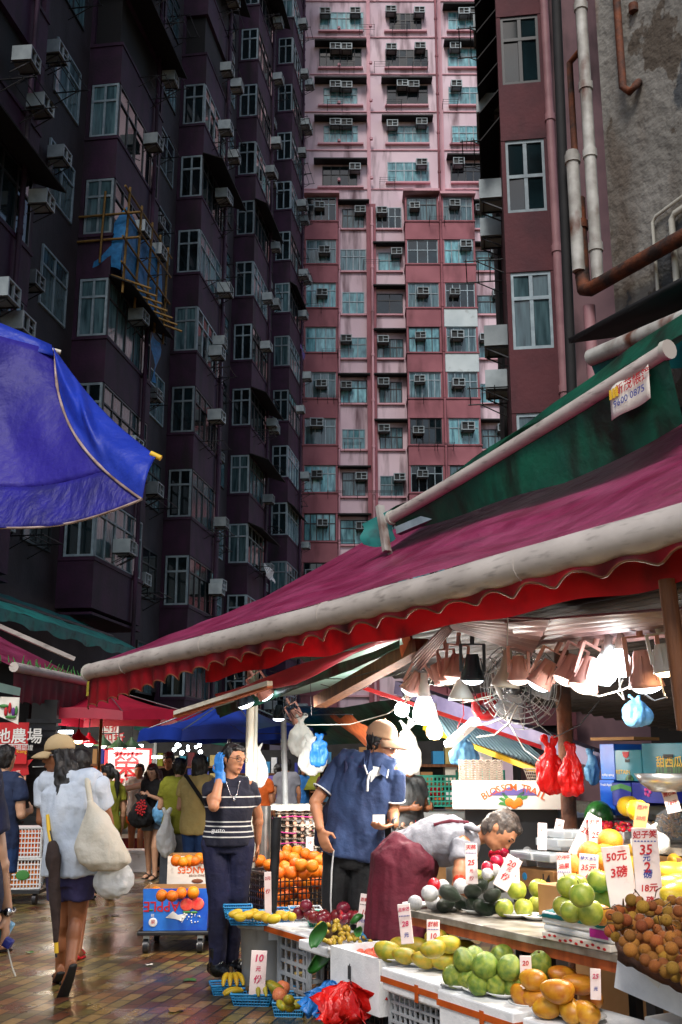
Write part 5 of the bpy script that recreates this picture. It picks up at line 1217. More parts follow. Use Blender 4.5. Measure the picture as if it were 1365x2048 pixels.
wire('red string dangling under the cone reflector', [(926, 1398), (928, 1430), (915, 1455), (930, 1470)], 1.15, 'red_cord', .005)
wire('curled white hook cord by the bare bulb', [(812, 1430), (830, 1448), (850, 1440), (854, 1424)], 1.0, 'wire_white', .01)
wire('vertical thread hanging beside the mint tarpaulin', [(622, 1300), (621, 1360), (624, 1430)], .9, 'wire', .004)
wire('thin white rod hanging from the red valance', [(1016, 1226), (1015, 1292)], .3, 'wire_white', .006, cat='rod')
for i in range(9):
    rr = random.Random(i); x = 800+rr.uniform(0, 230); y = 1340+rr.uniform(0, 40)
    wire(f'tangled strand of {["thin", "kinked", "short", "looping", "frayed", "dusty", "slack", "bent", "twisted"][i]} flex among the caged spotlights', [(x, y), (x+rr.uniform(-40, 40), y+rr.uniform(10, 60)), (x+rr.uniform(-60, 60), y+rr.uniform(-20, 60)), (x+rr.uniform(-30, 80), y+rr.uniform(-40, 30))], 1.2, rr.choice(['wire', 'wire_white', 'dark_steel']), .006)
for i in range(6):
    rr = random.Random(40+i); x = 450+rr.uniform(0, 300); y = 1425-(x-450)*.3+rr.uniform(0, 40)
    wire(f'{["black", "stringy", "drooping", "knotted", "dangling", "stray"][i]} wire under the mint tarpaulin', [(x, y), (x+rr.uniform(20, 60), y+rr.uniform(0, 40)), (x+rr.uniform(60, 120), y+rr.uniform(-30, 30))], 1.4, 'wire', .005)
# hanging carrier bags
def hung(label, px0, px1, ytop, ybot, t, m, seed, group=None, fold=.025, name='plastic_bag', d=.6):
    a, b = onT((px0+px1)/2, ybot, t), onT((px0+px1)/2, ytop, t); w = (px1-px0)/2100*a.y*1.02
    return sack(name, label, a, w, (b-a).length, m, w*d, seed=seed, fold=fold, group=group)
hung('bulging orange-red carrier bag hung on the dark post', 1078, 1130, 1476, 1588, 1.35, 'bag_red', 3)
hung('slimmer orange-red carrier bag hung beside the bulging one', 1125, 1168, 1486, 1588, 1.3, 'bag_red', 4)
hung('crumpled pale blue bag hanging under the right-hand lamps', 1250, 1300, 1390, 1448, 1.0, 'bag_sky', 5)
hung('wad of clear white carrier bags hanging right of the polo man', 788, 842, 1440, 1550, 1.5, 'bag_white', 6, fold=.02, d=.3)
hung('bunch of white carrier bags hung under the spotlight by the grey pole', 578, 626, 1430, 1510, 1.55, 'bag_white', 7, d=.35)
hung('pleated white carrier bags hanging lower beside the blue one', 598, 650, 1470, 1548, 1.5, 'bag_white', 8, d=.3)
hung('folded blue and white carrier bag hanging among the white ones', 622, 656, 1468, 1532, 1.45, 'bag_blue', 9, d=.3)
hung('pad of white carrier bags hung on the cream pole', 497, 535, 1486, 1575, 1.0, 'bag_white', 10, d=.25, fold=.01)
hung('pale plastic sack hanging behind the power strip', 900, 955, 1470, 1530, 2.0, 'bag_sky', 11)
hung('small clear bag hanging by the stacked fruit cartons', 1172, 1200, 1500, 1565, 2.3, 'bag_sky', 12)

# ------------------------------------------------------------------ blue parasol overhead on the left
r = thing('parasol', 'big royal blue market parasol with frayed pale hem hanging over the lane', 'parasol', (-2.6, 5.2, 0))
PY = 5.2
a1, a2, a3 = at(112, 702, PY), at(313, 912, PY-.55), at(-330, 640, PY+.9)
h1, h2 = at(285, 1000, PY-.65), at(0, 1078, PY-.35)
apex = at(-420, 560, PY-.5)
g = G()
def flap(u, v):
    top = a1.lerp(a2, u); s_ = at(112+173*u**2.4, 702+298*u**.92, PY-.65*u)
    q = top.lerp(s_, v); return q+Vector((0, -1, 0))*(.05*math.sin(math.pi*v)+.03*nz3(u*4, v*3, 1)*math.sin(math.pi*u))+Zv*(-.05*math.sin(math.pi*u)*(1-v))+Vector((0, -.05, .0))*max(0, 1-abs(v-.35-(u-.45)*1.6)*7)*max(0, 1-abs(u-.5)*3.2)
g.grid(flap, 48, 28)
obj('side_panel', g, M['umb_blue_lit'], r, world=True, solid=.003)
def hemline(u): return h1.lerp(at(-330, 1120, PY-.3), u)-Zv*(.05*math.sin(math.pi*u*2)*0)+Zv*(-.045*math.sin(math.pi*min(1, u*2.2)))
g = G()
def under(u, v):
    # u along the rim from the corner to the far left, v from the hem up towards the crown
    lo = hemline(u); hi = a1.lerp(apex, u)
    q = lo.lerp(hi, v)
    q = q+(flap(1-v, 1)-h1.lerp(a1, v))*(1-u)**5
    return q+Vector((0, 1, 0))*.16*math.sin(math.pi*v)*min(1, u*3)+Vector((0, .03, .01))*nz3(u*5, v*3, 2)*min(1, u*6)
g.grid(lambda u, v: under(u, .21+.79*v), 40, 22); obj('canopy', g, M['umb_violet_shade'], r, world=True, solid=.003)
g = G(); g.grid(lambda u, v: under(u, .21*v)+Vector((0, -.012-.03*max(0, math.sin(u*23+1.5*math.sin(u*9)))**6*math.sin(math.pi*v), 0))*min(1, u*6), 90, 8); obj('valance', g, M['umb_band'], r, world=True, solid=.003)
g = G(); quad(g, at(-420, 470, PY+.2), at(104, 690, PY-.02), at(108, 712, PY-.06), at(-420, 560, PY-.1), 12, 3, lambda u, v: Vector((0, -.03, 0))*nz3(u*4, v, 3)); obj('vent', g, M['umb_blue_lit'], r, world=True, solid=.003)
g = G(); g.tube([flap(i/24, 1)+Vector((0, -.012, 0)) for i in range(25)], [.006+.006*abs(nz3(i*.7, 1, 1)) for i in range(25)], 6); g.tube([hemline(i/24)+Vector((0, -.01, 0)) for i in range(25)], .0055, 6); obj('hem', g, M['umb_hem'], r, world=True)
for a in (a1, a2): g = G(); d = (a-apex).normalized(); g.tube([a-d*.03, a+d*.025], .013, 8); obj('rib_tip', g, M['yellow_ink'] if a is a2 else M['bag_cream'], r, world=True)
g = G(); g.tube([(apex.x, apex.y, 0), (apex.x, apex.y, apex.z+.1)], .025, 10); obj('pole', g, M['steel'], r, world=True)

# ------------------------------------------------------------------ left side of the lane
def lane(px, py, z): return onz(px, py, z)
r = thing('awning', 'long teal awning strip along the foot of the dark plum block', 'awning', (-5.6, 20, 4))
a, b = at(-60, 1196, 16.5), at(285, 1304, 25); g = G()
q = Vector((-1.5, .2, .75)); quad(g, a, b, b+q, a+q, 30, 6, lambda u, v: Zv*.05*nz3(u*14, v*2, 0)); quad(g, a, b, b-Zv*.2, a-Zv*.2, 40, 3, lambda u, v: Vector((.03*math.sin(u*60)*v, 0, .04*math.sin(u*40)*v))); obj('fabric', g, M['teal_cloth'], r, world=True)
g = G(); g.tube([a+q*.5, b+q*.5], .05, 6); obj('frame', g, M['black_metal'], r, world=True)
r = thing('awning', 'faded magenta awning with dark red valance and sprouting weeds on the left', 'awning', (-3.8, 13.5, 2.5))
a, b = at(28, 1334, 12.4), at(196, 1368, 15.2); g = G(); q = Vector((-3.2, -.3, 1.5))
quad(g, a, b, b+q+Vector((.3, 1.2, 0)), a+q, 24, 10, lambda u, v: Zv*(.05*nz3(u*5, v*4, 3)-.1*math.sin(math.pi*v))); obj('fabric', g, M['maroon_cloth'], r, world=True)
g, hem = scallop(a, b, .40, .25, .03, 0, .02, seed=3, n=80); g.v = [Vector((v.x, v.y, v.z)) for v in g.v]; obj('valance', g, mat('dark_red', '#6a1020', '#4a0b18', rough=.6, ns=3, stain=('#1c0608', 3, .5, .8)), r, world=True)
g = G(); g.tube([a, b], .06, 10); obj('roller', g, M['bar_grey'], r, world=True)
g = G(); g.bar(a+Vector((.55, .6, .15)), a+Vector((-1.3, -.6, .95)), .06, .05); obj('arm', g, M['bar_grey'], r, world=True)
g = G()
for i in range(46):
    rr = random.Random(i); p = a.lerp(b, rr.uniform(.0, .95))+Vector((rr.uniform(-.2, .05), 0, .05)); g.tube([p, p+Vector((rr.uniform(-.05, .05), 0, rr.uniform(.04, .12)))], [.012, .003], 4)
obj('weeds', g, M['green_ink'], r, world=True)
g = G(); a2_ = at(-40, 1395, 11); quad(g, at(-60, 1350, 11), at(42, 1376, 11.6), at(40, 1392, 11.6), at(-60, 1372, 11), 6, 2); r2 = one('awning', g, M['tarp_mint'], 'mint and white edge of an awning at the far left', 'awning')
r = thing('hanging_sign', 'white pennant sign with painted vegetables at the left edge', 'sign', at(20, 1420, 11.4))
g = G(); P_ = [at(x, y, 11.4) for x, y in ((-30, 1392), (40, 1395), (37, 1449), (-30, 1420))]; g.add(P_, [(0, 1, 2, 3)]); obj('board', g, M['paper'], r, world=True, solid=.02)
g = G()
for x, y, w_, h_, m in ((12, 1423, .02, .05, 0), (20, 1416, .018, .06, 0), (27, 1424, .02, .05, 1), (33, 1421, .016, .05, 2), (8, 1412, .05, .02, 2), (22, 1434, .06, .018, 2)):
    g.m = m; g.ell(at(x, y, 11.375), (w_, .012, h_), nu=10, nv=6)
obj('painted_vegetables', g, [M['red_ink'], mat('violet_ink', '#5a2a7a'), M['green_ink']], r, world=True)
# umbrella
def square_umbrella(label, c, w_, z, rise, m, drop=.16, rz=0, pole='bamboo'):
    r = thing('market_umbrella', label, 'umbrella', (c[0], c[1], 0), rz); n = 8; g = G(); h = w_/2
    rim = [Vector((h*math.cos(a)*1.12, h*math.sin(a)*1.12, z)) for a in [math.pi/8+i*math.pi/4 for i in range(8)]]; ap = Vector((0, 0, z+rise))
    for i in range(8):
        p, q = rim[i], rim[(i+1) % 8]
        g.grid(lambda u, v: (p.lerp(q, u)).lerp(ap, v)-Zv*(.12*math.sin(math.pi*u)*(1-v)*-.4+.18*math.sin(math.pi*v)*.5), 6, 6)
        g.grid(lambda u, v: p.lerp(q, u)+Zv*(.048*math.sin(math.pi*u)-drop*v*(1+.15*math.sin(math.pi*u)))+(p.lerp(q, u)*.02*v), 6, 2)
    obj('canopy', g, M[m], r)
    g = G()
    for q in rim: g.tube([ap-Zv*.02, q-Zv*.01], .008, 5)
    obj('rib', g, M['steel'], r); g = G(); g.tube([(0, 0, 0), (0, 0, z+rise)], .022, 8); obj('pole', g, M[pole], r)
square_umbrella('crimson market umbrella spread wide over the far end of the lane', (at(200, 1500, 15.2).x, 15.2), 2.75, 2.16, .42, 'crimson_cloth')
square_umbrella('blue market umbrella behind the head of the striped woman', (at(455, 1500, 12.4).x, 12.6), 1.9, 1.86, .42, 'tarp_blue', pole='steel')
tarp('blue tarpaulin fly beyond the cream pole', at(440, 1432, 14), at(640, 1452, 15), at(655, 1470, 13.6), at(470, 1462, 13), 'tarp_blue')
tarp('sooty green awning edge beyond the crimson umbrella', at(268, 1458, 17.5), at(470, 1498, 18), at(470, 1470, 20), at(268, 1440, 20), 'green_cloth')
# banners and shutters at left
r = thing('banner', 'red farm banner with white characters at the left edge', 'banner', at(20, 1490, 12.9))
def flat(x0, y0, x1, y1, Y, m, root, name, th=.02, d=0):
    g = G(); p, q = at(x0, y1, Y+d), at(x1, y0, Y+d); g.bx((p.x, Y+d-th/2, p.z), (q.x, Y+d+th/2, q.z)); return obj(name, g, M[m] if isinstance(m, str) else m, root, world=True)
flat(-60, 1445, 59, 1528, 12.9, mat('banner_red', '#c8121c', '#b00f18', rough=.5), r, 'cloth')
g = G(); g.text('本地農場', at(22, 1474, 12.88), (1, 0, 0), Zv, .19, .012); g.bx(at(-60, 1489.5, 12.885), at(57, 1488, 12.88)); g.text('漁護農產市場認證', at(20, 1496, 12.88), (1, 0, 0), Zv, .07); obj('lettering', g, M['white'], r, world=True)
g = G(); g.text('Government of Hong Kong', at(54, 1503, 12.88), (1, 0, 0), Zv, .058, align='RIGHT'); obj('lettering', g, M['yellow_ink'], r, world=True)
r = thing('poster', 'cream poster with red ribbon and tomatoes below the red banner', 'poster', at(20, 1560, 12.8))
flat(-60, 1532, 54, 1610, 12.95, mat('poster_peach', '#d9a184', '#c98d70', rough=.6), r, 'sheet')
g = G(); g.prism([(0, 0), (.52, .1), (.5, .2), (.56, .28), (0, .16)], at(-30, 1566, 12.93), (1, 0, 0), Zv, -.01)
for x, y in ((36, 1572), (40, 1588), (30, 1582)): g.ell(at(x, y, 12.92), (.05, .012, .05))
obj('ribbon', g, M['red_ink'], r, world=True)
g = G(); g.text('新鮮蔬菜', at(22, 1549, 12.9), (1, 0, .18), (-.18, 0, 1), .06); obj('lettering', g, M['paper'], r, world=True)
r = thing('roller_shutter', 'tall black roller shutter beside the red banner', 'shutter', at(88, 1680, 13.4)); flat(48, 1400, 118, 1690, 13.4, 'black_metal', r, 'curtain', .1)
g = G(); x0, x1 = at(48, 1500, 13.3).x, at(118, 1500, 13.3).x
for i in range(22): g.bx((x0, 13.33, .1+i*.09), (x1, 13.348, .15+i*.09))
obj('slat', g, M['dark_steel'], r, world=True)
# white sign
r = thing('shop_sign', 'white shop sign with a red arrow over two large red characters', 'sign', at(258, 1600, 17.3))
flat(209, 1498, 299, 1680, 17.3, 'white', r, 'board', .05); g = G()
for a_, b_ in (((208, 1500), (300, 1497)), ((208, 1680), (210.5, 1497)), ((297.5, 1680), (300, 1497))):
    p, q = at(*a_, 17.26), at(*b_, 17.26); g.bx((min(p.x, q.x), 17.255, min(p.z, q.z)), (max(p.x, q.x), 17.27, max(p.z, q.z)))
g.text('榮', at(253, 1533, 17.25), (1, 0, 0), Zv, .44, .004); g.text('福', at(253, 1577, 17.25), (1, 0, 0), Zv, .44, .004)
p = at(226, 1507, 17.25); g.prism([(0, 0), (.09, .05), (.09, .02), (.46, .02), (.46, -.02), (.09, -.02), (.09, -.05)], p, (1, 0, 0), Zv, -.006); obj('lettering', g, M['red_ink'], r, world=True)
for i, (x, y, a_, lab) in enumerate(((222, 1456, .2, 'white meat sign with red strokes hanging beyond the crimson umbrella'), (228, 1480, .15, 'smaller white sign with red edge hanging over the far counter'))):
    r = thing('hanging_sign', lab, 'sign', at(x, y, 18.2)); flat(x-20, y-12, x+18, y+10, 18.2, 'paper', r, 'board'); g = G(); g.text('四折', at(x-1, y-1, 18.17), (1, 0, .05), (-.05, 0, 1), .2, .01); obj('lettering', g, M['red_ink'], r, world=True)
# cone-shaded market lamps at the far counters
def cone_lamp(px, py, Y, shade, lit, label, pw=0, col=CW):
    p = at(px, py, Y); r = thing('pendant_lamp', label, 'pendant lamp', p); g = G(); g.lathe([(.02, .14), (.03, .1), (.17, -.02), (.175, -.03), (.16, -.025), (.02, .08)], n=18); obj('shade', g, M[shade], r)
    g = G(); g.ell((0, 0, 0), (.075, .075, .07)); obj('bulb', g, M[lit], r); g = G(); g.tube([(0, 0, .13), (0, 0, .7)], .008, 5); obj('flex', g, M['wire'], r)
    if pw:
        l = bpy.data.lights.new('lamp_glow', 'POINT'); l.energy = pw; l.color = col; l.shadow_soft_size = .08; lo = bpy.data.objects.new('lamp_glow', l); C.objects.link(lo); lo.location = p-Zv*.12
mk('shade_red', '#a01428', rough=.4); mk('shade_green', '#3d5a3c', rough=.4)
cone_lamp(157, 1478, 16, 'shade_red', 'bulb_warm', 'red cone lamp with warm glow next to the beige cap', 14*PW, WW)
cone_lamp(178, 1484, 16.6, 'shade_red', 'bulb_cool', 'crimson cone lamp second from the beige cap', 9*PW, CW)
cone_lamp(206, 1488, 17.0, 'shade_green', 'bulb_dim', 'green cone lamp left of the umbrella pole'); cone_lamp(237, 1492, 17.0, 'shade_green', 'bulb_cool', 'green cone lamp right over the white sign', 3*PW, CW); cone_lamp(263, 1492, 17.1, 'shade_green', 'bulb_cool', 'green cone lamp beside the tube light', 3*PW, CW)
def tube_light(x0, x1, y, Y, label, pw=0):
    p, q = at(x0, y, Y), at(x1, y, Y); g = G(); g.tube([p, q], .025, 8); one('tube_light', g, M['bulb_cool'], label, 'tube light')
    if pw:
        l = bpy.data.lights.new('lamp_glow', 'POINT'); l.energy = pw; l.color = (1, .95, .85); l.shadow_soft_size = .15; lo = bpy.data.objects.new('lamp_glow', l); C.objects.link(lo); lo.location = (p+q)/2-Zv*.15-Vector((0, .1, 0))
tube_light(118, 146, 1464, 16.5, 'short white tube light left of the red cone lamps', 12*PW); tube_light(270, 286, 1492, 17.5, 'slanting tube light above the white sign'); tube_light(304, 324, 1514, 19, 'tube light over the far fish counter', 24*PW)
rr = random.Random(4)
for i in range(11):
    x, y = 345+rr.uniform(0, 62), 1496+rr.uniform(-8, 20); g = G(); g.ell(at(x, y, 20+rr.uniform(0, 3)), rr.uniform(.025, .05)); one('light_bulb', g, M['bulb_cool'], 'distant white bulb glowing beyond the man in the black tee', 'light bulb', 'distant bulbs at the end of the lane')
l = bpy.data.lights.new('lamp_glow', 'POINT'); l.energy = 45*PW; l.color = CW; l.shadow_soft_size = .2; lo = bpy.data.objects.new('lamp_glow', l); C.objects.link(lo); lo.location = at(375, 1500, 19.5)
# far shop backs and counters
mk('goods_mixed', '#2c2a28', '#1c1a19', rough=.8)
def wallbox(x0, x1, y0, y1, Y, m, label, name='shop_wall', cat='shop wall', th=.3):
    r = G(); p, q = at(x0, y1, Y), at(x1, y0, Y); r.bx((p.x, Y, p.z), (q.x, Y+th, q.z)); return one(name, r, M[m], label, cat)
wallbox(118, 310, 1440, 1712, 19.2, 'goods_mixed', 'cluttered lit shop interior wall behind the white sign')
wallbox(296, 480, 1485, 1690, 24, 'goods_mixed', 'cluttered shop wall closing the lane beyond the shoppers')
wallbox(470, 720, 1500, 1700, 26, 'goods_mixed', 'dim cluttered stall wall beyond the far shoppers')
wallbox(-80, 60, 1400, 1700, 13.6, 'slate_sheet', 'dark closed shopfront behind the red banner')
wallbox(640, 1000, 1480, 1690, 15, 'goods_mixed', 'stacked goods at the back of the next stall behind the egg trays')
def shelf_goods(x0, x1, y0, y1, Y, nx, ny, label, grp, seed):
    rr = random.Random(seed); ms = ['card', 'white_plastic', 'blue_basket', 'card_white', 'green_tee', 'red_cloth', 'styro', 'teal_box', 'khaki_tee', 'navy_box', 'orange_cloth', 'bag_cream']
    for j in range(ny):
        for i in range(nx):
            if rr.random() < .12: continue
            xa, xb = x0+(x1-x0)*i/nx, x0+(x1-x0)*(i+rr.uniform(.7, .97))/nx; yb = y0+(y1-y0)*(j+1)/ny; ya = yb-(y1-y0)/ny*rr.uniform(.45, .9)
            p, q = at(xa, yb, Y-.3), at(xb, ya, Y-.3); g = G(); g.bx((p.x, Y-.3, p.z), (q.x, Y-.02, q.z)); one('goods_box', g, M[rr.choice(ms)], label, 'box', grp)
    g = G()
    for j in range(ny): p, q = at(x0, y0+(y1-y0)*(j+1)/ny, Y-.3), at(x1, y0+(y1-y0)*(j+1)/ny, Y-.3); g.bx((p.x, Y-.33, p.z-.04), (q.x, Y-.01, p.z-.004))
    one('wall_shelf', g, M['wood'], 'bank of wooden shelves behind the '+grp, 'shelves')
shelf_goods(122, 210, 1490, 1640, 19.2, 7, 4, 'packet on the far shelf left of the white sign', 'packets left of the white sign', 1)
shelf_goods(300, 480, 1500, 1660, 24, 12, 5, 'carton on the shelves closing the lane', 'cartons closing the lane', 2)
shelf_goods(480, 715, 1510, 1690, 26, 15, 5, 'carton on the shelves beyond the far shoppers', 'cartons beyond the far shoppers', 3)
shelf_goods(645, 990, 1490, 1680, 15, 14, 5, 'carton on the shelves of the next stall', 'cartons of the next stall', 4)
def counter(x0, x1, yt, Y, m, label, dep=.9, ytop_m=None):
    p, q = at(x0, yt, Y), at(x1, yt, Y); r = thing('market_counter', label, 'counter', (p.lerp(q, .5).x, Y+dep/2, 0)); z = p.z
    g = G(); g.bx((p.x, Y, 0), (q.x, Y+dep, z-.06)); obj('base', g, M[m], r, world=True); g = G(); g.bx((p.x-.03, Y-.03, z-.06), (q.x+.03, Y+dep, z)); obj('top', g, M['white_plastic'], r, world=True); return z
z = counter(205, 300, 1668, 16.9, 'red_cloth', 'red fish counter in front of the white sign')
g = G(); rr = random.Random(9)
def far_goods(x0, x1, y, Y, ms, n, label, cat, name, r0=.09, group=None):
    rr = random.Random(x0)
    for i in range(n):
        x = x0+(x1-x0)*(i+.5)/n; p = at(x, y+rr.uniform(-4, 4), Y+rr.uniform(.1, .5)); g = G(); g.ell(p, (r0, r0, r0*rr.uniform(.8, 1.6)), nu=10, nv=7); one(name, g, M[rr.choice(ms)], label, cat, group)
far_goods(214, 270, 1640, 16.7, ['green_ink', 'white_plastic', 'orange_ink', 'green_tee'], 9, 'bundle of vegetables on the red fish counter', 'vegetables', 'vegetable_bundle', .1, 'vegetable bundles on the red counter')
far_goods(212, 262, 1610, 16.8, ['white_plastic', 'green_ink', 'paper'], 6, 'tall pack of greens behind the vegetable bundles', 'vegetables', 'vegetable_pack', .09, 'packs of greens behind the bundles')
z = counter(590, 720, 1640, 17, 'green_cloth', 'green draped counter among the far shoppers')
g = G(); g.lathe([(0, .4), (.35, .3), (.62, .12), (.7, 0), (.66, 0)], at(640, 1578, 20.5), 20); one('umbrella', g, M['green_tee'], 'open lime green umbrella among the far shoppers', 'umbrella')
# ------------------------------------------------------------------ fruit materials and meshes
def fm(k, a, b, **kw):
    d = dict(rough=.45, spec=.4, ns=9, bump=.12, bs=90, rnd=.14, rhue=.012, sss=.0); d.update(kw); mk(k, a, b, **d)
fm('orange', '#e07a12', '#d9690c', bump=.35, bs=160); fm('pomelo', '#dd8a1e', '#cf7414', bump=.3, bs=120); fm('guava', '#8f9a36', '#56752a', rough=.3, ns=2.2, bump=.4, bs=28, stain=('#4e5a24', 30, .64, .72)); fm('mango_yellow', '#b39426', '#7f8424', rough=.42, ns=1.6, stain=('#4a3a14', 22, .66, .75))
fm('mango_gold', '#c08a20', '#a8641a', ns=1.5, rough=.33, stain=('#4a2a10', 20, .68, .76), rhue=.012); fm('mango_lemon', '#dcb93a', '#d0a92c', rough=.35); fm('avocado', '#1a2c16', '#0f1d10', rough=.28, bump=.9, bs=70); fm('pear_green', '#a9ae42', '#7f9232', rough=.38, ns=1.8, stain=('#6b6a2c', 60, .64, .72)); fm('passion', '#5a1520', '#7a2228', rough=.25, stain=('#a8504a', 40, .68, .75))
fm('date', '#a88a28', '#8c7420', rough=.35); fm('longan', '#a06a24', '#8d4f1c', rough=.7, bump=.5, bs=120, rnd=.3, rhue=.03, stain=('#5d5a20', 25, .55, .75)); fm('peach', '#c23038', '#d98a58', rough=.45, ns=14); fm('apple_red', '#a80f1c', '#c42030', rough=.22); fm('tomato', '#c4141a', '#a80e14', rough=.2); fm('banana', '#cfa01e', '#b9a52a', rough=.45, stain=('#6b4a14', 20, .68, .78)); fm('banana_green', '#93992a', '#a9962a', rough=.45)
fm('egg', '#dcb098', '#d3a48a', rough=.55, bump=0); fm('egg_white', '#d9cfc6', '#cdc2b8', rough=.55, bump=0); fm('peanut', '#b98a50', '#a0723c', rough=.8, bump=.6, bs=140); fm('lemon', '#d9b920', '#c9a818', rough=.35)
mk('stem', '#4a3418', rough=.8); mk('leaf', '#2c6a24', '#1f5420', rough=.4, ns=6); mk('net_white', '#dadada', '#c9c9c9', rough=.6, bump=1.2, bs=120); mk('net_pink', '#d03a8c', '#b82c78', rough=.55, bump=1.2, bs=130); mk('tray_pulp', '#b3a294', '#a08f82', rough=.9, ns=10); mk('plate', '#d6d6d2', rough=.25)
mk('lid', '#dfe6e8', rough=.08, alpha=.35); mk('blueberry', '#161a2c', '#22283c', rough=.5, ns=60, bump=1.0, bs=140); mk('watermelon', '#2d6b2a', '#0f3414', rough=.3, ns=7, stretch=(7, 7, .25), lo=.47, hi=.53)
mk('clear_bag', '#dfe4e6', rough=.15, alpha=.28, bump=.5, bs=20)
def sph(fn=None, r=(1, 1, 1), nu=20, nv=14): g = G(); g.ell((0, 0, 0), r, None, nu, nv, fn); return g
def dimple(v, a=.25, b=.12): 
    q = math.hypot(v.x, v.y); f = 1-a*math.exp(-(q/.33)**2)*(1 if v.z > 0 else b/a); return Vector((v.x, v.y, v.z*f))
FR = {}
def stem_(g, p, q, r=.05): g.m = 1; g.tube([p, q], [r, r*.7], 6); g.m = 0
def mkfruit():
    def reg(k, g, ms): FR[k] = mesh_of(k, g, [M[m] for m in ms])
    g = sph(dimple); g.m = 1; g.ell((0, 0, .78), (.1, .1, .04), nu=8, nv=4); reg('orange', g, ['orange', 'green_ink'])
    reg('pomelo', sph(lambda v: Vector((v.x*(1-.08*v.z), v.y*(1-.08*v.z), v.z*.95)), nu=26, nv=18), ['pomelo'])
    def gv_(v): a = math.atan2(v.y, v.x); k = 1+.045*math.sin(a*7+v.z*2)+.05*nz3(v.x*2, v.y*2, v.z*2); return Vector((v.x*k*(1-.12*v.z), v.y*k*(1-.12*v.z), v.z*1.02))
    g = sph(gv_, nu=32, nv=20); g.m = 1; g.tube([(0, 0, 1.0), (0, 0, 1.08)], [.14, .1], 7); reg('guava', g, ['guava', 'stem'])
    g = sph(lambda v: Vector((v.x*1.22, v.y*(.84+.10*v.x), v.z*(.80+.08*v.x)+.14*v.x*v.x-.04*v.x)), nu=24, nv=16); g.m = 1; g.ell((.98, 0, .02), (.05, .05, .05), nu=6, nv=4)
    for k in ('mango_yellow', 'mango_gold', 'mango_lemon'): reg(k, g, [k, 'stem'])
    reg('avocado', sph(lambda v: Vector((v.x*1.12, v.y*(.72-.16*v.x), v.z*(.72-.16*v.x))), nu=26, nv=18), ['avocado'])
    g = sph(dimple, nu=24, nv=16); stem_(g, (0, 0, .68), (.1, .05, 1.1), .04)
    for k in ('pear_green', 'apple_red', 'peach'): reg(k, g, [k, 'stem'])
    g = sph(); stem_(g, (0, 0, .95), (.05, 0, 1.15), .09); reg('passion_fruit', g, ['passion', 'stem'])
    reg('date', sph(r=(.72, .72, 1), nu=12, nv=9), ['date']); g = sph(nu=14, nv=10); stem_(g, (0, 0, .95), (.1, 0, 1.3), .08); reg('longan', g, ['longan', 'stem'])
    g = sph(nu=12, nv=8); g.m = 1; g.ell((0, 0, .95), (.4, .4, .1), nu=6, nv=4); reg('cherry_tomato', g, ['tomato', 'leaf']); reg('egg', sph(lambda v: Vector((v.x, v.y, v.z*1.28-.0)), nu=12, nv=9), ['egg']); reg('egg_white', sph(lambda v: Vector((v.x, v.y, v.z*1.28)), nu=12, nv=9), ['egg_white'])
    reg('peanut', sph(lambda v: Vector((v.x*1.7, v.y*(.75+.3*v.x*v.x), v.z*(.75+.3*v.x*v.x))), nu=12, nv=9), ['peanut']); reg('lemon', sph(dimple), ['lemon']); reg('watermelon', sph(nu=28, nv=18), ['watermelon'])
    g = sph(lambda v: v*(1+.05*nz3(v.x*5, v.y*5, v.z*5)), nu=20, nv=14); reg('net_white', g, ['net_white']); reg('net_pink', g, ['net_pink'])
mkfruit()
frr = random.Random(21)
def put(kind, p, r, label, cat, group, name=None, tilt=.5, rot=None):
    o = bpy.data.objects.new(name or kind, FR[kind]); C.objects.link(o); o.location = p; o.scale = [r*frr.uniform(.92, 1.08) for _ in range(3)]
    o.rotation_euler = rot if rot else (frr.uniform(-tilt, tilt), frr.uniform(-tilt, tilt), frr.uniform(0, 6.28)); return tag(o, label, cat, group)
def heap(kind, pts, z, r, label, cat, group, name=None, tilt=.5, jr=.07, rot=None, tops=(), dz=None):
    for i, q in enumerate(pts):
        zz = z+(dz if dz else r*1.45) if i in tops else z
        rr_ = r*(1+frr.uniform(-jr, jr)); put(kind, onz(q[0], q[1], zz), rr_, label, cat, group, name, tilt, rot(i) if rot else None)
def dish(px, py, z, r, label, group='white melamine plates under the fruit'):
    g = G(); g.lathe([(0, 0), (r*.62, 0), (r*.7, .006), (r, .018), (r*.99, .022), (r*.68, .01), (0, .006)], n=26); o = one('plate', g, M['plate'], label, 'plate', group, loc=onz(px, py, z)); return o

# ------------------------------------------------------------------ signs, boxes, crates
INK = dict(r='red_ink', b='blue_ink', p='pink_ink', k='black_ink')
def psign(label, x0, y0, x1, y1, Y, lines, face=-.18, lean=-.12, roll=0, board='board', th=.012, group=None):
    """upright price card whose photo rectangle at depth Y is x0..x1, y0..y1; lines: (text, ink, size as share of width, height share, underline)"""
    b = at((x0+x1)/2, y1, Y); w_ = (at(x1, y1, Y)-at(x0, y1, Y)).length; h = (at((x0+x1)/2, y0, Y)-b).length
    r = thing('price_sign', label, 'price sign', b, 0, group); r.rotation_euler = (lean, roll, face)
    g = G(); g.bx((-w_/2, 0, 0), (w_/2, th, h)); obj('board', g, M[board], r, bev=.002)
    gs = {}
    for tx, ink, sz, hh in lines:
        q = gs.setdefault(ink, G())
        if tx == '~': 
            for k in range(7): q.bx((-w_*.42+k*w_*.125, -.003, h*hh-.002), (-w_*.42+k*w_*.125+w_*.075, -.0015, h*hh+.003))
        else: q.text(tx, (0, -.003, h*hh), (1, 0, .06), (.12, 0, 1), w_*sz, .022)
    for ink, q in gs.items(): obj('lettering', q, M[INK[ink]], r)
    return r
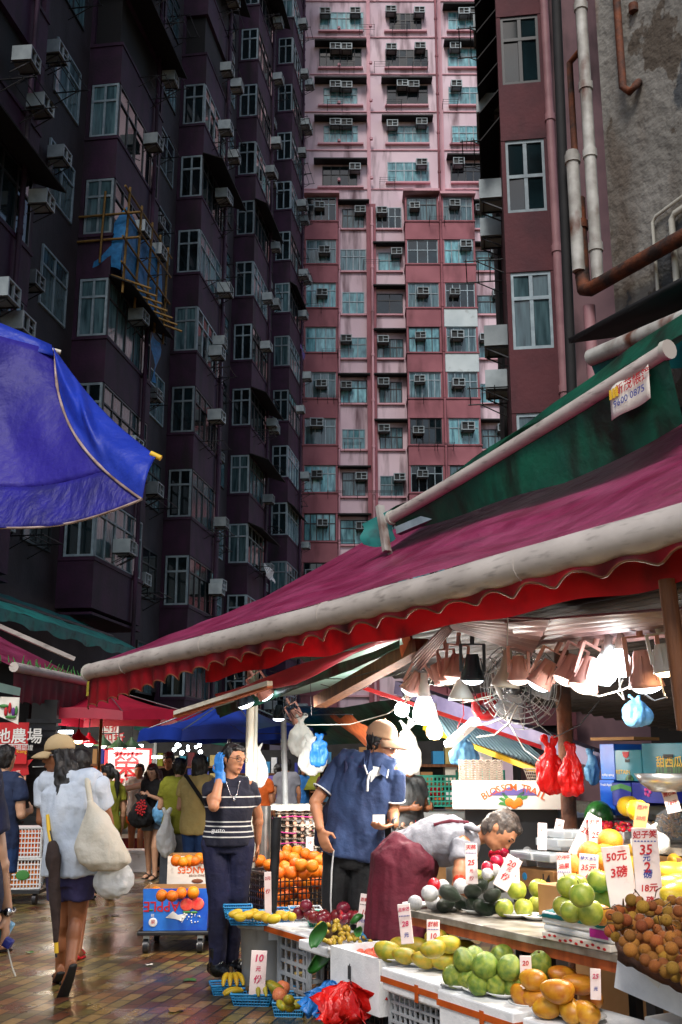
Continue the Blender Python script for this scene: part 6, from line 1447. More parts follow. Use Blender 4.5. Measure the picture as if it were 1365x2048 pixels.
def carton(name, label, c, d, m, rz=SROT, open_=False, taper=0, cat='box', flaps=None, inner='card', th=.008, group=None):
    """cardboard box, c = centre of its base"""
    r = thing(name, label, cat, c, rz, group); x, y, z = d[0]/2, d[1]/2, d[2]; g = G(); t = 1-taper
    if not open_:
        g.add([(-x*t, -y*t, 0), (x*t, -y*t, 0), (x*t, y*t, 0), (-x*t, y*t, 0), (-x, -y, z), (x, -y, z), (x, y, z), (-x, y, z)], [(0, 3, 2, 1), (4, 5, 6, 7), (0, 1, 5, 4), (1, 2, 6, 5), (2, 3, 7, 6), (3, 0, 4, 7)]); obj('body', g, M[m], r, bev=.004)
    else:
        def sh(e, z0): return [(-x*t+e, -y*t+e, z0), (x*t-e, -y*t+e, z0), (x*t-e, y*t-e, z0), (-x*t+e, y*t-e, z0), (-x+e, -y+e, z), (x-e, -y+e, z), (x-e, y-e, z), (-x+e, y-e, z)]
        a = sh(0, 0); b = sh(th, z*.55)
        g.add(a, [(0, 3, 2, 1), (0, 1, 5, 4), (1, 2, 6, 5), (2, 3, 7, 6), (3, 0, 4, 7)]); g.m = 1
        g.add(b, [(0, 1, 2, 3), (0, 4, 5, 1), (1, 5, 6, 2), (2, 6, 7, 3), (3, 7, 4, 0)]); g.add(a[4:]+b[4:], [(0, 1, 5, 4), (1, 2, 6, 5), (2, 3, 7, 6), (3, 0, 4, 7)]); obj('body', g, [M[m], M[inner]], r)
    return r
def decal(root, m, fn, name='print'):
    g = G(); fn(g); return obj(name, g, M[m] if isinstance(m, str) else m, root)
def plasticcrate(name, label, c, d, m, rz=SROT, nx=9, nz=4, cat='crate', group=None, bar_=.012, solid_=.0):
    """slotted crate, open top"""
    r = thing(name, label, cat, c, rz, group); x, y, z = d[0]/2, d[1]/2, d[2]; g = G()
    def wall(ax, s_):
        L, n = (x, nx) if ax == 0 else (y, max(3, int(nx*y/x)))
        P = (lambda a, zz, e: (a, s_*(y-e), zz)) if ax == 0 else (lambda a, zz, e: (s_*(x-e), a, zz))
        for k in range(nz+1):
            zz = z*k/nz; hh = bar_*(1.6 if k in (0, nz) else 1); p, q = P(-L, zz, .0), P(L, zz, .014); g.bx((min(p[0], q[0]), min(p[1], q[1]), max(0, zz-hh/2)), (max(p[0], q[0]), max(p[1], q[1]), min(z, zz+hh/2)))
        for k in range(n+1):
            a = -L+2*L*k/n; w_ = bar_*(1.5 if k in (0, n) else .8); p, q = P(a-w_/2, 0, .002), P(a+w_/2, 0, .012); g.bx((min(p[0], q[0]), min(p[1], q[1]), .001), (max(p[0], q[0]), max(p[1], q[1]), z-.001))
    for ax in (0, 1):
        for s_ in (-1, 1): wall(ax, s_)
    obj('wall', g, M[m], r); g = G(); g.bx((-x+.015, -y+.015, .004), (x-.015, y-.015, .016)); obj('floor', g, M[m], r)
    g = G(); 
    for s_ in (-1, 1): g.bx((-x-.008, s_*y-.012, z), (x+.008, s_*y+.012, z+.014)); g.bx((s_*x-.012, -y+.0125, z), (s_*x+.012, y-.0125, z+.0138))
    obj('rim', g, M[m], r); return r
def foambox(name, label, c, d, rz=SROT, lid=True, tape=True, cat='foam box', group=None, fill=.5):
    r = thing(name, label, cat, c, rz, group); x, y, z = d[0]/2, d[1]/2, d[2]; g = G()
    if lid: g.bx((-x+.004, -y+.004, 0), (x-.004, y-.004, z-.055)); obj('body', g, M['styro'], r, bev=.01); g = G(); g.bx((-x, -y, z-.053), (x, y, z)); obj('lid', g, M['styro'], r, bev=.008)
    else:
        e = .025; g.bx((-x, -y, 0), (x, -y+e, z)); g.bx((-x, y-e, 0), (x, y, z)); g.bx((-x, -y+e, .0), (-x+e, y-e, z)); g.bx((x-e, -y+e, 0), (x, y-e, z)); g.bx((-x+e, -y+e, 0), (x-e, y-e, z*fill)); obj('body', g, M['styro'], r)
    if tape and lid:
        g = G(); q = .003; g.bx((-x-q, -y-q, z-.068), (x+q, -y+.0, z-.04)); g.bx((x, -y, z-.068), (x+q, y, z-.04)); g.bx((.05, -y-q*2, z-.11), (.08, -y-q, z-.03)); obj('tape', g, M['tape'], r)
    return r
def basket(name, label, c, d, m, rz=0, cat='basket', group=None):
    r = thing(name, label, cat, c, rz, group); x, y, z = d[0]/2, d[1]/2, d[2]; t = .82; g = G(); n = 12
    def P(u, zz, k=0): 
        s_ = t+(1-t)*zz/z; lx, ly = x*s_-k, y*s_-k; q = (u % 1)*4; i = int(q); f = q-i
        c_ = [(-lx, -ly), (lx, -ly), (lx, ly), (-lx, ly), (-lx, -ly)]; a, b = c_[i], c_[i+1]; return Vector((a[0]+(b[0]-a[0])*f, a[1]+(b[1]-a[1])*f, zz))
    N_ = 48
    for k in range(5): zz = z*k/4; g.tube([P(i/N_, zz) for i in range(N_+1)], .0035 if k < 4 else .007, 5, cap=False)
    for i in range(N_): g.tube([P(i/N_, 0), P(i/N_, z)], .0028, 4, cap=False)
    obj('mesh_wall', g, M[m], r); g = G(); g.add([P(0, z*.5, .004), P(.25, z*.5, .004), P(.5, z*.5, .004), P(.75, z*.5, .004)], [(0, 1, 2, 3)]); g.add([P(0, 0.003, .002), P(.25, 0.003, .002), P(.5, 0.003, .002), P(.75, 0.003, .002)], [(0, 1, 2, 3)]); obj('floor', g, M[m], r); return r
def bananas(label, p, rz, m, n=5, L=.17, group=None, up=.5):
    r = thing('banana_bunch', label, 'bananas', p, rz, group)
    for i in range(n):
        a = (i-(n-1)/2)*.3; pts, rs = [], []
        for k in range(9):
            t = k/8; th = -.55+1.5*t
            q = Vector((math.sin(a)*.02+math.sin(a)*L*.9*math.sin(th+.55), -L*(math.sin(th)+.52)*.75*math.cos(a), L*.95*(1-math.cos(th*.0))+up*L*(math.cos(th*1.35)-.1)))
            pts.append(q); rs.append(.019*(.35+.65*math.sin(math.pi*min(1, max(0, t*.9+.08)))**.6) if k not in (0, 8) else .007)
        g = G(); g.tube(pts, rs, 8); obj('banana', g, M[m], r)
    g = G(); g.tube([(0, .02, up*L*.75), (0, .05, up*L*1.3)], [.016, .012], 7); obj('stalk', g, M['stem'], r); return r

# ------------------------------------------------------------------ main display: lower row of foam boxes
Bx = lambda s, t, z: S(s, t, z)
foambox('foam_box', 'white foam box with brown tape under the guavas', Bx(.10, .13, .16), (.56, .42, .31))
foambox('foam_box', 'white foam box with brown tape under the golden mangoes', Bx(.70, .17, .12), (.62, .42, .33))
foambox('foam_box', 'shallow orange-taped foam lid under the yellow-green mangoes', Bx(-.46, .17, .37), (.53, .44, .11))
plasticcrate('plastic_crate', 'pale grey slotted crate under the orange-taped foam lid', Bx(-.46, .18, .135), (.50, .38, .23), 'grey_plastic', nx=11, nz=5)
foambox('foam_box', 'plain foam box at ground level below the guavas', Bx(.1, .16, 0), (.54, .4, .155), tape=False)
foambox('foam_box', 'plain foam box at ground level below the golden mangoes', Bx(.7, .2, 0), (.58, .4, .115), tape=False)
plasticcrate('plastic_crate', 'white open-sided crate at ground level below the grey slotted crate', Bx(-.44, .22, 0), (.52, .38, .128), 'white_plastic', nx=3, nz=1, bar_=.03)
foambox('foam_box', 'deep open foam box of red peaches with a barcode sticker', Bx(-1.07, .2, .22), (.52, .42, .28), lid=False, fill=.6)
plasticcrate('plastic_crate', 'black slotted crate carrying the box of red peaches', Bx(-1.07, .22, 0), (.46, .36, .205), 'black_plastic', nx=9, nz=4)
r = [o for o in bpy.data.objects if o.get('label') == 'deep open foam box of red peaches with a barcode sticker'][0]
decal(r, 'black_ink', lambda g: [g.box((-.06+.004*i, -.2125, .17+.0), (.0016, .001, .07), rz=0) for i in range(9)], 'barcode')
gg = [(908,1952),(936,1954),(958,1965),(993,1967),(1028,1969),(928,1920),(971,1931),(1019,1935),(1007,1912),(949,1918),(1078,1954),(1097,1962)]
heap('guava', gg, .53, .054, 'knobbly green guava on the plates in the lower row', 'guava', 'guavas on the front plates', tops=(5, 6, 7, 8, 9), dz=.075, tilt=.6)
put('guava', onz(1080, 1926, .62), .052, 'darker green guava alone behind the 20 yuan card', 'guava', None)
for i, (x, y) in enumerate(((921, 1974), (966, 1985), (1012, 1992))): dish(x, y, .474, .095, 'white plate under the green guavas', 'plates under the guavas')
mm = [(775,1903),(809,1912),(800,1892),(830,1894),(849,1920),(885,1921),(907,1912),(931,1896),(866,1899),(872,1877),(895,1889)]
heap('mango_yellow', mm, .535, .058, 'dull yellow-green mango on the orange-taped foam lid', 'mango', 'yellow-green mangoes', tops=(8, 9, 10), dz=.08, rot=lambda i: (frr.uniform(-.3, .3), frr.uniform(-.2, .2), frr.uniform(-.9, .5)))
for x, y in ((793, 1922), (840, 1930), (884, 1936)): dish(x, y, .483, .088, 'white plate under the yellow-green mangoes', 'plates under the yellow-green mangoes')
gm = [(1045,1992),(1071,1998),(1097,2014),(1126,2011),(1141,2022),(1173,2026),(1182,2000),(1067,1961),(1115,1983),(1125,1952),(1158,1969)]
heap('mango_gold', gm, .50, .055, 'ripe golden mango on the plates nearest the camera', 'mango', 'golden mangoes', tops=(7, 8, 9, 10), dz=.075, rot=lambda i: (frr.uniform(-.4, .4), frr.uniform(-.5, .5), frr.uniform(-1.2, .4)))
for x, y in ((1062, 2012), (1110, 2026), (1166, 2040)): dish(x, y, .455, .1, 'white plate under the golden mangoes', 'plates under the golden mangoes')
heap('peach', [(706,1916),(724,1917),(740,1911),(762,1893),(753,1909),(716,1908)], .44, .04, 'red and yellow peach in the deep foam box', 'peach', 'peaches in the foam box')
# upper trestle
r = thing('trestle_table', 'worn plank trestle carrying avocados and green pears', 'table', Bx(-.3, .6, 0), SROT)
g = G(); g.bx((-.62, -.36, .685), (1.2, .36, .72)); obj('tabletop', g, M['table'], r, bev=.004); g = G(); g.bx((-.6, -.34, .64), (1.19, -.30, .684)); g.bx((-.6, .30, .64), (1.19, .34, .684)); obj('apron_rail', g, M['wood_orange'], r)
for x, y in ((-.4, -.3), (.45, -.3), (1.1, -.3), (-.4, .3), (1.1, .3)): g = G(); g.bx((x-.025, y-.0, 0), (x+.025, y+.045, .64)); obj('leg', g, M['dark_steel'], r)
heap('net_white', [(831,1806),(866,1804),(860,1787),(885,1775),(922,1772),(928,1784)], .768, .043, 'red apple wrapped in white foam net at the end of the trestle', 'wrapped apple', 'foam-netted apples', name='wrapped_apple', tops=(2, 3, 4), dz=.06)
for x, y in ((868, 1770), (920, 1762)): put('apple_red', onz(x, y, .85), .037, 'shiny red apple top showing above the white foam nets', 'apple', 'red apples above the foam nets')
heap('avocado', [(893,1809),(918,1802),(926,1808),(951,1810),(968,1816),(988,1816),(901,1787),(947,1783),(986,1790),(963,1771),(1007,1772)], .765, .05, 'dark green avocado piled on the trestle', 'avocado', 'avocados on the trestle', tops=(6, 7, 8, 9, 10), dz=.07, rot=lambda i: (frr.uniform(-.6, .6), frr.uniform(-.5, .5), frr.uniform(-1, 1)))
heap('pear_green', [(1009,1816),(1048,1816),(1075,1810),(1104,1802),(1034,1780),(1078,1777)], .77, .05, 'round yellow-green pear on a plate on the trestle', 'pear', 'green pears on the plates', tops=(4, 5), dz=.08, tilt=.3)
for x, y in ((896, 1820), (955, 1826), (1030, 1834), (1075, 1838), (835, 1814)): dish(x, y, .724, .085, 'white plate on the trestle edge', 'plates on the trestle')
foambox('foam_tray', 'white foam tray with magenta label under the pears on teal film', Bx(.44, .46, .755), (.46, .44, .085), tape=False, cat='foam tray')
r = carton('printed_carton', 'flat carton printed with red blossoms under the foam tray', Bx(.44, .44, .722), (.44, .42, .03), 'card_white')
decal(r, 'red_ink', lambda g: [g.ell((-.2+.035*i, -.212, .006+.018*frr.random()), (.011, .002, .006), nu=8, nv=4) for i in range(12)], 'blossom_print'); 
decal([o for o in bpy.data.objects if o.get('label', '').startswith('white foam tray with magenta')][0], mat('magenta', '#b01c8c', rough=.5), lambda g: g.bx((.09, -.224, .015), (.2, -.221, .05)), 'label_patch')
g = G(); c = Bx(.44, .46, .842); g.grid(lambda u, v: c+US*(u-.5)*.5+UT*(v-.5)*.46+Zv*(.012*nz3(u*8, v*8, 1)+.006-(.03 if min(u, v, 1-u, 1-v) < .05 else 0)), 24, 20); one('teal_film', g, M['teal_cloth'], 'sheet of teal film under the pile of large pears', 'plastic film', solid=.003)
heap('pear_green', [(1129,1812),(1143,1823),(1181,1825),(1208,1798),(1222,1790),(1164,1790),(1137,1772),(1152,1769),(1197,1762),(1222,1762)], .89, .052, 'large green pear on teal film beside the longans', 'pear', 'pears on the teal film', tops=(5, 6, 7, 8, 9), dz=.085, tilt=.3)
put('mango_gold', onz(1200, 1829, .88), .05, 'orange-yellow fruit tucked under the large pears', 'mango', None)
# longans
r = foambox('foam_box', 'tilted open foam box of longans with paper sticker at the right', Bx(1.42, .14, .60), (.80, .5, .25), rz=SROT, lid=False, fill=.75); r.rotation_euler = (-.12, .13, SROT)
decal(r, 'paper', lambda g: g.box((-.22, -.2515, .12), (.1, .002, .09), M=Matrix.Rotation(.35, 4, 'Y')), 'sticker')
foambox('foam_box', 'rounded foam box standing below the longans', Bx(1.42, .2, .16), (.7, .42, .42), tape=False)
foambox('foam_box', 'foam box at ground level below the longan stack', Bx(1.42, .22, 0), (.66, .42, .155), tape=False)
rr = random.Random(31); pts = []
tries = 0
while len(pts) < 105 and tries < 6000:
    tries += 1; x, y = rr.uniform(1214, 1400), rr.uniform(1800, 1985)
    if y > 1890+(x-1240)*.62 or y < 1830-(x-1214)*.5 and x < 1260: continue
    if x < 1250 and y > 1900: continue
    if all((x-a)**2+(y-b)**2 > 13.5**2 for a, b in pts): pts.append((x, y))
for x, y in pts:
    z = 1.0-(y-1800)/185*.16+rr.uniform(-.01, .03); put('longan', onz(x, y, z), .0195*rr.uniform(.9, 1.12), 'brown-orange longan in the heap at the right', 'longan', 'longans in the tilted foam box', tilt=1.5)
g = G(); a, b, c_, d_ = onz(1222, 1812, .965), onz(1420, 1800, .97), onz(1420, 2000, .79), onz(1236, 1905, .86); quad(g, a, b, c_, d_, 12, 12, lambda u, v: Zv*(.02*nz3(u*9, v*9, 1)-.012)); struct('longan_twigs', g, M['rust'], kind='stuff', solid=.03)
for i in range(16): x, y = rr.uniform(1225, 1360), rr.uniform(1795, 1880); p = onz(x, y, 1.0-(y-1800)/185*.16); g = G(); g.tube([p, p+Vector((rr.uniform(-.03, .03), rr.uniform(-.02, .02), .03)), p+Vector((rr.uniform(-.06, .06), rr.uniform(-.03, .03), rr.uniform(.0, .05)))], .0022, 4); one('twig', g, M['stem'], 'thin bare twig sticking out of the longan heap', 'twig', 'twigs among the longans')

# ------------------------------------------------------------------ back tiers
r = thing('back_shelf', 'stepped back shelf of the stall holding boxed fruit', 'shelf', Bx(-.1, 1.25, 0), SROT)
g = G(); g.bx((-.95, -.28, .80), (1.6, .3, .84)); obj('tier', g, M['table'], r); g = G(); g.bx((-.95, .32, 1.0), (1.6, .9, 1.04)); obj('tier', g, M['table'], r)
for x in (-.9, 0, 1.5):
    for y, z in ((-.2, .80), (.8, 1.0)): g = G(); g.bx((x, y, 0), (x+.05, y+.05, z)); obj('leg', g, M['dark_steel'], r)
g = G(); g.bx((-.95, .30, .0), (1.6, .316, .99)); obj('backboard', g, M['card'], r)
for x, y, dd in ((1181, 1708, 0), (1214, 1712, .02), (1216, 1742, 0), (1152, 1735, .02), (1186, 1745, -.02), (1240, 1735, .06), (1220, 1683, .05)): put('pomelo', at(x, y, 5.6+dd), .066, 'big orange melon-like fruit piled behind the price cards', 'pomelo', 'big orange fruit behind the cards')
carton('fruit_carton', 'brown carton raising the big orange fruit behind the pears', S(-.05, .80, .722), (.50, .30, .17), 'card')
put('pomelo', at(1208, 1724, 5.5), .05, 'orange fruit in brown netting amid the pile', 'pomelo', None)
heap('mango_lemon', [(1357,1725),(1342,1744),(1357,1769),(1350,1792),(1276,1729),(1336,1776),(1370,1745),(1375,1780)], .96, .066, 'pale lemon-yellow mango at the right behind the tall card', 'mango', 'lemon-yellow mangoes', rot=lambda i: (frr.uniform(-.3, .3), frr.uniform(-.3, .3), frr.uniform(-1, .6)))
put('mango_lemon', onz(1272, 1705, 1.02), .066, 'lemon-yellow mango between the two tall price cards', 'mango', None)
def clam(label, px, py, z, rz, w_=.2, d=.13):
    p = onz(px, py, z); r = thing('berry_punnet', label, 'punnet', p, rz, 'clear punnets of dark berries'); g = G(); g.bx((-w_/2+.006, -d/2+.006, .004), (w_/2-.006, d/2-.006, .03)); obj('berries', g, M['blueberry'], r, bev=.006)
    g = G(); g.bx((-w_/2, -d/2, 0), (w_/2, d/2, .044)); obj('lid', g, M['lid'], r, bev=.006)
for i, (x, y, z) in enumerate(((1118, 1700, 1.0), (1152, 1694, 1.0), (1112, 1692, 1.045), (1146, 1685, 1.045), (1124, 1675, 1.09), (1158, 1676, 1.09), (1170, 1700, 1.0), (1050, 1730, .93), (1085, 1730, .93), (1115, 1736, .93), (1060, 1718, .975), (1096, 1722, .975))):
    clam('clear punnet of dark berries with glossy lid behind the pears' if y > 1710 else 'clear punnet of dark berries in the stack beside the 45 yuan card', x, y, z, SROT+frr.uniform(-.06, .06))
r = carton('fruit_carton', 'brown fruit carton with number 14 under the front punnets', onz(1090, 1770, .83), (.5, .3, .1), 'card'); decal(r, 'blue_basket', lambda g: [g.ell((-.17+.09*i, -.1515, .055), (.022, .002, .022), nu=12, nv=5) for i in range(3)], 'dot_print')
decal(r, 'black_ink', lambda g: g.text('14', (.19, -.152, .05), (1, 0, 0), Zv, .08, .01), 'lettering')
heap('net_pink', [(1000,1702),(1018,1693),(1032,1703),(1048,1686),(1060,1694),(1012,1683),(1064,1680),(1042,1700)], .92, .04, 'red apple in magenta foam net near the face of the stall keeper', 'wrapped apple', 'magenta-netted apples', name='wrapped_apple', tops=(3, 5, 6), dz=.05)
heap('apple_red', [(1052,1684),(1008,1706),(990,1710),(1030,1690),(994,1722),(975,1735)], .96, .036, 'glossy red apple among the magenta nets', 'apple', 'apples among the magenta nets')
heap('net_white', [(1038,1700),(1055,1702),(975,1748),(990,1740),(1008,1726)], .93, .034, 'cream fruit in white net in front of the magenta nets', 'wrapped fruit', 'white-netted fruit by the keeper', name='wrapped_apple')
heap('pear_green', [(968,1760),(978,1752),(958,1752)], .80, .038, 'small yellow pear beneath the hands of the stall keeper', 'pear', 'small pears under the hands')
tt = [(rr.uniform(1205, 1264), rr.uniform(1637, 1660)) for _ in range(46)]
heap('cherry_tomato', tt, 1.13, .0155, 'cherry tomato heaped behind the pomelo pile', 'tomato', 'cherry tomatoes', tilt=1.5)
g = G(); g.box(onz(1236, 1668, 1.06), (.32, .2, .05), rz=SROT); one('tomato_tray', g, M['styro'], 'foam tray holding the heaped cherry tomatoes', 'tray')
def nutbag(label, cx, cy, w_, h_, z, kind, n, grp, nl):
    p = onz(cx, cy+h_/2, z); s_ = (at(cx+w_/2, cy, p.y)-at(cx-w_/2, cy, p.y)).length
    for i in range(n):
        a = rr.uniform(0, 6.28); q = math.sqrt(rr.random()); hh = rr.random()
        put(kind, p+Vector((math.cos(a)*q*s_*.42, math.sin(a)*q*s_*.3, .02+hh*s_*.62)), .0115, nl, 'peanut', grp, tilt=1.5)
    g = G(); g.loft([(p+Zv*(s_*t), Vector((s_*.5*k, 0, 0)), Vector((0, s_*.38*k, 0))) for t, k in ((0, .8), (.1, .98), (.5, 1), (.75, .8), (.9, .3), (1.0, .12), (1.15, .25))], 20); one('nut_bag', g, M['clear_bag'], label, 'bag')
nutbag('knotted clear bag of pale peanuts at the right edge', 1345, 1650, 66, 60, 1.06, 'peanut', 60, 'peanuts in the knotted clear bag', 'unshelled peanut in the knotted clear bag')
nutbag('clear bag of darker nuts left of the peanut bag', 1293, 1655, 40, 46, 1.06, 'peanut', 22, 'nuts in the smaller clear bag', 'brown nut in the smaller clear bag')
sack('plastic_bag', 'pinkish tied bag behind the tall price card', onz(1305, 1708, 1.02), .2, .16, 'bag_white', seed=13, knot=False)
sack('plastic_bag', 'white crumpled plastic over yellow melons on the pale carton', onz(1300, 1640, 1.14), .26, .15, 'bag_white', seed=14)
sack('plastic_bag', 'milky plastic sack heaped behind the 45 yuan card', onz(1130, 1662, 1.05), .34, .17, 'bag_white', seed=15)
heap('lemon', [(1257,1612),(1275,1620),(1318,1602)], 1.26, .06, 'yellow melon under white plastic near the fruit cartons', 'melon', 'yellow melons under plastic', name='melon', tilt=.3)
r = carton('fruit_carton', 'low cream carton holding the yellow melons', onz(1272, 1650, 1.06), (.5, .3, .14), 'card_white', open_=True)
put('watermelon', onz(1198, 1634, 1.16), .1, 'striped watermelon showing behind the 25 yuan card', 'watermelon', None)
g = G(); g.lathe([(0, 0), (.08, .005), (.14, .05), (.17, .1), (.165, .1), (.13, .05), (0, .015)], onT(1335, 1585, 1.35), 24); one('steel_bowl', g, M['steel'], 'shallow steel bowl under the watermelon cartons', 'bowl')
g = G(); g.lathe([(0, 0), (.09, .0), (.11, .16), (.118, .165), (.105, .16), (.08, .02), (0, .02)], onz(722, 1842, .46), 22); one('steel_bowl', g, M['steel'], 'steel pot holding citrus beside the apron', 'bowl')
heap('lemon', [(727,1766),(727,1778),(709,1786),(718,1793),(736,1787)], .64, .042, 'yellow citrus in the steel pot', 'citrus', 'citrus in the steel pot', name='citrus', tops=(0, 1))
put('orange', onz(701, 1777, .66), .042, 'orange at the left rim of the steel pot', 'orange', None)

# cartons behind
def fcart(label, x0, y0, x1, y1, t, dep, m, name='fruit_carton', **kw):
    a, b = onT(x0, y1, t), onT(x1, y1, t); h = (onT((x0+x1)/2, y0, t)-onT((x0+x1)/2, y1, t)).length; w_ = (b-a).length
    return carton(name, label, (a+b)/2+UT*dep/2, (w_, dep, h), m, **kw), w_, h, dep
r, w_, h, d = fcart('upright royal blue apple carton with white lettering, lower of two', 1203, 1560, 1232, 1630, 2.0, .35, 'blue_box'); decal(r, 'white', lambda g: g.text('Fresh Apple', (0, -d/2-.003, h*.86), (1, 0, 0), Zv, w_*.17, .01), 'lettering')
r, w_, h, d = fcart('upright royal blue apple carton with white lettering, upper of two', 1203, 1488, 1232, 1559, 2.0, .35, 'blue_box'); decal(r, 'white', lambda g: g.text('Fresh Apple', (0, -d/2-.003, h*.12), (1, 0, 0), Zv, w_*.17, .01, flip=True), 'lettering')
def wm_box(label, x0, y0, x1, y1, big):
    r, w_, h, d = fcart(label, x0, y0, x1, y1, 1.9, .4, 'teal_box'); y = -d/2-.004
    g = G(); n = 24; cx, cz, q = (w_*.02, -.0, w_*(.3 if big else .16)); g.prism([(q*math.cos(i*math.pi/n), q*1.0*math.sin(i*math.pi/n)) for i in range(n+1)], (cx, y, .002), (1, 0, 0), Zv, -.003); m_ = obj('melon_print', g, M['watermelon'], r)
    decal(r, 'red_ink', lambda g: g.prism([(0, 0), (w_*.12, -w_*.0), (w_*.12, -w_*.13), (w_*.05, -w_*.12)] if big else [(-.03, 0), (.03, 0), (.022, -.03), (0, -.042), (-.022, -.03)], (w_*.37 if big else -w_*.06, y, h*.94), (1, 0, 0), Zv, -.003), 'slice_print')
    decal(r, 'yellow_ink', lambda g: g.text('甜西瓜' if big else 'RETAIN', (0 if big else -w_*.2, y-.001, h*.48 if big else h*.28), (1, 0, 0), Zv, w_*.16, .01), 'lettering')
    decal(r, 'black_ink', lambda g: g.bx((-w_*.1, y-.001, h*.6), (w_*.08, y, h*.7)), 'hand_hole')
wm_box('teal watermelon carton with hand hole and small melon print', 1233, 1500, 1286, 1562, False); wm_box('larger teal watermelon carton with big striped melon print', 1288, 1486, 1400, 1562, True)
r, w_, h, d = fcart('navy fruit carton with green banner emblem under the teal cartons', 1226, 1566, 1264, 1612, 1.85, .35, 'navy_box'); decal(r, 'green_ink', lambda g: g.prism([(-.09, 0), (0, .02), (.09, 0), (.09, .03), (0, .05), (-.09, .03)], (0, -d/2-.003, h*.62), (1, 0, 0), Zv, -.003), 'emblem'); decal(r, 'yellow_ink', lambda g: g.bx((w_*.22, -d/2-.004, h*.25), (w_*.34, -d/2-.001, h*.42)), 'label_patch')
r, w_, h, d = fcart('navy fruit carton with tiny pink flower right of the green emblem one', 1266, 1566, 1330, 1606, 1.85, .35, 'navy_box'); decal(r, 'net_pink', lambda g: [g.ell((.02*math.cos(k*1.257), -d/2-.002, h*.55+.02*math.sin(k*1.257)), (.012, .002, .012), nu=8, nv=4) for k in range(5)], 'flower_print')
g = G(); g.box(onT(1215, 1635, 2.15)-Zv*.55, (1.3, .5, 1.1), rz=SROT); one('packing_case', g, M['corr_dark'], 'dark packing case under the stacked blue and teal cartons', 'packing case')
g = G(); g.box(onT(1250, 1478, 2.15), (.34, .3, .02), rz=SROT+.2); one('cardboard_sheet', g, M['card'], 'loose brown cardboard lying on top of the teal cartons', 'cardboard')
r = thing('cabinet', 'weathered grey wooden cabinet below the red carrier bags', 'cabinet', onT(1135, 1700, 2.2)*1.0, SROT); p = r.location.copy(); r.location.z = 0
mk('old_wood', '#77736a', '#5c574e', rough=.8, ns=6, stretch=(5, 5, .5), stain=('#2e2a24', 5, .5, .75), streak=.2, bump=.3, bs=20)
g = G(); g.bx((-.42, 0, 0), (.5, .5, 1.22)); obj('body', g, M['old_wood'], r, bev=.006)
for a_, b_ in ((-.40, .03), (.05, .48)): g = G(); g.bx((a_, -.018, .06), (b_, -.001, 1.17)); obj('door', g, M['old_wood'], r, bev=.004)
g = G(); g.bx((-.44, -.022, 0), (-.405, .02, 1.24)); obj('corner_post', g, M['dark_steel'], r)
g = G(); rr2 = random.Random(2); 
basket('wicker_tray', 'grey wicker tray lying on top of the weathered cabinet', onT(1100, 1562, 2.35), (.3, .25, .09), 'tray_pulp', SROT)
def blossom():
    r, w_, h, d = fcart('white orange carton with printed blossom and fruit emblem', 905, 1562, 1046, 1618, 1.35, .4, 'card_white'); r.rotation_euler.z = -.1; y = -d/2-.003
    g = G(); tx = 'BLOSSOM TRAIL'
    for i, ch in enumerate(tx): a = (i-6)/6*.55; g.text(ch, (.02+math.sin(a)*w_*.48, y, h*.78-(1-math.cos(a))*w_*.5), (math.cos(a), 0, -math.sin(a)), (math.sin(a), 0, math.cos(a)), w_*.085, .014)
    obj('lettering', g, M['orange_ink'], r)
    decal(r, mat('violet_hill', '#5a4a86', rough=.6), lambda g: g.prism([(-.16, 0), (-.12, .035), (-.09, .02), (-.03, .055), (.02, .03), (.07, .05), (.12, .02), (.16, 0)], (.02, y, h*.5), (1, 0, 0), Zv, -.002), 'hill_print')
    decal(r, 'green_ink', lambda g: [g.prism([(0, 0), (.09, .012), (.1, .03), (.05, .03)], (.02, y, h*.24), (math.cos(a), 0, math.sin(a)), (-math.sin(a), 0, math.cos(a)), -.0025) for a in (.2, .55, 2.2, 2.6, 2.95)], 'leaf_print')
    decal(r, 'orange', lambda g: [g.ell((.02+x, y-.001, h*z_), (.028, .003, .028), nu=14, nv=6) for x, z_ in ((-.03, .26), (.03, .26), (0, .18))], 'fruit_print')
blossom()
r = carton('fruit_carton', 'brown orange-edged carton beneath the white blossom carton', onT(975, 1660, 1.45)+UT*.2-Zv*.25, (.62, .36, .42), 'black_plastic', rz=-.1)
def eggstack(label, px, py, z, n, cols, w_=.31, rz=0, kind='egg', who=''):
    p = onz(px, py, z)
    for k in range(n):
        c = p+Zv*(k*.062); r = thing('egg_tray', f'pulp egg tray in the {who} stack', 'egg tray', c, rz+frr.uniform(-.04, .04), f'egg trays in the {who} stack'); g = G(); m = cols*2
        g.grid(lambda u, v: ((u-.5)*w_, (v-.5)*w_, .012+.011*math.cos(u*math.pi*2*cols)*math.cos(v*math.pi*2*cols)), cols*6, cols*6); g.bx((-w_/2, -w_/2, .0), (w_/2, w_/2, .003)); obj('pulp', g, M['tray_pulp'], r)
        for i in range(cols):
            q = Vector(((i+.5)/cols-.5, -.5+.5/cols, 0))*w_; q.rotate(Matrix.Rotation(rz, 3, 'Z')); put(kind, c+q+Zv*.034, .0215, f'egg on the front edge of the {who} stack of trays', 'egg', f'eggs on the front edge of the {who} stack', tilt=.15)
eggstack('', 588, 1700, .62, 7, 5, .40, .1, 'egg', 'covered'); eggstack('', 632, 1706, .64, 5, 4, .32, .3, 'egg_white', 'half-hidden'); eggstack('', 828, 1706, .62, 5, 4, .36, .15, 'egg', 'red-strung')
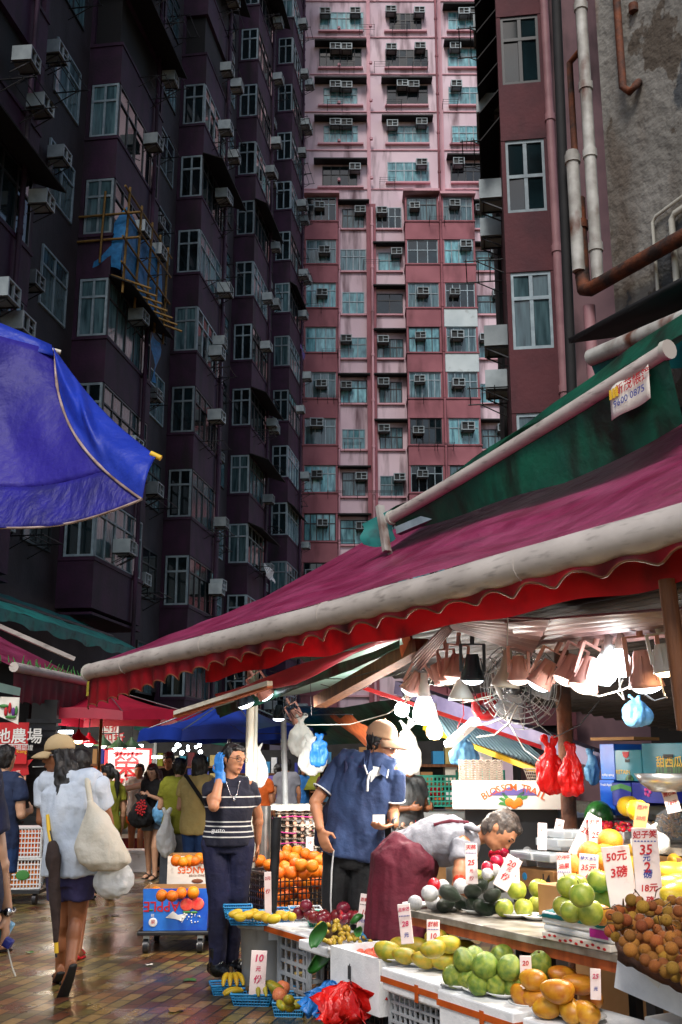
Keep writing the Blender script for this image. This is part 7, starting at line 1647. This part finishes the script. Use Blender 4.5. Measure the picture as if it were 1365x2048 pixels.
p = onz(588, 1700, .62); g = G(); g.grid(lambda u, v: p+Vector(((u-.5)*.48, (v-.5)*.44, .455+.015*nz3(u*7, v*7, 0)-(.05 if v < .05 else 0))), 18, 14); one('cloth_cover', g, M['paper'], 'rumpled cream cloth over the top of the covered egg stack', 'cloth', solid=.006)
for i, zz in enumerate((.07, .2, .33)): g = G(); g.tube([p+Vector((-.215, -.225, zz)), p+Vector((0, -.228, zz+.02*(-1)**i)), p+Vector((.215, -.225, zz+.01))], .006, 5); one('ribbon', g, M['net_pink'], ['pink ribbon low on the covered egg stack', 'pink ribbon across the middle of the covered egg stack', 'pink ribbon near the top of the covered egg stack'][i], 'ribbon')
p2 = onz(828, 1706, .62); g = G(); g.tube([p2+Vector((.0, -.2, 0)), p2+Vector((.02, -.205, .17)), p2+Vector((.01, -.2, .33))], .005, 5); one('red_string', g, M['red_cord'], 'red string tied down the front of the red-strung egg stack', 'string')
g = G(); g.box(onz(600, 1700, .62)-Zv*.31+Vector((.05, .1, 0)), (.8, .5, .6)); one('packing_case', g, M['card'], 'brown packing case under the covered egg stack', 'packing case')
g = G(); g.box(onz(830, 1706, .62)-Zv*.31+Vector((.0, .1, 0)), (.6, .45, .6)); one('packing_case', g, M['card'], 'brown packing case under the red-strung egg stack', 'packing case')
r = thing('pulp_trays', 'stack of empty brown pulp trays on the white blossom carton', 'egg tray', onT(962, 1562, 1.5), -.1); g = G()
for k in range(9): g.grid(lambda u, v: ((u-.5)*.3, (v-.5)*.25, .008+k*.016+.009*math.cos(u*37.7)*math.cos(v*31.4)), 30, 6)
obj('tray', g, M['tray_pulp'], r, solid=.004)
plasticcrate('plastic_crate', 'turquoise mesh crate stacked behind the plaid man', at(880, 1612, 12.2), (.7, .4, .32), 'teal_basket', 0, 16, 6); plasticcrate('plastic_crate', 'turquoise mesh crate to the right of the other turquoise one', at(962, 1604, 12.4), (.5, .4, .34), 'teal_basket', 0, 12, 6)
counter(838, 1060, 1625, 11.8, 'white_plastic', 'pale counter of the neighbouring stall under the turquoise crates')
heap_pts = [(rr.uniform(842, 884), rr.uniform(1577, 1590)) for _ in range(22)]
for x, y in heap_pts: put('cherry_tomato', at(x, y, 12.15), .035, 'red tomato above the turquoise crate', 'tomato', 'tomatoes above the turquoise crate', name='tomato')
psign('pale tilted card with red printing behind the hanging bags', 926, 1508, 955, 1556, 9, [('價', 'r', .4, .5)], 0, 0, .3)

# ------------------------------------------------------------------ price cards
psign('narrow white card reading 25 yuan in front of the stall keeper arm', 932, 1687, 956, 1768, 5.95, [('天桃', 'r', .42, .9), ('25', 'r', .6, .52), ('元', 'r', .34, .32), ('份', 'r', .4, .13), ('~', 'b', 0, .76)])
psign('folded white card reading 20 a portion leaning over the avocados', 984, 1706, 1016, 1776, 5.6, [('20', 'r', .5, .78), ('元', 'r', .3, .6), ('份', 'r', .5, .35)], -.3, -.15, .5)
psign('yellowish card reading 35 behind the leaning 20 card', 1015, 1716, 1040, 1766, 5.75, [('富士', 'r', .35, .78), ('35', 'k', .55, .32)])
psign('long tilted card reading 45 yuan for two pounds', 1136, 1620, 1166, 1712, 5.8, [('45元', 'r', .4, .82), ('2磅', 'r', .5, .6)], -.3, -.1, .5)
psign('white card reading 25 beneath two characters above the orange fruit', 1180, 1636, 1206, 1692, 5.75, [('澳芒', 'r', .42, .84), ('~', 'b', 0, .66), ('25', 'r', .62, .38)])
psign('white card for avocados reading 4 pieces behind the green pears', 1117, 1706, 1145, 1786, 5.4, [('澳洲牛', 'r', .32, .88), ('油果', 'r', .4, .66), ('~', 'b', 0, .52), ('4件', 'r', .46, .32)])
psign('rosy card reading 35 yuan a portion leaning on the orange fruit', 1158, 1708, 1196, 1766, 5.3, [('特大玉林', 'b', .22, .84), ('35元', 'r', .4, .52), ('份', 'r', .34, .18)], -.2, -.15, .08)
psign('wide white card reading 50 yuan for 3 pounds above the longans', 1222, 1692, 1278, 1812, 4.95, [('50元', 'r', .38, .82), ('3磅', 'r', .42, .55)], -.15, -.15, -.1)
psign('tallest white card reading 35 yuan for 2 pounds at the longans', 1276, 1656, 1328, 1818, 4.85, [('妃子笑', 'r', .31, .91), ('~', 'b', 0, .83), ('35', 'r', .52, .72), ('元', 'b', .3, .62), ('2', 'r', .55, .5), ('磅', 'b', .36, .42), ('18元', 'r', .34, .25), ('磅', 'r', .3, .1)], -.12, -.12, .0)
psign('card reading 28 yuan hanging at the left end of the trestle', 803, 1808, 828, 1888, 5.6, [('呂宋芒', 'p', .32, .86), ('~', 'b', 0, .7), ('28', 'p', .55, .5), ('元', 'b', .4, .22)], -.2, .0, -.1)
psign('card reading sweet peach 10 behind the yellow-green mangoes', 854, 1840, 880, 1888, 5.75, [('甜桃', 'r', .4, .8), ('~', 'b', 0, .6), ('10', 'r', .55, .32)])
psign('small card reading 20 yuan behind the golden mangoes', 1041, 1912, 1064, 1950, 5.0, [('20', 'r', .55, .6), ('元', 'r', .35, .2)])
psign('purple-tinted card reading 25 against the longan box', 1182, 1938, 1203, 2000, 4.55, [('25', 'p', .6, .75), ('元', 'b', .4, .35)], -.1, -.1, .05)
psign('brown card reading 20 stuck among the tomatoes', 1266, 1604, 1292, 1662, 5.5, [('西梅', 'r', .4, .82), ('20元', 'r', .36, .45)], -.2, -.1, .2, 'card')
psign('plain white leaning card with faint red strokes near the pink nets', 1076, 1646, 1094, 1700, 6.2, [('份', 'r', .5, .7)], -.1, -.1, .06)
psign('tiny white card tilted behind the plastic sack', 1108, 1638, 1124, 1668, 6.3, [('30', 'r', .5, .6)], -.1, -.1, .25)
psign('tall card reading 18 yuan between the passion fruit and the apron', 711, 1788, 736, 1872, 6.7, [('百香果', 'r', .3, .86), ('~', 'k', 0, .74), ('18', 'r', .5, .56), ('元份', 'b', .34, .36)], -.25, -.1, .12)
psign('white board reading 10 yuan a portion against the grey bin', 498, 1902, 530, 1990, 7.2, [('10', 'p', .6, .82), ('元', 'p', .32, .58), ('份', 'p', .5, .34)], .1, -.1, .05)
psign('tall thin card with red characters tied to the grey steel tube', 530, 1744, 544, 1832, 7.45, [('2元', 'r', .55, .85), ('份', 'r', .7, .55)], .1, -.02, -.03)
psign('small pink card standing behind the orange crate', 612, 1674, 627, 1702, 9.3, [('10', 'r', .5, .6)])
psign('card of small red writing leaning by the steel bowl', 1336, 1578, 1364, 1625, 5.9, [('開心果', 'r', .3, .8), ('18元', 'r', .35, .4)], -.2, -.1, -.2)

# ------------------------------------------------------------------ middle group: bin, baskets, passion fruit, dates
bc = onz(531, 1988, 0)+Vector((0, .16, 0))
r = thing('bin', 'round grey plastic bin with a rim serving as a stand', 'bin', bc)
g = G(); g.lathe([(0, 0), (.165, 0), (.17, .02), (.19, .40), (.215, .405), (.22, .42), (.215, .44), (.205, .445), (0, .445)], n=30); obj('barrel', g, M['bin_grey'], r)
g = G(); g.bx((.02, -.232, .345), (.1, -.19, .40)); obj('handle', g, M['grey_plastic'], r, bev=.006)
p = onz(502, 1848, .445); basket('plastic_basket', 'wide sky blue basket of small yellow mangoes on the bin', p+Vector((0, .03, 0)), (.30, .2, .07), 'blue_basket', -.08); basket('plastic_basket', 'sky blue basket behind the wide one on the bin', onz(478, 1838, .447)+Vector((-.02, .12, 0)), (.2, .16, .07), 'blue_basket', .1); basket('plastic_basket', 'small sky blue basket at the right rim of the bin', onz(575, 1846, .447)+Vector((.0, .1, 0)), (.19, .16, .075), 'blue_basket', .05)
heap('mango_lemon', [(472,1828),(480,1834),(497,1830),(508,1827),(520,1832),(533,1836),(548,1838)], .52, .038, 'small yellow mango in the wide blue basket', 'mango', 'small mangoes on the bin', rot=lambda i: (frr.uniform(-.3, .3), frr.uniform(-.3, .3), frr.uniform(-1, 1)))
heap('mango_lemon', [(563,1829),(573,1832),(584,1834)], .53, .034, 'small yellow mango in the small blue basket at the rim', 'mango', 'small mangoes in the rim basket')
p = onz(450, 1992, 0); basket('plastic_basket', 'pale blue basket of bananas nearest the rubber boots', p+Vector((0, .1, 0)), (.22, .17, .06), 'blue_basket', .2); bananas('ripe banana bunch in the basket by the rubber boots', p+Vector((.03, .12, .05)), .2, 'banana', 4, .15)
p = onz(505, 2014, 0); basket('plastic_basket', 'turquoise-blue basket of greenish bananas in front of the bin', p+Vector((0, .1, 0)), (.27, .19, .07), 'blue_basket', -.1); bananas('greenish banana bunch lying in front of the bin', p+Vector((.05, .14, .05)), .4, 'banana_green', 4, .16); bananas('small banana hand at the left of the greenish bunch', p+Vector((-.07, .12, .05)), -1.3, 'banana', 2, .13, up=.25)
p = onz(578, 2036, 0); basket('plastic_basket', 'bright blue basket of olive pears at the picture foot', p+Vector((0, .09, 0)), (.2, .16, .08), 'blue_basket', -.05); basket('plastic_basket', 'bright blue basket of peaches behind the olive pears', onz(560, 2010, 0)+Vector((0, .14, 0)), (.22, .16, .07), 'blue_basket', -.1)
heap('peach', [(560,1990),(566,1976)], .11, .045, 'rosy peach in the bright blue basket beside the bin', 'peach', 'peaches by the bin'); put('mango_yellow', onz(551, 1976, .12), .045, 'green mango behind the rosy peaches', 'mango', None)
heap('mango_yellow', [(578,2000),(563,2011),(592,2010),(580,2014)], .11, .036, 'olive-yellow pear in the basket at the picture foot', 'pear', 'olive pears in the blue basket', name='pear', tops=(0,))
# passion fruit shelf
r = thing('fruit_bench', 'low foam-topped bench with orange tape under the passion fruit', 'bench', Bx(-2.08, .48, 0), SROT); g = G(); g.bx((-.5, -.3, .40), (.62, .42, .45)); obj('bench_top', g, M['styro'], r, bev=.006); g = G(); g.bx((-.503, -.304, .405), (.3, -.301, .44)); obj('tape', g, M['tape'], r)
plasticcrate('plastic_crate', 'light grey slotted crate propping the bench by the bin', Bx(-2.28, .40, 0), (.42, .3, .395), 'grey_plastic', nx=5, nz=5, bar_=.022); plasticcrate('plastic_crate', 'black slotted crate propping the bench by the peaches', Bx(-1.72, .42, 0), (.36, .3, .395), 'black_plastic', nx=8, nz=6)
for (x, y, m, lab) in ((604, 1842, 'grey_plastic', 'grey basket of dark passion fruit'), (640, 1852, 'teal_basket', 'mint green basket of passion fruit'), (690, 1848, 'black_plastic', 'black basket of passion fruit by the tall 18 card')):
    basket('plastic_basket', lab, onz(x, y, .452)+Vector((.02, .06, 0)), (.22, .2, .075), m, .1)
heap('passion_fruit', [(598,1826),(620,1828),(629,1834),(648,1832),(651,1838),(644,1841),(686,1837),(673,1832),(701,1834),(712,1835),(613,1812),(687,1817)], .545, .041, 'dark red passion fruit heaped in baskets on the low bench', 'passion fruit', 'passion fruit on the low bench', tops=(10, 11), dz=.05)
foambox('foam_tray', 'upturned foam lid under the bunch of golden dates', Bx(-1.6, .2, .42), (.36, .36, .05), tape=False, cat='foam lid')
for i in range(52):
    x, y = 630+rr.random()*72, 1842+rr.random()*48
    if (x-668)**2/38**2+(y-1866)**2/27**2 > 1: continue
    put('date', onz(x, y, .60-(y-1842)/48*.1), .0185, 'golden date in the bunch beside the green leaf', 'date', 'golden dates in the bunch', tilt=1.2)
for i in range(14): x, y = 705+rr.random()*38, 1868+rr.random()*18; put('date', onz(x, y, .50), .0165, 'small amber fruit on the red-tied sprigs', 'fruit', 'amber fruits by the tall 18 card', name='amber_fruit', tilt=1.5)
g = G(); c = onz(668, 1866, .53); g.ell(c, (.1, .08, .05)); struct('date_stalks', g, M['stem'], kind='stuff')
def leaf(label, c, a, b, L, W):
    g = G(); c, a, b = Vector(c), Vector(a).normalized(), Vector(b).normalized(); n = a.cross(b); g.grid(lambda u, v: c+a*L*u+b*W*(v-.5)*math.sin(math.pi*min(1, u*.93+.05))**.7+n*(.03*math.sin(math.pi*u)-.06*(v-.5)**2), 10, 6); one('leaf', g, M['leaf'], label, 'leaf', solid=.002)
leaf('broad dark leaf standing against the golden dates', onz(628, 1895, .5), (.25, -.1, .7), (1, 0, .2), .15, .1); leaf('round green leaf drooping below the foam lid', onz(665, 1905, .42), (-.6, -.15, -.35), (.2, 0, 1), .17, .13); leaf('small leaf sprig behind the golden dates', onz(700, 1845, .58), (.6, 0, .3), (0, .3, 1), .09, .05); leaf('green tuft beside the tall 18 card', onz(716, 1874, .53), (.2, 0, 1), (1, .2, 0), .06, .05)
g = G(); g.tube([onz(683, 1838, .56), onz(681, 1822, .6), onz(684, 1826, .64)], .009, 6); one('ribbon', g, M['red_cord'], 'red tie round the stalk of the golden dates', 'ribbon')
g = G(); c = onz(757, 1882, .47); g.lathe([(.115, 0), (.12, .01), (.1, .02), (.1, .0)], c, 26, Matrix.Rotation(.35, 4, 'Y')); 
for i in range(9): g.bar(c+Vector((-.1+.025*i, -.08, .01)), c+Vector((-.1+.025*i, .08, .01)), .006, .004)
one('basket_lid', g, M['blue_basket'], 'flat sky blue strainer lid behind the foam box of peaches', 'lid')
# hanging bags at the peach box
def ragbag(label, x0, y0, x1, y1, t, m, seed):
    a = onT((x0+x1)/2, y0, t); w_ = (x1-x0)/2100*a.y; h = a.z-onT((x0+x1)/2, y1, t).z; g = G(); rr = random.Random(seed)
    for k in range(9):
        ang = rr.uniform(-.9, .9); L = h*rr.uniform(.7, 1.0); W = w_*rr.uniform(.55, .9); d = Vector((math.sin(ang), rr.uniform(-.25, .05), -math.cos(ang))); sd = Vector((math.cos(ang), rr.uniform(-.4, .4), math.sin(ang)))
        g.grid(lambda u, v: a+d*L*u+sd*W*(v-.5)*(.15+u*.95)+Vector((.05*nz3(u*3, v*3, k*2), -.03*math.sin(v*5+k)*u+.07*nz3(u*3.5, v*3, k+9)*u-.012*k*u, .06*nz3(u*4, v*4, k)*u)), 8, 8)
    one('plastic_bag', g, M[m], label, 'bag', solid=.002)
ragbag('wad of blue carrier bags hanging from the peach box', 640, 1962, 685, 2045, -.03, 'bag_blue', 3); ragbag('wad of bright red carrier bags hanging from the peach box', 652, 1965, 735, 2050, -.10, 'bag_red', 4)
g = G(); g.tube([onT(700, 1928, -.03), onT(698, 1945, -.06), onT(703, 1968, -.09)], .003, 5); one('hook_wire', g, M['wire'], 'bent wire hook holding the red carrier bags', 'hook')

# ------------------------------------------------------------------ black crate of oranges
nc = onz(545, 1752, .64); cc = nc-US*.26+UT*.27; cc.z = .30
plasticcrate('plastic_crate', 'black slotted crate heaped with oranges beside the striped woman', cc, (.52, .54, .34), 'black_plastic', nx=14, nz=7, bar_=.009)
g = G(); g.bx((-.22, -.23, 0), (.22, .23, .295)); r = one('packing_case', g, M['black_plastic'], 'black case beneath the crate of oranges', 'packing case', loc=Vector((cc.x, cc.y, 0)), rz=SROT)
op = [(521,1722),(527,1712),(540,1730),(558,1746),(575,1742),(584,1746),(610,1746),(630,1742),(642,1742),(650,1730),(555,1728),(570,1734),(592,1728),(603,1730),(625,1732),(640,1722),(648,1718),(572,1712),(588,1716),(595,1702),(612,1708),(630,1714),(575,1700),(560,1714)]
heap('orange', op, .70, .05, 'plump orange heaped in the black crate', 'orange', 'oranges in the black crate', tops=tuple(range(12, 24)), dz=.06)
for i in range(30): rr3 = random.Random(i); q = Vector((rr3.uniform(-.2, .2), rr3.uniform(-.2, .2), 0)); q.rotate(Matrix.Rotation(SROT, 3, 'Z')); put('orange', cc+q+Zv*(.06+.1*(i % 3)), .05, 'orange seen through the slots of the black crate', 'orange', 'oranges low in the black crate')

# ------------------------------------------------------------------ trolley
tc = Vector((-1.36, 9.35, 0))
r = thing('trolley', 'black flat trolley on grey castors carrying the fruit cartons', 'trolley', tc, .05); g = G(); g.bx((-.31, -.26, .14), (.29, .5, .175)); obj('deck', g, M['black_plastic'], r, bev=.01)
for x, y in ((-.24, -.2), (.2, -.2), (-.22, .4), (.22, .4)):
    g = G(); g.tube([(x-.02, y, .055), (x+.02, y, .055)], .055, 18); w_ = obj('wheel', g, M['black_plastic'], r); g = G(); g.tube([(x-.024, y, .055), (x+.024, y, .055)], .034, 14); obj('rim', g, M['steel'], w_); g = G(); g.bar((x, y+.01, .06), (x, y+.02, .139), .05, .02); obj('fork', g, M['steel'], r)
r = carton('fruit_carton', 'blue carton printed with red apples and upside-down lettering on the trolley', tc+Vector((-.0, -.08, .177)), (.54, .34, .325), 'blue_box', rz=.05, open_=True, taper=.05)
def tilt(g): pass
fy = lambda z: -.17+(.325-z)*.026-.004
decal(r, mat('apple_print', '#d9202c', '#f0705a', rough=.3, ns=18), lambda g: [g.ell((x, fy(.2), z), (.056, .006, .05), nu=16, nv=8) for x, z in ((.09, .2), (.175, .205))], 'apple_print')
decal(r, 'red_ink', lambda g: g.text('APPLE', (-.115, fy(.18), .19), (1, 0, 0), Zv, .11, .012, flip=True), 'lettering'); decal(r, 'white', lambda g: [g.text('鮮', (-.185, fy(.05)-.002, .115), (1, 0, 0), Zv, .03), g.ell((-.18, fy(.05), .065), (.036, .003, .036), nu=18, nv=6), g.prism([(-.08, .0), (-.02, .05), (.02, .02), (.1, .035), (.06, -.03), (0, -.01)], (.0, fy(.1), .1), (1, 0, 0), Zv, -.002), [g.ell((.1+rr.uniform(-.07, .1), fy(.1), .1+rr.uniform(-.05, .04)), rr.uniform(.003, .008), nu=6, nv=4) for _ in range(26)]], 'splash_print'); decal(r, 'red_ink', lambda g: g.text('果', (-.18, fy(.05)-.004, .065), (1, 0, 0), Zv, .04), 'seal'); decal(r, 'green_ink', lambda g: [g.ell((.09, fy(.14), .143), (.035, .004, .011), nu=10, nv=5), g.ell((.15, fy(.14), .14), (.03, .004, .01), nu=10, nv=5), g.ell((-.2, fy(.14), .16), (.02, .004, .007), nu=10, nv=5)], 'leaf_print')
heap('orange', [(313,1784),(324,1791),(363,1786),(387,1785),(345,1792)], .47, .047, 'orange lying in the blue apple carton', 'orange', 'oranges in the blue carton')
carton('fruit_carton', 'plain brown carton hidden under the white orange carton', tc+Vector((.08, .32, .177)), (.46, .34, .27), 'card', rz=.05)
r = carton('fruit_carton', 'white carton with upside-down orange lettering behind the blue carton', tc+Vector((.09, .32, .449)), (.46, .36, .275), 'card_white', rz=.05, open_=True)
y_ = -.184
decal(r, 'orange_ink', lambda g: [g.text('ORANGES', (.03, y_, .165), (1, 0, 0), Zv, .075, .014, flip=True), g.prism([(-.12, 0), (.12, 0), (.105, .022), (.12, .045), (-.12, .045), (-.105, .022)], (.03, y_, .213), (1, 0, 0), Zv, -.001), g.bx((-.22, y_, .0), (.23, y_+.003, .012))], 'lettering'); decal(r, 'brown_ink', lambda g: [g.text('KINGS RIVER', (.03, y_, .118), (1, 0, 0), Zv, .026, .01, flip=True), g.ell((.03, y_, .072), (.05, .003, .018), nu=16, nv=6)], 'fine_print')
heap('orange', [(353,1721),(378,1722),(399,1716),(389,1722),(366,1724)], .71, .047, 'orange lying in the white carton', 'orange', 'oranges in the white carton')
# crates by the banner
for i, (y, lab) in enumerate(((1715, 'lower white slotted crate with green oval badge behind the left-hand men'), (1675, 'upper white slotted crate stacked by the red banner'))):
    p = at(47, y, 12.3); p.z = .16+.33*i; r = plasticcrate('plastic_crate', lab, p, (.42, .36, .31), 'white_plastic', .2, 12, 6)
    g = G(); g.bx((-.19, -.16, .02), (.19, .16, .27)); obj('contents', g, M['orange'], r)
    if i == 0: g = G(); g.ell((.02, -.185, .15), (.075, .004, .055), nu=18, nv=6); obj('badge', g, M['green_ink'], r)
p = at(47, 1720, 12.3); r = thing('trolley', 'dark flat trolley under the two white crates', 'trolley', (p.x, p.y, 0)); g = G(); g.bx((-.26, -.22, .12), (.26, .22, .155)); obj('deck', g, M['black_plastic'], r)
for x, y in ((-.2, -.16), (.2, -.16)): g = G(); g.tube([(x-.02, y, .06), (x+.02, y, .06)], .058, 14); obj('wheel', g, M['dark_steel'], r)
foambox('foam_box', 'white foam box on the wet paving behind the orange shorts', Vector((at(268, 1700, 15.8).x, 15.8, 0)), (.5, .35, .3), 0, tape=False)
# litter on the wet paving
rr = random.Random(77)
for i, (x, y, m, lab) in enumerate(((232, 1832, 'black_plastic', 'dark scrap of film stuck to the wet paving near the trolley'), (122, 1962, 'rust', 'muddy smear of leaves by the raised heel'), (380, 1960, 'leaf', 'torn green leaf flattened on the paving'), (300, 1930, 'paper', 'tiny scrap of paper on the paving before the trolley'), (60, 1905, 'leaf', 'small wilted leaf on the paving at the left'), (350, 2020, 'card', 'bit of brown cardboard trodden on the paving'))):
    c = onz(x, y, .004); g = G(); n = 9; L = rr.uniform(.04, .08)
    g.add([c]+[c+Vector((math.cos(k*6.283/n)*L*rr.uniform(.5, 1), math.sin(k*6.283/n)*L*rr.uniform(.5, 1.1), rr.uniform(.001, .008))) for k in range(n)], [(0, k+1, (k+1) % n+1) for k in range(n)]); one('litter_scrap', g, M[m], lab, 'litter')
